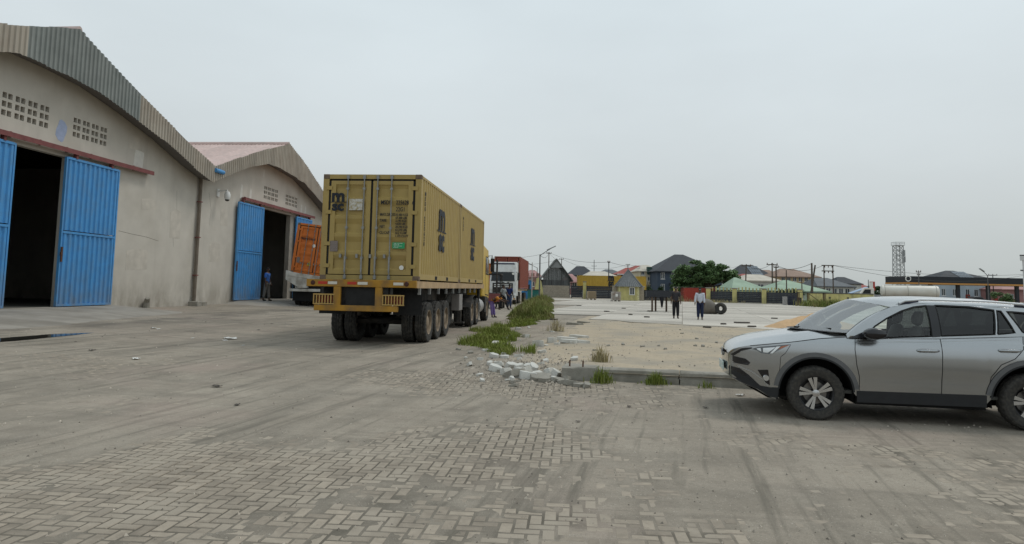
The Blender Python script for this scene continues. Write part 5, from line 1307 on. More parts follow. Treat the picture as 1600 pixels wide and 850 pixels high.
# sand heap by the car
q = onz(1240, 517, -.03); g = G(); rows = []
for i in range(40):
    rows.append([])
    for j in range(30):
        x, y = (i/39-.5)*4.6, (j/29-.5)*3.4; r = math.hypot(x/2.3, y/1.7); h = .7*max(0, 1-r)**.8*(1+.5*noise.noise(Vector((x*1.3, y*1.3, 3))))+.10*noise.noise(Vector((x*3, y*3, 1)))*max(0, 1-r)-.05
        rows[-1].append((x, y, h))
g.grid(rows); o = g.build('sand_heap', simple_ground('sand_pile', (.55, .37, .215), (.47, .32, .19), (.36, .24, .14), (.64, .47, .30), 1.2), smooth=True, ang=180, norm=False); o.location = (q.x+1.3, q.y+1.0, surf(q.x+1, q.y+1)); o.rotation_euler = (0, 0, R_(-8)); tag(o, 'low heap of orange sand behind the silver car bonnet', 'sand heap')
# ================================================================== FAR SIDE OF THE YARD
def px(x, y, Y): return at(x, y, Y)
def gx(x, Y): return at(x, 450, Y).x
DSL = M('dark_slat', (.035, .038, .045), .6, .2, 4, rnd=.25); YW = M('yellow_wall', (.52, .47, .20), .9, .14, 2, dirt=(.20, .19, .12), damt=.55, dscale=1.6, dstretch=(1, 1, .3)); BLOCK = M('block_wall', (.33, .29, .23), .95, .18, 5, .4, 20)
WHW = M('white_frame', (.7, .7, .68), .5, .05); PANE = M('window_pane', (.05, .065, .075), .12, .1, spec=.6)
def obj_box(name, b, mat, par, bevel=0): g = G(); g.box(*b); return g.build(name, mat, par, bevel=bevel)
# --- fence bays between yellow pillars
FL0, FL1 = Vector((gx(1004, 100), 100, 0)), Vector((gx(1262, 89), 89, 0))
FD = (FL1-FL0).normalized(); FA = math.atan2(FD.y, FD.x); FLEN = (FL1-FL0).length
def along(xp):     # where the fence line meets the picture column
    d = ray(xp, 455); d.z = 0; n = Vector((-FD.y, FD.x, 0)); return (d*(FL0.dot(n)/d.dot(n))-FL0).dot(FD)
pil = [along(x) for x in (1003, 1056, 1107, 1148, 1194, 1250)]
for i, a in enumerate(pil):
    p = FL0+FD*a; t_ = thing('fence_pillar', ('yellow fence pillar beside the hut with the pointed roof', 'yellow fence pillar behind the man in black', 'yellow fence pillar at the end of the red container', 'yellow fence pillar below the big tree', 'yellow fence pillar behind the dented steel tank', 'yellow fence pillar next to the long yellow wall')[i], 'pillar', (p.x, p.y, 0), FA)
    obj_box('pillar', (-.28, .28, -.28, .28, -.1, 1.95), YW, t_, .02); obj_box('cap', (-.36, .36, -.36, .36, 1.95, 2.1), CM, t_, .02)
for i, (a, b_) in enumerate(zip(pil, pil[1:])):
    if i == 1: continue          # the red container fills this bay
    p = FL0+FD*(a+.3); L_ = b_-a-.6
    t_ = thing('slat_fence', ('dark metal slat fence panel beside the hut', 'dark metal slat fence panel behind the scaffold table', 'dark metal slat fence panel below the big tree, torn at one end', 'dark metal slat fence panel with pale pickets above it', 'dark metal slat fence panel beside the long yellow wall')[i], 'fence', (p.x, p.y, 0), FA)
    for k in range(6): o = obj_box('slat', (0, L_, -.05+.006*(k % 2), .05, .18+k*.235, .18+k*.235+.222), DSL, t_)
    if i >= 2:
        n = int(L_/.42)
        for k in range(n): obj_box('picket', (.1+k*L_/n, .1+k*L_/n+.16, .30, .38, .0, 2.15+.08*math.sin(k)), YW, t_)
        obj_box('picket_rail', (0, L_, .38, .44, 1.7, 1.8), DSL, t_)
# low concrete plinth
g = G(); g.T = Matrix.Translation(FL0) @ Matrix.Rotation(FA, 4, 'Z'); g.box(0, FLEN, -.12, .12, -.1, .175); tag(g.build('fence_plinth', CM), 'low concrete plinth under the dark slat fence', 'plinth')
# long yellow wall to the right
wl = thing('boundary_wall', 'long stained yellow boundary wall behind the silver car', 'wall', (FL1.x, FL1.y, 0), R_(-34))
obj_box('wall', (0, 7.6, -.12, .12, -.1, 1.55), YW, wl); obj_box('coping', (-.05, 7.6, -.17, .17, 1.55, 1.66), M('dark_coping', (.10, .10, .095), .9, .2), wl)
for x in (2.5, 4.6): obj_box('wall_stain', (x, x+.25, -.126, -.12, .9, 1.15), M('dark_stain', (.12, .11, .07), .9, .3), wl)
# left gates between shed and hut
for (x0, x1, Y, lab) in ((893, 910, 112, 'dark slatted gate leaf beside the wooden shed'), (917, 961, 106, 'dark slatted gate behind the pallet crate')):
    a, b_ = gx(x0, Y), gx(x1, Y); t_ = thing('gate', lab, 'gate', (a, Y, 0))
    for k in range(7): obj_box('slat', (0, b_-a, -.04+.006*(k % 2), .04, .15+k*.27, .15+k*.27+.255), DSL, t_)
    for xx in (.0, b_-a): obj_box('gate_post', (xx-.06, xx+.06, -.06, .06, 0, 2.1), DSL, t_)
p = gx(913, 108); t_ = thing('gate_pillar', 'pale yellow gate pillar between the two dark gates', 'pillar', (p, 107.5, 0)); obj_box('pillar', (-.22, .22, -.2, .2, -.05, 2.6), YW, t_); obj_box('cap', (-.28, .28, -.26, .26, 2.6, 2.72), CM, t_)
# white parked van sliver behind the gate
# --- wooden shed on a block wall
WOOD = M('weathered_boards', (.085, .09, .09), .9, .3, 3, stretch=(3, 3, .3), rnd=.3); SHROOF = M('shed_roof', (.10, .105, .10), .8, .25, 2)
SY = 118; a, b_ = gx(850, SY), gx(891, SY); cx = gx(869, SY); zt = px(869, 405, SY).z; ze = px(869, 437, SY).z; zw = px(869, 446, SY).z
t_ = thing('wooden_shed', 'steep gabled shed of dark weathered boards on a block wall', 'shed', (cx, SY, 0))
hw = (b_-a)/2
nb = 20
for r in range(6):
    for k in range(10): 
        w = 2*hw/10; off = .5*w*(r % 2)
        x0_ = -hw+k*w+off; obj_box('block', (x0_+.01, min(hw, x0_+w)-.01, -.1, .1, -.3+r*(zw+.3)/6+.008, -.3+(r+1)*(zw+.3)/6-.008), BLOCK, t_)
obj_box('mortar', (-hw, hw, -.07, .09, -.3, zw), CM, t_)
for k in range(24):
    x0_ = -hw+k*2*hw/24; x1_ = x0_+2*hw/24-.015; xm = (x0_+x1_)/2; top = ze+(zt-ze)*(1-abs(xm)/(hw*1.28))-.15
    g = G(); dy = random.uniform(-.03, .03); g.box(x0_, x1_, -.06+dy, .02+dy, zw-.1*random.random(), top); g.build('board', WOOD, t_)
for s in (-1, 1):
    g = G(); g.slab([(0, zt+.12), (s*hw*1.28, ze-.1), (s*hw*1.28, ze-.28), (0, zt-.1)], [], lambda A_, B_, C_: (A_, C_, B_), -.7, 7); g.build('roof', SHROOF, t_)
g = G(); g.slab([(0, zt-.05), (-hw*.5, zt-(zt-ze)*.42), (hw*.5, zt-(zt-ze)*.42)], [], lambda A_, B_, C_: (A_, C_, B_), -.5, -.42); g.build('gable_sheet', M('grey_sheet', (.24, .25, .25), .7, .2, 6, stretch=(6, 1, .2)), t_)
for s in (-1, 1): obj_box('side_wall', (s*hw-.1, s*hw+.1, .1, 6.5, -.2, ze), WOOD, t_)
obj_box('back_wall', (-hw, hw, 6.4, 6.5, -.2, ze), WOOD, t_)
# yellow broken wall at its left
a = gx(843, 100); g = G(); g.slab([(-.9, -.1), (.6, -.1), (.45, 1.6), (.2, 2.6), (-.2, 3.1), (-.5, 2.9)], [], lambda A_, B_, C_: (A_, C_, B_), -.15, .15); o = g.build('broken_wall', YW); o.location = (a, 100, 0); tag(o, 'broken end of a pale yellow wall beside the wooden shed', 'wall')
# --- yellow hut with a pointed roof
HY = 97; a, b_ = gx(966, HY), gx(997, HY); cx = (a+b_)/2; hw = (b_-a)/2; zw = px(982, 447, HY).z; zt = px(980, 421, HY).z
t_ = thing('gate_hut', 'small yellow gate hut with steep pointed grey roof and white window', 'hut', (cx, HY, 0), R_(-6))
win = [(.15, .9), (.75, .9), (.75, 1.85), (.15, 1.85)]
g = G(); g.slab([(-hw, -.2), (hw, -.2), (hw, zw), (-hw, zw)], [win], lambda A_, B_, C_: (A_, C_, B_), -hw, -hw+.15); g.build('wall', YW, t_)
g = G(); g.box(-hw, -hw+.15, -hw+.15, hw, -.2, zw); g.box(hw-.15, hw, -hw+.15, hw, -.2, zw); g.box(-hw, hw, hw, hw+.1, -.2, zw); g.build('wall', YW, t_)
w = obj_box('window', (.15, .75, -hw+.06, -hw+.08, .9, 1.85), PANE, t_)
g = G(); g.slab([(.08, .83), (.82, .83), (.82, 1.92), (.08, 1.92)], [[(.18, .93), (.42, .93), (.42, 1.82), (.18, 1.82)], [(.48, .93), (.72, .93), (.72, 1.82), (.48, 1.82)]], lambda A_, B_, C_: (A_, C_, B_), -hw-.03, -hw+.02); g.build('window_frame', WHW, w)
e_ = hw*1.32; AP = Vector((0, 0, zt)); cs = [(-e_, -e_), (e_, -e_), (e_, e_), (-e_, e_)]
for k in range(4):
    c0, c1_ = Vector((*cs[k], zw-.1)), Vector((*cs[(k+1) % 4], zw-.1)); g = G(); n = 12; r0, r1 = [], []
    for i in range(n*2+1):
        q = c0.lerp(c1_, i/(2*n)); nrm = (c1_-c0).cross(AP-c0).normalized()*(.05 if i % 2 else 0); r0.append(tuple(q+nrm)); r1.append(tuple(q.lerp(AP, .985)+nrm*.2))
    g.grid([r0, r1]); g.build('roof_face', M('hut_roof', (.14, .15, .155), .55, .15, 3), t_)
for k in range(4): g = G(); g.tube([(*cs[k], zw-.05), tuple(AP)], .07, 6); g.build('ridge', MATS['hut_roof'], t_)
for k in range(2):
    z0 = .0
    for r in range(8): obj_box('quoin', (-hw-.03 if k == 0 else hw-.25+.05*(r % 2), -hw+.25-.05*(r % 2) if k == 0 else hw+.03, -hw-.03, -hw+.0, r*zw/8, r*zw/8+zw/8-.04), M('pale_quoin', (.58, .55, .32), .9, .1), t_)
obj_box('side_pier', (hw+.05, hw+.75, -.6, .3, -.1, zw*.98), BLOCK, t_); obj_box('side_pier', (-hw-.8, -hw-.1, -.6, .3, -.1, zw*1.02), BLOCK, t_)
# --- yellow container far behind the gates
fc = container('long yellow shipping container behind the dark gates', (gx(952, 128), 128, 0), 0, 2.5, 12.2, 2.0, M('yellow_container_paint', (.48, .31, .05), .6, .08, 3), 0)
fc.rotation_euler = (0, 0, R_(-90)); 
p0, p1 = gx(902, 128), gx(1003, 131)
LZ = px(950, 431, 128).z
fc.location = (p0, 128, LZ-2.75); fc.scale = (1, (p1-p0)/12.2, 2.75/2.0)
msc_logo(fc, Matrix.Translation((1.25+.012, 5.9, 1.2)) @ frame((0, 0, 0), (0, 1, 0), (0, 0, 1)), 1.0, bw=.085)
# --- red container in the fence line
rc = container('low red shipping container standing behind the two men', (gx(1068, 99), 99.5, -.6), R_(-90)+FA*.6, 2.4, 6.1, 2.5, M('red_container_paint', (.30, .045, .03), .6, .1, 3), 0)
rc.rotation_euler = (0, 0, R_(-92)); rc.location = (gx(1064, 98), 97.2, 0); rc.scale = (1, (gx(1111, 98)-gx(1064, 98))/6.1, .80)
g = G(); g.T = frame((1.215, 5.1, 1.85), (0, 1, 0), (0, 0, 1)); g.box(0, .55, 0, .12, 0, .004); g.build('pale_marking', WHITET, rc)
g = G(); g.box(-.3, 6.8, -1.6, 1.2, 0, .06); o = g.build('lean_to_roof', M('dark_sheet', (.07, .075, .075), .7, .2)); o.location = (gx(1064, 98)-.3, 98.8, 2.05); tag(o, 'flat dark sheet roof lying on the red container', 'roof sheet')
# --- two caged tanks
CG = M('tank_cage', (.28, .22, .15), .7, .2, 5)
def ibc(label, x, Y, w, body, cage):
    t_ = thing('caged_tank', label, 'tank', (gx(x, Y), Y, SZ), R_(4))
    obj_box('tank', (-w/2+.05, w/2-.05, -w/2+.05, w/2-.05, .18, 1.2), body, t_, .06)
    for k in range(6): obj_box('cage_bar', (-w/2+k*w/5-.025, -w/2+k*w/5+.025, -w/2-.01, -w/2+.03, .15, 1.22), cage, t_)
    for k in range(5): obj_box('cage_bar', (-w/2-.02, w/2+.02, -w/2-.03, -w/2+.02, .2+k*.245, .25+k*.245), cage, t_)
    for x0_ in (-w/2, -.06, w/2-.12): obj_box('pallet_block', (x0_, x0_+.12, -w/2, w/2, 0, .15), cage, t_)
    return t_
ibc('brown caged bulk tank standing in front of the dark gate', 924, 96, 1.15, M('brown_tank', (.34, .27, .17), .7, .15), CG)
t_ = ibc('grey caged bulk tank with brown base beside the yellow hut', 962, 88, 1.1, M('grey_tank', (.42, .41, .38), .7, .15, 3, dirt=(.28, .14, .08), damt=.8, dscale=2), M('grey_cage', (.36, .33, .29), .6, .15)); obj_box('label_plate', (-.15, .15, -.6, -.585, .6, .95), WHITET, t_)
# --- scaffold table: dark sheet top on four posts
q = onz(1032, 487, SZ); t_ = thing('sheet_metal_table', 'tall table of dark metal sheet on four wooden posts', 'table', (q.x, q.y, SZ), R_(-6)); zt = px(1032, 464, q.y).z-SZ; hx = (gx(1052, q.y)-gx(1008, q.y))/2
for k in range(4): obj_box('top_board', (-hx, hx, -.5+k*.26, -.5+k*.26+.25, zt+.02*(k % 2), zt+.38+.02*(k % 2)), DSL, t_)
for x0_, y0_ in ((-hx*.62, -.4), (-hx*.30, .4), (hx*.45, .35), (hx*.86, -.4)): obj_box('leg', (x0_-.06, x0_+.06, y0_-.06, y0_+.06, 0, zt+.01), M('post_wood', (.10, .07, .05), .9, .3), t_)
g = G(); g.bar((-hx*.62, -.4, .05), (-hx*.95, -.4, .05), .1, .06); g.build('foot_board', MATS['post_wood'], t_)
g = G(); rows = [[(hx*.05+.12*math.cos(a)*w_, -.42+.1*math.sin(a)*w_, z) for a in [k*math.pi/5 for k in range(11)]] for z, w_ in ((zt, 1.3), (zt-.2, 1.1), (zt-.45, .8), (zt-.7, .5), (zt-.75, .1))]; g.grid(rows); o = g.build('hanging_bag', bk, smooth=True); o.location = t_.location; o.rotation_euler = t_.rotation_euler; tag(o, 'black bag hanging under the sheet metal table', 'bag')
# --- dented steel drum (crushed tank) and worn tractor tyre
q = onz(1117, 491, SZ); STK = M('dented_steel', (.15, .135, .115), .75, .2, 2, .4, 8, dirt=(.09, .075, .06), damt=.6, dscale=1.5)
t_ = thing('concrete_mixer_drum', 'dented grey brown steel drum lying on its side behind the man in pale blue', 'drum', (q.x-.15, q.y+.5, SZ), R_(-25)); t_.scale = (.72, .9, .9)
g = G(); rows = []
for x, r in ((-1.1, .05), (-1.08, .42), (-.8, .55), (-.3, .60), (.1, .50), (.45, .36), (.75, .30)):
    rows.append([(x, r*math.cos(a)*1.0, max(0, .52*min(1, r/.5)+r*math.sin(a)+.05*noise.noise(Vector((x*2, a, 1))))) for a in [k*math.pi/10 for k in range(21)]])
g.grid(rows); g.build('drum', STK, t_, smooth=True, ang=60)
t2 = thing('worn_tyre', 'worn tractor tyre standing against the dented steel drum', 'tyre', (q.x+.42, q.y+.1, SZ), R_(62)); t2.scale = (.85, .85, .85)
g = G(); g.lathe([(.17, -.2), (.36, -.26), (.44, -.2), (.46, 0), (.44, .2), (.36, .26), (.17, .2)], 28, (0, 0, .45), 'x', closed=True); g.build('tyre', TYRE, t2, smooth=True, ang=50)
# --- clutter by the fence
q = onz(1278, 477, SZ); t_ = thing('plank_table', 'rough plank table in front of the yellow wall', 'table', (gx(1268, 82), 82, 0), R_(-10))
for k in range(3): obj_box('plank', (-1.7, 1.7, -.4+k*.27, -.4+k*.27+.25, 1.62+.1*0, 1.68), DSL, t_)
for x0_ in (-1.5, -.4, 1.4):
    for y0_ in (-.35, .35): obj_box('leg', (x0_-.05, x0_+.05, y0_-.05, y0_+.05, 0, 1.62), MATS['post_wood'], t_)
g = G(); g.bar((-.4, -.4, 1.5), (1.4, -.42, .1), .06, .06); g.build('brace', MATS['post_wood'], t_)
for x, Y, w, h, c, lab in ((1226, 84, .55, 1.1, (.30, .29, .28), 'grey metal drum beside the dark fence panel'), (1237, 84.5, 1.0, 1.15, (.03, .035, .05), 'dark plastic crate stack between the grey drum and plank table'), (1248, 85, .6, 1.0, (.03, .03, .03), 'black oil drum beside the plank table')):
    t_ = thing('oil_drum' if 'drum' in lab else 'crate_stack', lab, 'drum' if 'drum' in lab else 'crates', (gx(x, Y), Y, 0)); mt = M('clutter%d' % x, c, .7, .2)
    if 'drum' in lab:
        g = G(); prof = []
        for k in range(13): z = h*k/12; prof.append((w/2*(1.05 if k % 4 == 0 else 1), z))
        g.lathe(prof, 20); g.build('barrel', mt, t_, smooth=True, ang=40); obj_box('bung', (-.05, .05, -.05, .05, h, h+.03), mt, t_)
    else:
        for k in range(3): obj_box('crate', (-w/2+.02*k, w/2+.02*k, -.35, .35, k*h/3, (k+1)*h/3-.03), mt, t_, .02)
def tuft2(x, Y, h, n, r, lab, mat=GRD):
    g = G(); blades(g, [(random.gauss(0, r), random.gauss(0, r*.4), 0) for _ in range(n)], lambda a, b: h, .05, .7); o = g.build('weed_clump', mat, norm=False); o.location = (gx(x, Y), Y, 0); tag(o, lab, 'weeds', kind='stuff')
tuft2(1272, 80, .8, 500, .9, 'green weed clump at the foot of the plank table')
tuft2(1298, 76, .9, 500, 1.0, 'green weed clump in front of the long yellow wall')
tuft2(1082, 97, .9, 500, 1.5, 'dry brown weeds in front of the red container', DRY)
tuft2(1130, 94, .5, 500, 2.2, 'low dry weeds along the dark fence under the big tree', DRY)
# ================================================================== WHITE TRUCK WITH RED CONTAINER, MACHINE BESIDE IT
TYY = 64.0; tx = gx(792, TYY)-.38
tk = thing('truck_tractor', 'white cab truck facing the camera with a red container on its trailer', 'truck', (tx, TYY, 0), R_(180)-AL)
WCAB = M('white_cab', (.62, .63, .62), .4, .06, 3, dirt=(.40, .37, .33), damt=.5, dscale=2)
# local y forward (towards the camera after the turn)
cabw = 1.24
g = G(); g.slab([(-2.2, .75), (.0, .75), (.12, 1.4), (.10, 2.1), (-.12, 3.05), (-.45, 3.95), (-2.2, 3.95)], [], lambda a, b, c: (c, a, b), -cabw, cabw); cab = g.build('cab', WCAB, tk, bevel=.06)
g = G(); g.slab([(-1.1, 2.15), (1.1, 2.15), (1.02, 3.0), (-1.02, 3.0)], [], lambda a, b, c: (a, .125-(b-2.1)*.235+c, b), 0, .02); g.build('windscreen', DGL, cab)
g = G(); g.slab([(-1.05, 3.72), (1.05, 3.72), (1.0, 3.86), (-1.0, 3.86)], [], lambda a, b, c: (a, -.12-(b-3.05)*.37+c, b), 0, .03); g.build('roof_visor', M('visor_dark', (.06, .065, .09), .4, .1), cab)
for z in (1.25, 1.42, 1.59, 1.76): obj_box('grille_bar', (-.8, .8, .115, .16, z, z+.09), WCAB if z > 1.5 else CHAS, cab)
obj_box('grille', (-.95, .95, .10, .135, 1.0, 1.97), CHAS, cab)
obj_box('bumper', (-1.24, 1.24, -.1, .2, .42, .98), WCAB, cab, .04)
for s in (-1, 1):
    o = obj_box('headlamp', (s*.95-.2, s*.95+.2, .2, .215, .62, .85), M('head_glass', (.5, .5, .47), .15, .1), cab)
    obj_box('turn_lamp', (s*1.1-.08, s*1.1+.08, .2, .216, .48, .58), M('amber', (.5, .2, .02), .3, .1), cab)
    g = G(); g.tube([(s*1.2, -.1, 3.0), (s*1.45, 0, 3.0), (s*1.45, 0, 2.2), (s*1.2, -.1, 2.2)], .025, 6); ma = g.build('mirror_arm', CHAS, cab); obj_box('mirror', (s*1.45-.11, s*1.45+.11, -.05, .05, 2.25, 2.95), CHAS, ma, .03)
g = G(); g.lathe([(0, 0), (.11, 0), (.11, .01)], 14, (-.95, .0, 2.85), 'y'); g.build('round_sticker', WHITET, cab)
for k in range(3): obj_box('badge', (-.6+k*.45, -.4+k*.45, .112, .13, 2.0, 2.07), BLACKT, cab)
obj_box('chassis', (-.5, .5, -14, -.3, .7, 1.1), CHAS, tk); obj_box('trailer_deck', (-1.24, 1.24, -15.3, -2.6, 1.25, 1.42), YELP, tk)
for ay in (-.95, -4.2, -5.5, -12.2, -13.5):
    for s in (-1, 1): truck_wheel(tk, *((.86, 1.2) if s > 0 else (-1.2, -.86)), ay, .52, s > 0)
q = tk.matrix_basis
cpos = Matrix.Translation(tk.location) @ Matrix.Rotation(R_(180)-AL, 4, 'Z') @ Vector((-.12, -2.75, 1.43))
rcn = container('rust red shipping container on the trailer behind the white cab', tuple(cpos), -AL, 2.55, 12.2, 3.15, M('rust_red_paint', (.22, .06, .038), .65, .12, 3), 0)
# dark loader / forklift between the trucks
fk = thing('forklift', 'dark forklift with amber beacon beside the white truck', 'forklift', (gx(772, 52), 52, 0), R_(180)-AL)
obj_box('counterweight', (-.65, .65, -1.2, 1.0, .35, 1.15), M('machine_dark', (.05, .045, .045), .6, .2), fk, .08)
for x0_ in (-.55, .55):
    for y0_ in (-.6, .7): g = G(); g.bar((x0_, y0_, 1.1), (x0_*.95, y0_*.8, 2.5), .08, .08); g.build('cab_post', CHAS, fk)
    g = G(); g.box(x0_*.6-.06, x0_*.6+.06, 1.1, 1.25, .1, 3.6); g.build('mast', CHAS, fk)
    g = G(); g.box(x0_*.6-.07, x0_*.6+.07, 1.25, 2.3, .1, .16); g.build('fork', CHAS, fk)
obj_box('cab_roof', (-.62, .62, -.6, .75, 2.48, 2.58), CHAS, fk); obj_box('carriage', (-.6, .6, 1.22, 1.3, .5, 1.1), REDST, fk)
g = G(); g.lathe([(.08, 0), (.08, .14), (.04, .2), (0, .21)], 12, (.3, 0, 2.58)); g.build('beacon', M('amber', (.5, .2, .02)), fk, smooth=True)
for y0_ in (-.75, .75):
    for s in (-1, 1): truck_wheel(fk, *((.45, .75) if s > 0 else (-.75, -.45)), y0_, .36, s > 0)
oc2 = container('second orange shipping container behind the yellow truck cab', P(-10.2, 75.5, 1.3), TRZ, 2.5, 6.1, 2.9, ORG, 0); 
ot2 = thing('container_trailer', 'plain trailer under the far orange container', 'trailer', P(-10.2, 75.5, 0), TRZ); obj_box('deck', (-1.2, 1.2, -.1, 6.3, 1.1, 1.29), CHAS, ot2)
for ay in (.8, 2.1):
    for s in (-1, 1): truck_wheel(ot2, *((.86, 1.2) if s > 0 else (-1.2, -.86)), ay, .52, s > 0)
for x in (-.5, .5): obj_box('main_beam', (x-.07, x+.07, 0, 6.2, .55, 1.1), CHAS, ot2)
# blue kiosk and low stalls at the end of the lane
kx = gx(823, 95); t_ = thing('kiosk', 'blue kiosk at the end of the lane beyond the white truck', 'kiosk', (kx, 95, 0)); obj_box('wall', (-.7, .7, -.8, .8, 0, 2.6), M('kiosk_blue', (.05, .20, .42), .7, .15), t_); obj_box('roof', (-.85, .85, -1.0, 1.0, 2.6, 2.72), M('kiosk_roof', (.3, .3, .3), .7, .1), t_); obj_box('hatch', (-.4, .4, -.82, -.8, 1.1, 2.0), DGL, t_)
kx = gx(834, 92); t_ = thing('market_stall', 'low green stall beside the blue kiosk', 'stall', (kx, 92, 0)); obj_box('counter', (-.8, .8, -.6, .6, 0, 1.3), M('stall_green', (.03, .16, .14), .8, .15), t_); obj_box('shelf', (-.9, .9, -.7, .7, 1.3, 1.38), M('post_wood', (.1, .07, .05)), t_)

for i, (x, y, s_) in enumerate(((865, 500, .3), (948, 487, .45), (1105, 512, .35), (1160, 505, .6), (1175, 511, .4), (985, 492, .25), (1010, 496, .25), (1130, 507, .3), (1210, 498, .35), (905, 478, .4), (975, 482, .3))):
    q = onz(x, y, SZ); chunk('dark flat scrap lying on the pale concrete yard', 'scrap_piece', (q.x, q.y, SZ+.03), (s_*1.5, s_, .07), (0, 0, i), MATS['litter_dark'], 200+i, 'dark scraps on the concrete yard', 'scrap')
# ================================================================== THE TOWN BEYOND
def rmat(n, c): return M(n, c, .7, .1, .6, dirt=tuple(q*.75 for q in c), damt=.5, dscale=.4)
def wmat(n, c): return M(n, c, .9, .08, .5, dirt=tuple(q*.7 for q in c), damt=.4, dscale=.4, dstretch=(1, 1, .3))
def house(label, x0, x1, y_eave, y_ridge, Y, wall, roof, depth=10, ridge=(.35, .65), yaw=0, wins=(), eave=.5, hip=True, name='house', floors=None):
    """front spans picture columns x0..x1 at distance Y; windows (u, z0, w, h) along the front, u in 0..1"""
    a, b = gx(x0, Y), gx(x1, Y); xm = (x0+x1)/2; ze = at(xm, y_eave, Y).z; zr = at(xm, y_ridge, Y+depth*.5).z; w = b-a
    t_ = thing(name, label, 'house', (a, Y, 0), R_(yaw)); holes = []
    for (u, z0, ww, hh) in wins:
        c = u*w; holes.append([(c-ww/2, z0), (c+ww/2, z0), (c+ww/2, z0+hh), (c-ww/2, z0+hh)])
    g = G(); g.slab([(0, -.3), (w, -.3), (w, ze), (0, ze)], holes, lambda p, q, c: (p, c, q), 0, .25); wl = g.build('wall', wall, t_)
    g = G(); g.box(0, .25, .25, depth, -.3, ze); g.build('wall', wall, t_); g = G(); g.box(w-.25, w, .25, depth, -.3, ze); g.build('wall', wall, t_); g = G(); g.box(.25, w-.25, depth-.25, depth, -.3, ze); g.build('wall', wall, t_)
    for h_ in holes:
        (p0, z0), (p1, _), (_, z1), _ = h_
        g = G(); g.slab(h_, [[(p0+.08, z0+.08), ((p0+p1)/2-.04, z0+.08), ((p0+p1)/2-.04, z1-.08), (p0+.08, z1-.08)], [((p0+p1)/2+.04, z0+.08), (p1-.08, z0+.08), (p1-.08, z1-.08), ((p0+p1)/2+.04, z1-.08)]], lambda p, q, c: (p, c, q), .06, .14); wo_ = g.build('window', WHW, t_)
        g = G(); g.box(p0+.02, p1-.02, .12, .135, z0+.02, z1-.02); g.build('pane', PANE, wo_)
        g = G(); g.box(p0-.1, p1+.1, -.12, .05, z0-.12, z0-.005); g.build('sill', WHW, wo_)
    e = eave; r0, r1 = (ridge[0]*w, ridge[1]*w) if hip else (-e, w+e); ym = depth/2
    c = [(-e, -e, ze-.05), (w+e, -e, ze-.05), (w+e, depth+e, ze-.05), (-e, depth+e, ze-.05)]; A_, B_ = (r0, ym, zr), (r1, ym, zr)
    for f in ((c[0], c[1], B_, A_), (c[2], c[3], A_, B_), (c[1], c[2], B_), (c[3], c[0], A_)):
        g = G(); lo = [Vector(p)-Vector((0, 0, .16)) for p in f]; n = len(f)
        g.add(list(f)+[tuple(p) for p in lo], [tuple(range(n)), tuple(range(n, 2*n))[::-1]]+[(i, (i+1) % n, n+(i+1) % n, n+i) for i in range(n)]); g.build('roof', roof, t_)
    g = G(); g.box(-e-.05, w+e+.05, -e-.08, -e+.02, ze-.32, ze-.06); g.build('fascia_board', WHW if roof.name.startswith('redroof') else roof, t_)
    g = G(); g.box(.2, w-.2, .2, depth-.2, ze-.2, ze-.12); g.build('ceiling', DARKIN, t_)
    return t_, w, ze, zr
NAVW, CREAM, PEACH, PALE, TANW, GRW = wmat('navy_wall', (.055, .075, .105)), wmat('cream_wall', (.52, .47, .35)), wmat('peach_wall', (.48, .32, .22)), wmat('pale_wall', (.55, .56, .52)), wmat('tan_wall', (.50, .40, .24)), wmat('bluegrey_wall', (.36, .42, .47))
RD, RB, RG, RGR, RCR, RTN, RPK = rmat('redroof', (.30, .075, .06)), rmat('blackroof', (.035, .04, .048)), rmat('greyroof', (.115, .125, .135)), rmat('greenroof', (.30, .40, .30)), rmat('creamroof', (.50, .46, .39)), rmat('tanroof', (.27, .185, .14)), rmat('pinkroof', (.36, .20, .19))
two = lambda us, z1=1.0, z2=4.2, w=1.1, h=1.4: tuple((u, z1, w, h) for u in us)+tuple((u, z2, w, h) for u in us)
one = lambda us, z=1.2, w=1.2, h=1.3: tuple((u, z, w, h) for u in us)
# left to right
house('pink roofed low house behind the lamp posts', 818, 846, 432, 422, 205, wmat('brick_wall', (.30, .17, .14)), RPK, 12, wins=two((.2, .5, .8), 2, 4.5))
house('low house with faded pink roof beside the wooden shed', 880, 905, 440, 428, 175, wmat('maroon_wall', (.30, .16, .15)), RPK, 9, wins=one((.3, .7), 1.8))
house('house with black hip roof above the yellow container', 889, 930, 430, 416, 240, PALE, RB, 14, wins=two((.2, .5, .8)))
house('long low building with pale sheet roof behind the yellow container', 915, 968, 433, 424, 165, PALE, RCR, 16, (.25, .7), wins=one((.2, .5, .8), 2.4))
house('dark roofed low house behind the pale sheet roof', 936, 972, 427, 421, 260, TANW, RG, 10, wins=one((.3, .7), 4))
house('peach house with red tiled roof behind the pointed hut', 966, 1012, 428, 418.5, 235, PEACH, RD, 12, wins=two((.15, .4, .65, .88), 2.4, 5.6))
house('house with red roof peeping behind the cream block', 985, 1018, 421, 415, 270, PEACH, RD, 12, wins=two((.3, .7), 3, 6.5))
t_, w_, ze_, zr_ = house('narrow cream apartment block beside the dark blue house', 1000, 1030, 423, 414, 200, CREAM, RCR, 14, wins=tuple((u, z, 1.0, 1.2) for u in (.15, .5, .85) for z in (1.2, 4.2, 5.9)))
for z in (3.0,): 
    obj_box('balcony', (.3, w_*.55, -1.0, -.002, z, z+.18), CREAM, t_)
    for k in range(6): obj_box('baluster', (.3+k*w_*.1, .36+k*w_*.1, -1.0, -.94, z+.18, z+1.0), DSL, t_)
obj_box('water_tank', (w_*.35, w_*.6, -.8, .6, ze_-.9, ze_+1.1), M('tank_green', (.03, .07, .06), .6, .1), t_)
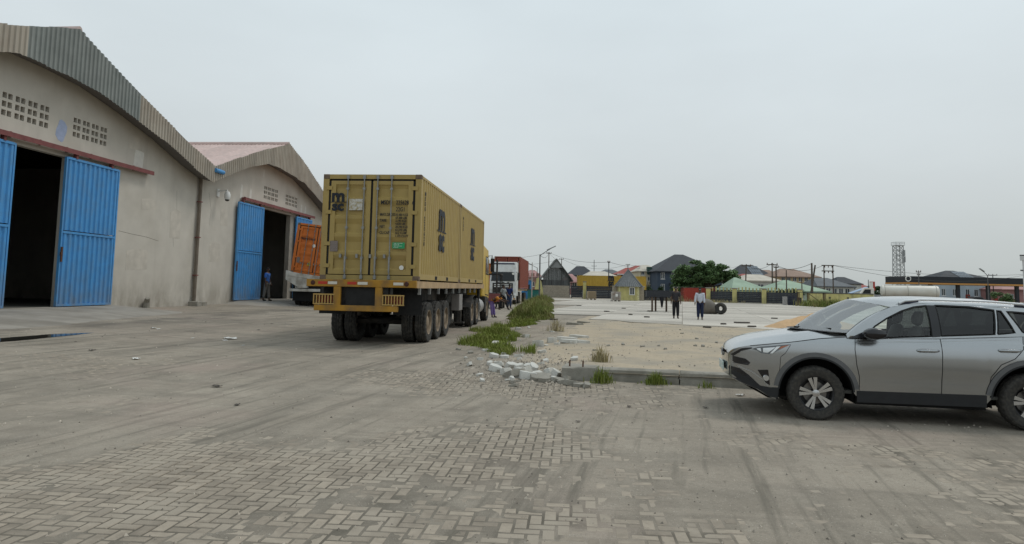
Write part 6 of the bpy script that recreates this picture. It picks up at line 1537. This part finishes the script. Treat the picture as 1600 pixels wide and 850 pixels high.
t_, w_, ze_, zr_ = house('dark blue two storey house with large black hip roof', 1027, 1128, 424, 398, 190, NAVW, RB, 20, (.40, .54), wins=tuple((u, z, 1.1, 1.7) for u in (.085, .48, .78) for z in (1.6, 4.7))+((.27, .4, 1.8, 2.4), (.27, 4.2, 1.8, 2.2)), eave=.8)
obj_box('porch_roof', (w_*.18, w_*.36, -1.8, -.002, 3.3, 3.5), RB, t_); obj_box('porch_column', (w_*.19, w_*.205, -1.7, -1.45, 0, 3.3), NAVW, t_); obj_box('porch_column', (w_*.335, w_*.35, -1.7, -1.45, 0, 3.3), NAVW, t_)
t_, w_, ze_, zr_ = house('house with black hip roof carrying solar panels beyond the big tree', 1152, 1212, 433, 414, 225, PALE, RB, 16, (.3, .62), wins=two((.2, .5, .8)))
SOL = M('solar_panel', (.10, .125, .15), .25, .1, 4)
def solars(t_, w, ze, zr, depth, u0, u1, rows=3, cols=5, e=.5):
    for i in range(cols):
        for j in range(rows):
            s0, s1 = .12+j*.26, .12+j*.26+.23; q = lambda u, s: Vector((u*w, -e+(depth/2+e)*s, ze+(zr-ze)*s+.12)); ua = lerp(u0, u1, i/cols); ub = lerp(u0, u1, (i+1)/cols)-.006
            g = G(); p = [q(ua, s0), q(ub, s0), q(ub, s1), q(ua, s1)]; g.add([tuple(k) for k in p]+[tuple(k-Vector((0, 0, .08))) for k in p], [(0, 1, 2, 3), (7, 6, 5, 4), (0, 4, 5, 1), (1, 5, 6, 2), (2, 6, 7, 3), (3, 7, 4, 0)]); g.build('solar_panel', SOL, t_)
solars(t_, w_, ze_, zr_, 16, .42, .72)
house('white bungalow with cream hip roof behind the utility poles', 1163, 1220, 438, 429, 165, PALE, RCR, 12, (.3, .7), wins=one((.2, .45, .7, .9), 2.2, 1.5, 1.3))
house('small red roofed house between solar roof and cream bungalow', 1160, 1180, 432, 428, 190, PALE, RD, 8, wins=one((.5,), 2))
house('low building with pale green sheet roof below the big tree', 1146, 1200, 453, 434, 122, wmat('green_wall', (.42, .50, .40)), RGR, 9, (.25, .32), wins=one((.3, .7), .6, .9, .9))
house('low building with pale green sheet roof beside the leaning pole', 1212, 1292, 454, 438, 118, wmat('green_wall', (.42, .50, .40)), RGR, 10, (.38, .46), wins=one((.2, .5, .8), .5, .9, .8))
house('tan two storey house with brown tiled roof behind the utility poles', 1218, 1278, 432, 420.5, 205, TANW, RTN, 14, (.25, .62), wins=two((.1, .25, .4, .55, .7, .88), 2.4, 5.0, 1.1, 1.3), eave=.8)
house('brown roofed wing beside the tan two storey house', 1188, 1226, 431, 422, 230, TANW, RTN, 12, wins=two((.3, .7), 3, 5.6))
house('pale house with wide grey hip roof beside the twin pole frame', 1279, 1334, 447, 434.5, 185, PALE, RG, 12, (.12, .55), wins=one((.1, .28, .46, .64, .82), 1.6, 1.2, 1.4))
house('house with black hip roof behind the wide grey roof', 1308, 1346, 443, 433, 240, PALE, RB, 12, wins=one((.3, .7), 3))
house('low red roofed house beyond the wide grey roof', 1332, 1364, 450, 443, 250, PALE, RD, 10, wins=one((.3, .7), 1.2))
t_, w_, ze_, zr_ = house('blue grey house with black solar roof behind the filling station', 1466, 1568, 438, 423.5, 225, GRW, RB, 16, (.36, .48), wins=tuple((u, z, 1.3, 2.2) for u in (.08, .25, .45, .58, .75, .92) for z in (1.6,)))
solars(t_, w_, ze_, zr_, 16, .40, .62)
house('dark red brick building beside the filling station', 1566, 1640, 452, 444, 215, wmat('maroon_wall', (.3, .16, .15)), RPK, 12, wins=one((.2, .5, .8), 1.2))
# --- filling station canopy
CY = 176; a, b_ = gx(1418, CY), gx(1660, CY); zt = at(1500, 437.5, CY).z; zb = at(1500, 443.5, CY).z
st_ = thing('filling_station_canopy', 'wide filling station canopy with black fascia and orange edge', 'canopy', (a, CY, 0), R_(1.0))
L_ = b_-a; obj_box('roof_slab', (0, L_, 0, 10, zb+.15, zt+.75), M('canopy_black', (.022, .026, .032), .4, .1), st_); obj_box('edge_strip', (-.05, L_+.05, -.06, 10.05, zb-.25, zb+.14), M('orange_strip', (.55, .27, .08), .5, .1), st_)
obj_box('soffit', (.1, L_-.1, .1, 9.9, zb-.28, zb-.253), M('canopy_soffit', (.5, .42, .3), .6, .05), st_)
for x in (1459, 1503, 1551, 1597):
    p = gx(x, CY)-a; c_ = obj_box('column', (p-.38, p+.38, 1.0, 1.7, -.2, zb-.25), MATS['canopy_black'], st_)
g = G(); g.lathe([(0, -.02), (.75, -.02), (.75, .1), (0, .1)], 20, (.2, -.1, (zb+zt)/2+.6), 'y'); o = g.build('round_logo', WHITET, st_)
g = G(); g.lathe([(0, -.05), (.5, -.05), (.5, 0)], 20, (.2, -.1, (zb+zt)/2+.6), 'y'); g.build('logo_centre', BLACKT, o)
for x in (1475, 1528, 1572):
    p = gx(x, CY); t_ = thing('fuel_pump', 'fuel pump between the columns of the filling station canopy', 'fuel pump', (p, CY+4, 0), 0, 'fuel pumps under the canopy'); obj_box('cabinet', (-.45, .45, -.3, .3, 0, 2.0), M('pump_red', (.35, .05, .03), .4, .1), t_, .04); obj_box('screen', (-.3, .3, -.32, -.3, 1.2, 1.7), PANE, t_); g = G(); g.tube([(.47, 0, 1.5), (.65, 0, .8), (.5, 0, .4)], .03, 6); g.build('hose', RUBBER, t_)
# cars at the station
def far_car(label, x, Y, col, rz=0):
    t_ = thing('parked_car', label, 'car', (gx(x, Y), Y, 0), R_(rz)); mt = M('farcar_'+str(x), col, .3, .05, coat=.5)
    g = G(); g.slab([(-2.1, .35), (2.1, .35), (2.15, .75), (1.3, .92), (.75, 1.42), (-1.0, 1.46), (-1.7, .98), (-2.12, .9)], [], lambda p, q, c: (p, c, q), -.85, .85); bo = g.build('body', mt, t_, bevel=.06)
    for s in (-1, 1):
        g = G(); g.slab([(-1.45, .97), (1.1, .93), (.68, 1.36), (-.95, 1.39)], [], lambda p, q, c: (p, c, q), s*.852, s*.862); g.build('side_window', DGL, bo)
        for xc in (-1.3, 1.3): g = G(); g.lathe([(.18, -.1), (.32, -.1), (.33, .1), (.18, .1)], 20, (xc, s*.76, .33), 'y', closed=True); w_ = g.build('wheel', TYRE, t_, smooth=True); g = G(); g.lathe([(0, 0), (.19, 0), (.19, .02*s)], 14, (xc, s*.84, .33), 'y'); g.build('rim', CHRM, w_)
far_car('dark car under the filling station canopy', 1526, 172, (.05, .05, .06))
far_car('white car beside the tank truck', 1366, 150, (.6, .6, .6), 8)
# --- tank truck
KY = 112; ka, kb = gx(1376, KY), gx(1448, KY); kt = at(1410, 446, KY).z
tt = thing('tank_truck', 'white tank truck beyond the yellow boundary wall', 'truck', (ka, KY, 0), R_(-20)); TL_ = kb-ka
WT = M('tank_white', (.66, .64, .58), .4, .06, 2, dirt=(.45, .38, .3), damt=.35, dscale=1)
R0 = .98; g = G(); rows = []
for x, r in ((0, .05), (.02, .7), (.15, .95), (.4, 1), (TL_+.3, 1), (TL_+.55, .95), (TL_+.68, .7), (TL_+.7, .05)): rows.append([(x, 1.2*R0*r*math.cos(q), kt-R0+R0*r*math.sin(q)) for q in [k*math.pi/14 for k in range(29)]])
g.grid(rows); tk_ = g.build('tank', WT, tt, smooth=True, ang=50)
for x in (TL_*.25, TL_*.5, TL_*.75): g = G(); g.lathe([(.28, 0), (.28, .14), (0, .16)], 14, (x, 0, kt-.04)); g.build('manhole', WT, tk_)
obj_box('walkway', (.6, TL_, -.25, .25, kt+.0, kt+.05), STEEL, tk_)
for x in (.5, TL_*.5, TL_+.2): g = G(); g.tube([(x, 1.215*R0*math.cos(q), kt-R0+1.012*R0*math.sin(q)) for q in [k*math.pi/12 for k in range(25)]], .04, 6); g.build('tank_band', M('band_grey', (.4, .38, .34), .5, .1), tk_)
obj_box('chassis', (-1.5, TL_+.6, -.5, .5, .75, kt-2*R0+.1), CHAS, tt)
g = G(); g.slab([(-3.1, .6), (-1.1, .6), (-1.1, 2.55), (-2.5, 2.6), (-3.0, 1.7)], [], lambda p, q, c: (p, c, q), -1.1, 1.1); cb = g.build('cab', WT, tt, bevel=.06)
g = G(); g.slab([(-2.85, 1.7), (-1.6, 1.7), (-1.6, 2.35), (-2.45, 2.35)], [], lambda p, q, c: (p, c, q), -1.115, -1.105); g.build('side_window', DGL, cb)
for x in (-2.2, TL_*.55, TL_*.7, TL_*.85):
    for s in (-1, 1): g = G(); g.lathe([(.25, -.15), (.48, -.16), (.5, 0), (.48, .16), (.25, .15)], 22, (x, s*1.0, .5), 'y', closed=True); w_ = g.build('wheel', TYRE, tt, smooth=True); g = G(); g.lathe([(0, 0), (.26, 0), (.26, .03)], 16, (x, s*1.1, .5), 'y'); g.build('rim', RIM, w_)
# --- lattice telecom tower
TYT = 300; tw = (gx(1411, TYT)-gx(1399, TYT))/2; th = at(1405, 384, TYT).z; tx = gx(1405, TYT)
tl = thing('telecom_tower', 'grey lattice telecom tower with top platform beyond the tank truck', 'tower', (tx, TYT, 0)); GST = M('tower_steel', (.42, .43, .43), .6, .1)
cs = [(-1, -1), (1, -1), (1, 1), (-1, 1)]
wd = lambda z: tw*lerp(1.12, .88, z/th)
for sx, sy in cs: g = G(); g.bar((sx*wd(0), sy*wd(0), 0), (sx*wd(th), sy*wd(th), th), .28, .28); g.build('leg', GST, tl)
nl = 11
for k in range(nl):
    z0, z1 = th*k/nl, th*(k+1)/nl
    for i in range(4):
        (ax, ay), (bx, by) = cs[i], cs[(i+1) % 4]
        g = G(); g.bar((ax*wd(z1), ay*wd(z1), z1), (bx*wd(z1), by*wd(z1), z1), .16, .16); g.build('strut', GST, tl)
        g = G(); g.bar((ax*wd(z0), ay*wd(z0), z0), (bx*wd(z1), by*wd(z1), z1), .13, .13); g.build('brace', GST, tl); g = G(); g.bar((bx*wd(z0), by*wd(z0), z0), (ax*wd(z1), ay*wd(z1), z1), .13, .13); g.build('brace', GST, tl)
obj_box('platform', (-tw*1.15, tw*1.15, -tw*1.15, tw*1.15, th, th+.2), GST, tl)
for z in (.8, 1.5): 
    for i in range(4): (ax, ay), (bx, by) = cs[i], cs[(i+1) % 4]; g = G(); g.bar((ax*tw*1.12, ay*tw*1.12, th+z), (bx*tw*1.12, by*tw*1.12, th+z), .12, .12); g.build('handrail', GST, tl)
for sx, sy in cs: g = G(); g.bar((sx*tw*1.12, sy*tw*1.12, th), (sx*tw*1.12, sy*tw*1.12, th+1.55), .12, .12); g.build('handrail_post', GST, tl)
for sx, z in ((1.1, .86), (1.15, .74), (.5, .84), (-1.1, .8), (.6, .72)): obj_box('antenna', (sx*tw*.95-.25, sx*tw*.95+.25, -tw*1.2, -tw*1.0, th*z-1.3, th*z+1.3), M('antenna_grey', (.33, .34, .34), .5, .05), tl)
# --- poles: (column, top row, foot row or distance, radius, kind)
PW = M('pole_wood', (.10, .08, .065), .9, .25, 3); PS = M('pole_steel', (.11, .11, .11), .6, .2)
tops = {}
def pole(key, label, x, ytop, Y, r, mat, lean=0, arms=(), name='utility_pole', cat='pole'):
    X = gx(x, Y); zt = at(x, ytop, Y).z; t_ = thing(name, label, cat, (X, Y, 0)); dx = lean
    g = G(); g.tube([(0, 0, -.2), (dx*.5, 0, zt/2), (dx, 0, zt)], r, 8, r1=r*.7); g.build('post', mat, t_, smooth=True)
    for (za, hw) in arms:
        g = G(); g.box(dx-hw, dx+hw, -.08, .08, zt-za-.08, zt-za+.08); ar = g.build('cross_arm', mat, t_)
        for q in (-.9, 0, .9): g = G(); g.lathe([(.05, 0), (.09, .08), (.05, .16), (.08, .24), (0, .28)], 8, (dx+q*hw, 0, zt-za+.08)); g.build('insulator', M('insulator', (.12, .06, .05), .3, .1), ar)
    tops[key] = Vector((X+dx, Y, zt)); return t_, zt
def street_lamp(key, label, x, ytop, Y, arm=2.0, r=.09):
    t_, zt = pole(key, label, x, ytop, Y, r, PS, name='street_lamp', cat='street lamp')
    g = G(); g.tube([(0, 0, zt-.1), (arm*.4, 0, zt+.35), (arm, 0, zt+.95)], .05, 6); g.build('lamp_arm', PS, t_)
    g = G(); g.bar((arm*.55, 0, zt+.62), (arm*1.25, 0, zt+1.15), .4, .12); g.build('lamp_head', M('lamp_head', (.30, .31, .32), .4, .1), t_)
street_lamp('l1', 'tall solar street lamp beside the wooden shed', 843, 398, 88, 1.6, .11)
street_lamp('l2', 'smaller street lamp farther down the lane behind the weeds', 839, 418, 150, -2.2, .10)
pole('p1', 'thin pale pole standing in the weeds beside the tall street lamp', 831, 410, 85, .07, M('pale_post', (.40, .38, .35), .8, .1))
pole('p2', 'utility pole rising behind the wooden shed', 857, 394, 190, .16, PW, arms=((.3, .7),))
pole('p3', 'short utility pole right of the wooden shed roof', 877, 404, 230, .16, PW, arms=((.2, .7),))
pole('p4', 'black topped pole standing behind the yellow container', 951, 409, 142, .14, PS, arms=((.15, .25),))
pole('p5', 'thin pole above the pointed hut roof', 981, 413, 200, .15, PW, arms=((.2, .6),))
pole('p6', 'far lattice mast above the black hip roof', 928, 406, 330, .2, PS, arms=((3, 1.2), (6, 1.6)))
pole('p7', 'utility pole with crossarm beside the black solar roof', 1164, 413, 130, .15, PW, arms=((.3, .9),), lean=.3)
pole('p8', 'utility pole with crossarm in front of the cream bungalow', 1207, 411, 125, .17, PW, arms=((.3, 1.0),))
pole('p9', 'slightly shorter utility pole next to the crossarm pole', 1213, 416, 118, .16, PW, arms=((.2, .4),))
pole('p10', 'dark thin pole in front of the tan two storey house', 1229, 422, 116, .12, PW)
pole('p11', 'dark pole before the pale green roof', 1253, 434, 112, .11, PW)
pole('p12', 'thick upright post beside the plank table', 1269, 411, 92, .17, PW)
pole('p13', 'thick leaning post crossing the upright post', 1264, 414, 92.5, .15, PW, lean=.9)
pole('p14', 'thin dark pole beside the red roadside sign', 1357, 437, 125, .09, PS)
pole('p15', 'station flood light pole beside the canopy edge', 1436, 425, 140, .10, PS, arms=((.0, .5), (.6, .3)))
street_lamp('l3', 'solar street lamp in front of the filling station canopy', 1544, 430, 120, -1.1, .10)
pole('p16', 'second flood light pole behind the filling station canopy', 1552, 430, 185, .14, PS, arms=((.0, 1.2),))
# twin pole frame
HY_ = 130; xa, xb = gx(1288, HY_), gx(1302, HY_); zt = at(1295, 414, HY_).z; t_ = thing('twin_pole_frame', 'twin pole electrical frame with two cross beams', 'pole', ((xa+xb)/2, HY_, 0)); hw = (xb-xa)/2
for s in (-1, 1): g = G(); g.tube([(s*hw, 0, -.2), (s*hw, 0, zt)], .13, 8, r1=.1); g.build('post', PW, t_)
for z in (zt-.1, zt-1.15): g = G(); g.box(-hw-.4, hw+.2, -.1, .1, z-.09, z+.09); g.build('cross_beam', PW, t_)
for z in (zt-.1, zt-1.15):
    for q in (-.8, 0, .8): g = G(); g.lathe([(.06, -.4), (.1, -.3), (.06, -.2), (.1, -.12), (.06, -.08)], 8, (q*hw, 0, z)); g.build('insulator', MATS['insulator'], t_)
tops['h'] = Vector((xa, HY_, zt)); tops['h2'] = Vector((xb, HY_, zt))
# wires
def wire(a, b, sag, off=0, r=.022, n=14):
    a, b = tops[a] if isinstance(a, str) else Vector(a), tops[b] if isinstance(b, str) else Vector(b); o = Vector((off, 0, -.05)); g = G()
    g.tube([a.lerp(b, i/n)+o-Vector((0, 0, sag*4*(i/n)*(1-i/n))) for i in range(n+1)], r, 4); w_ = g.build('overhead_wire', M('wire', (.03, .03, .03), .6, .1)); return w_
WL = [('p2', 'p3', 1.0, 'between the pole behind the shed and its shorter neighbour'), ('p3', 'p5', 2.2, 'above the yellow container'), ('p5', (gx(1160, 260), 260, at(1160, 414, 260).z), 2.5, 'passing over the dark blue house'), ('p7', 'p8', .9, 'above the cream bungalow'), ('p8', 'h', 1.2, 'from the crossarm pole to the twin pole frame'), ('p9', 'p12', .6, 'from the shorter pole to the upright post'), ('h2', (gx(1600, 170), 170, at(1600, 430, 170).z), 2.2, 'from the twin pole frame over the filling station'), ('h2', (gx(1620, 190), 190, at(1620, 427, 190).z), 1.2, 'higher line from the twin pole frame to the right'), ('l1', 'p2', .8, 'from the tall street lamp to the pole behind the shed'), ((gx(690, 150), 150, at(690, 385, 150).z), 'p2', 2.0, 'passing behind the red container'), ((gx(700, 160), 160, at(700, 393, 160).z), 'p3', 2.5, 'lower line passing behind the red container'), ('p2', 'p4', 1.0, 'from the pole behind the shed to the black topped pole'), ('p4', (gx(1062, 230), 230, at(1062, 418, 230).z), 1.2, 'from the black topped pole towards the dark blue house')]
for a, b, s, lab in WL: tag(wire(a, b, s, r=.03), 'thin black overhead wire '+lab, 'wire', 'overhead wires')
# roadside sign and tall sign at the frame edge
t_ = thing('roadside_sign', 'red and white roadside pole sign beside the bushes', 'sign', (gx(1362, 130), 130, 0)); zt = at(1362, 440, 130).z
obj_box('post', (-.1, .1, -.1, .1, 0, zt-1.6), PS, t_); obj_box('red_board', (-.35, .6, -.1, .1, zt-1.7, zt), M('sign_red', (.40, .05, .04), .5, .1), t_); obj_box('white_board', (-.5, .2, -.13, -.11, zt-1.4, zt-.1), WHITET, t_)
t_ = thing('tall_sign', 'tall white and dark sign mast at the right end of the filling station', 'sign', (gx(1601, 150), 150, 0)); zt = at(1601, 398, 150).z
obj_box('post', (-.15, .15, -.15, .15, 0, zt), M('sign_white', (.6, .6, .6), .5, .05), t_); obj_box('board', (-.6, 1.6, -.2, .2, zt-1.3, zt), MATS['sign_white'], t_); obj_box('dark_band', (-.62, 1.62, -.22, .22, zt-.25, zt-.05), BLACKT, t_); obj_box('lower_arm', (-.7, 1.5, -.1, .1, zt-3.6, zt-3.3), PS, t_)
# blue awning
t_ = thing('awning', 'pale blue awning in front of the bushes', 'awning', (gx(1345, 135), 135, 0)); g = G(); g.slab([(-2.2, 1.6), (1.2, 2.9), (1.25, 3.0), (-2.2, 1.75)], [], lambda p, q, c: (p, c, q), -.8, .8); g.build('canvas', M('awning_blue', (.35, .45, .58), .8, .1), t_)
for x in (-2, 1.1): obj_box('post', (x-.05, x+.05, -.7, -.6, 0, 1.6 if x < 0 else 2.8), PS, t_)
# ================================================================== TREES
LEAF = M('leaf_green', (.115, .185, .075), .7, .35, .9, rnd=-.45, spec=.25); LEAFD = M('leaf_dark', (.035, .065, .025), .75, .35, .9, rnd=-.4, spec=.2); BARK = M('bark', (.11, .085, .06), .95, .3, 4)
def leaf_cloud(g, c, r, n, s):
    for _ in range(n):
        d = Vector((random.gauss(0, 1), random.gauss(0, 1), random.gauss(0, 1))).normalized()*random.random()**.35
        p = c+Vector((d.x*r[0], d.y*r[1], d.z*r[2])); a = Vector((random.gauss(0, 1), random.gauss(0, 1), random.gauss(0, .6))).normalized(); b = a.cross(Vector((random.gauss(0, .5), random.gauss(0, .5), 1))).normalized(); q = s*random.uniform(.6, 1.3)
        g.add([p-a*q, p-b*q*.45, p+a*q, p+b*q*.45], [(0, 1, 2, 3)])
def tree(label, x, Y, clumps, mat, leaf, n, trunk_r, trunk_h, cat='tree', name='tree'):
    X = gx(x, Y); t_ = thing(name, label, cat, (X, Y, 0)); g = G(); g.tube([(0, 0, -.2), (.1, 0, trunk_h*.5), (0, 0, trunk_h)], trunk_r, 10, r1=trunk_r*.6); tr_ = g.build('trunk', BARK, t_, smooth=True)
    g = G(); i = 0
    for (cx, cy, cz, rx, ry, rz) in clumps:
        if i % 3 == 0: l = G(); l.tube([(0, 0, trunk_h*.8), (cx*.5, cy*.5, lerp(trunk_h, cz, .6)), (cx*.9, cy*.9, cz)], trunk_r*.4, 6, r1=trunk_r*.12); l.build('limb', BARK, tr_, smooth=True)
        leaf_cloud(g, Vector((cx, cy, cz)), (rx, ry, rz), n, leaf); i += 1
    g.build('crown', mat, t_, norm=False)
rt = random.Random(3); cl_ = []
for _ in range(150):
    x = rt.uniform(-6.6, 6.8); top = 7.5*(1-(abs(x+.6)/7.9)**2.4)**.6+.5*rt.uniform(-1, 1) if abs(x+.6) < 7.8 else 2
    z = rt.uniform(.9, max(1.4, top)); cl_.append((x, rt.uniform(-3.5, 3.5)*(1-abs(x)/9), z, rt.uniform(.8, 1.5), rt.uniform(.8, 1.4), rt.uniform(.4, .75)))
tree('big dense dark green spreading tree in front of the dark blue house', 1106, 138, cl_, LEAF, .25, 300, .4, 2.6)
for x, Y, w, h, lab in ((1376, 160, 3.2, 3.4, 'round dark green bush behind the tank truck'), (1364, 155, 1.8, 2.6, 'small dark bush beside the roadside sign'), (1390, 175, 2.8, 2.8, 'wide dark bush at the foot of the telecom tower'), (1566, 160, 2.6, 2.5, 'pale green bush beside the filling station'), (1022, 170, 2.2, 2.2, 'ragged bush in front of the cream apartment block'), (1234, 104, 2.0, 2.0, 'low bush behind the picket fence')):
    cl_ = [(rt.uniform(-w, w)*.8, rt.uniform(-1, 1), rt.uniform(.4, h), .7, .7, .5) for _ in range(16)]; tree(lab, x, Y, cl_, LEAFD if 'pale' not in lab else LEAF, .22, 130, .12, 1.0, 'bush', 'bush')
# palm
t_ = thing('palm_tree', 'small palm tree beside the telecom tower', 'tree', (gx(1388, 200), 200, 0)); ph = at(1388, 446, 200).z; g = G(); g.tube([(0, 0, -.2), (.2, 0, ph*.5), (0, 0, ph)], .2, 8, r1=.13); g.build('trunk', BARK, t_)
for k in range(13):
    a = k*2*math.pi/13; g = G(); d = Vector((math.cos(a), math.sin(a), 0)); sd_ = Vector((-d.y, d.x, 0)); pts = [Vector((0, 0, ph))+d*(q*2.2)+Vector((0, 0, .9*q-1.7*q*q)) for q in (0, .25, .5, .75, 1)]
    g.grid([[tuple(p+sd_*wd_+Vector((0, 0, -abs(wd_)*.5))) for p, wd_ in zip(pts, (.05*s, .28*s, .3*s, .22*s, .02*s))] for s in (-1, 0, 1)]); g.build('frond', LEAF, t_)
# hedge mass on the horizon
g = G()
for _ in range(420):
    Y = random.uniform(270, 420); X = random.uniform(-.12, .9)*Y; leaf_cloud(g, Vector((X, Y, random.uniform(.5, 2.6))), (4, 3, 2.0), 26, .8)
tag(g.build('far_wood', LEAFD, norm=False), 'far line of trees and scrub on the horizon', 'trees', kind='stuff')
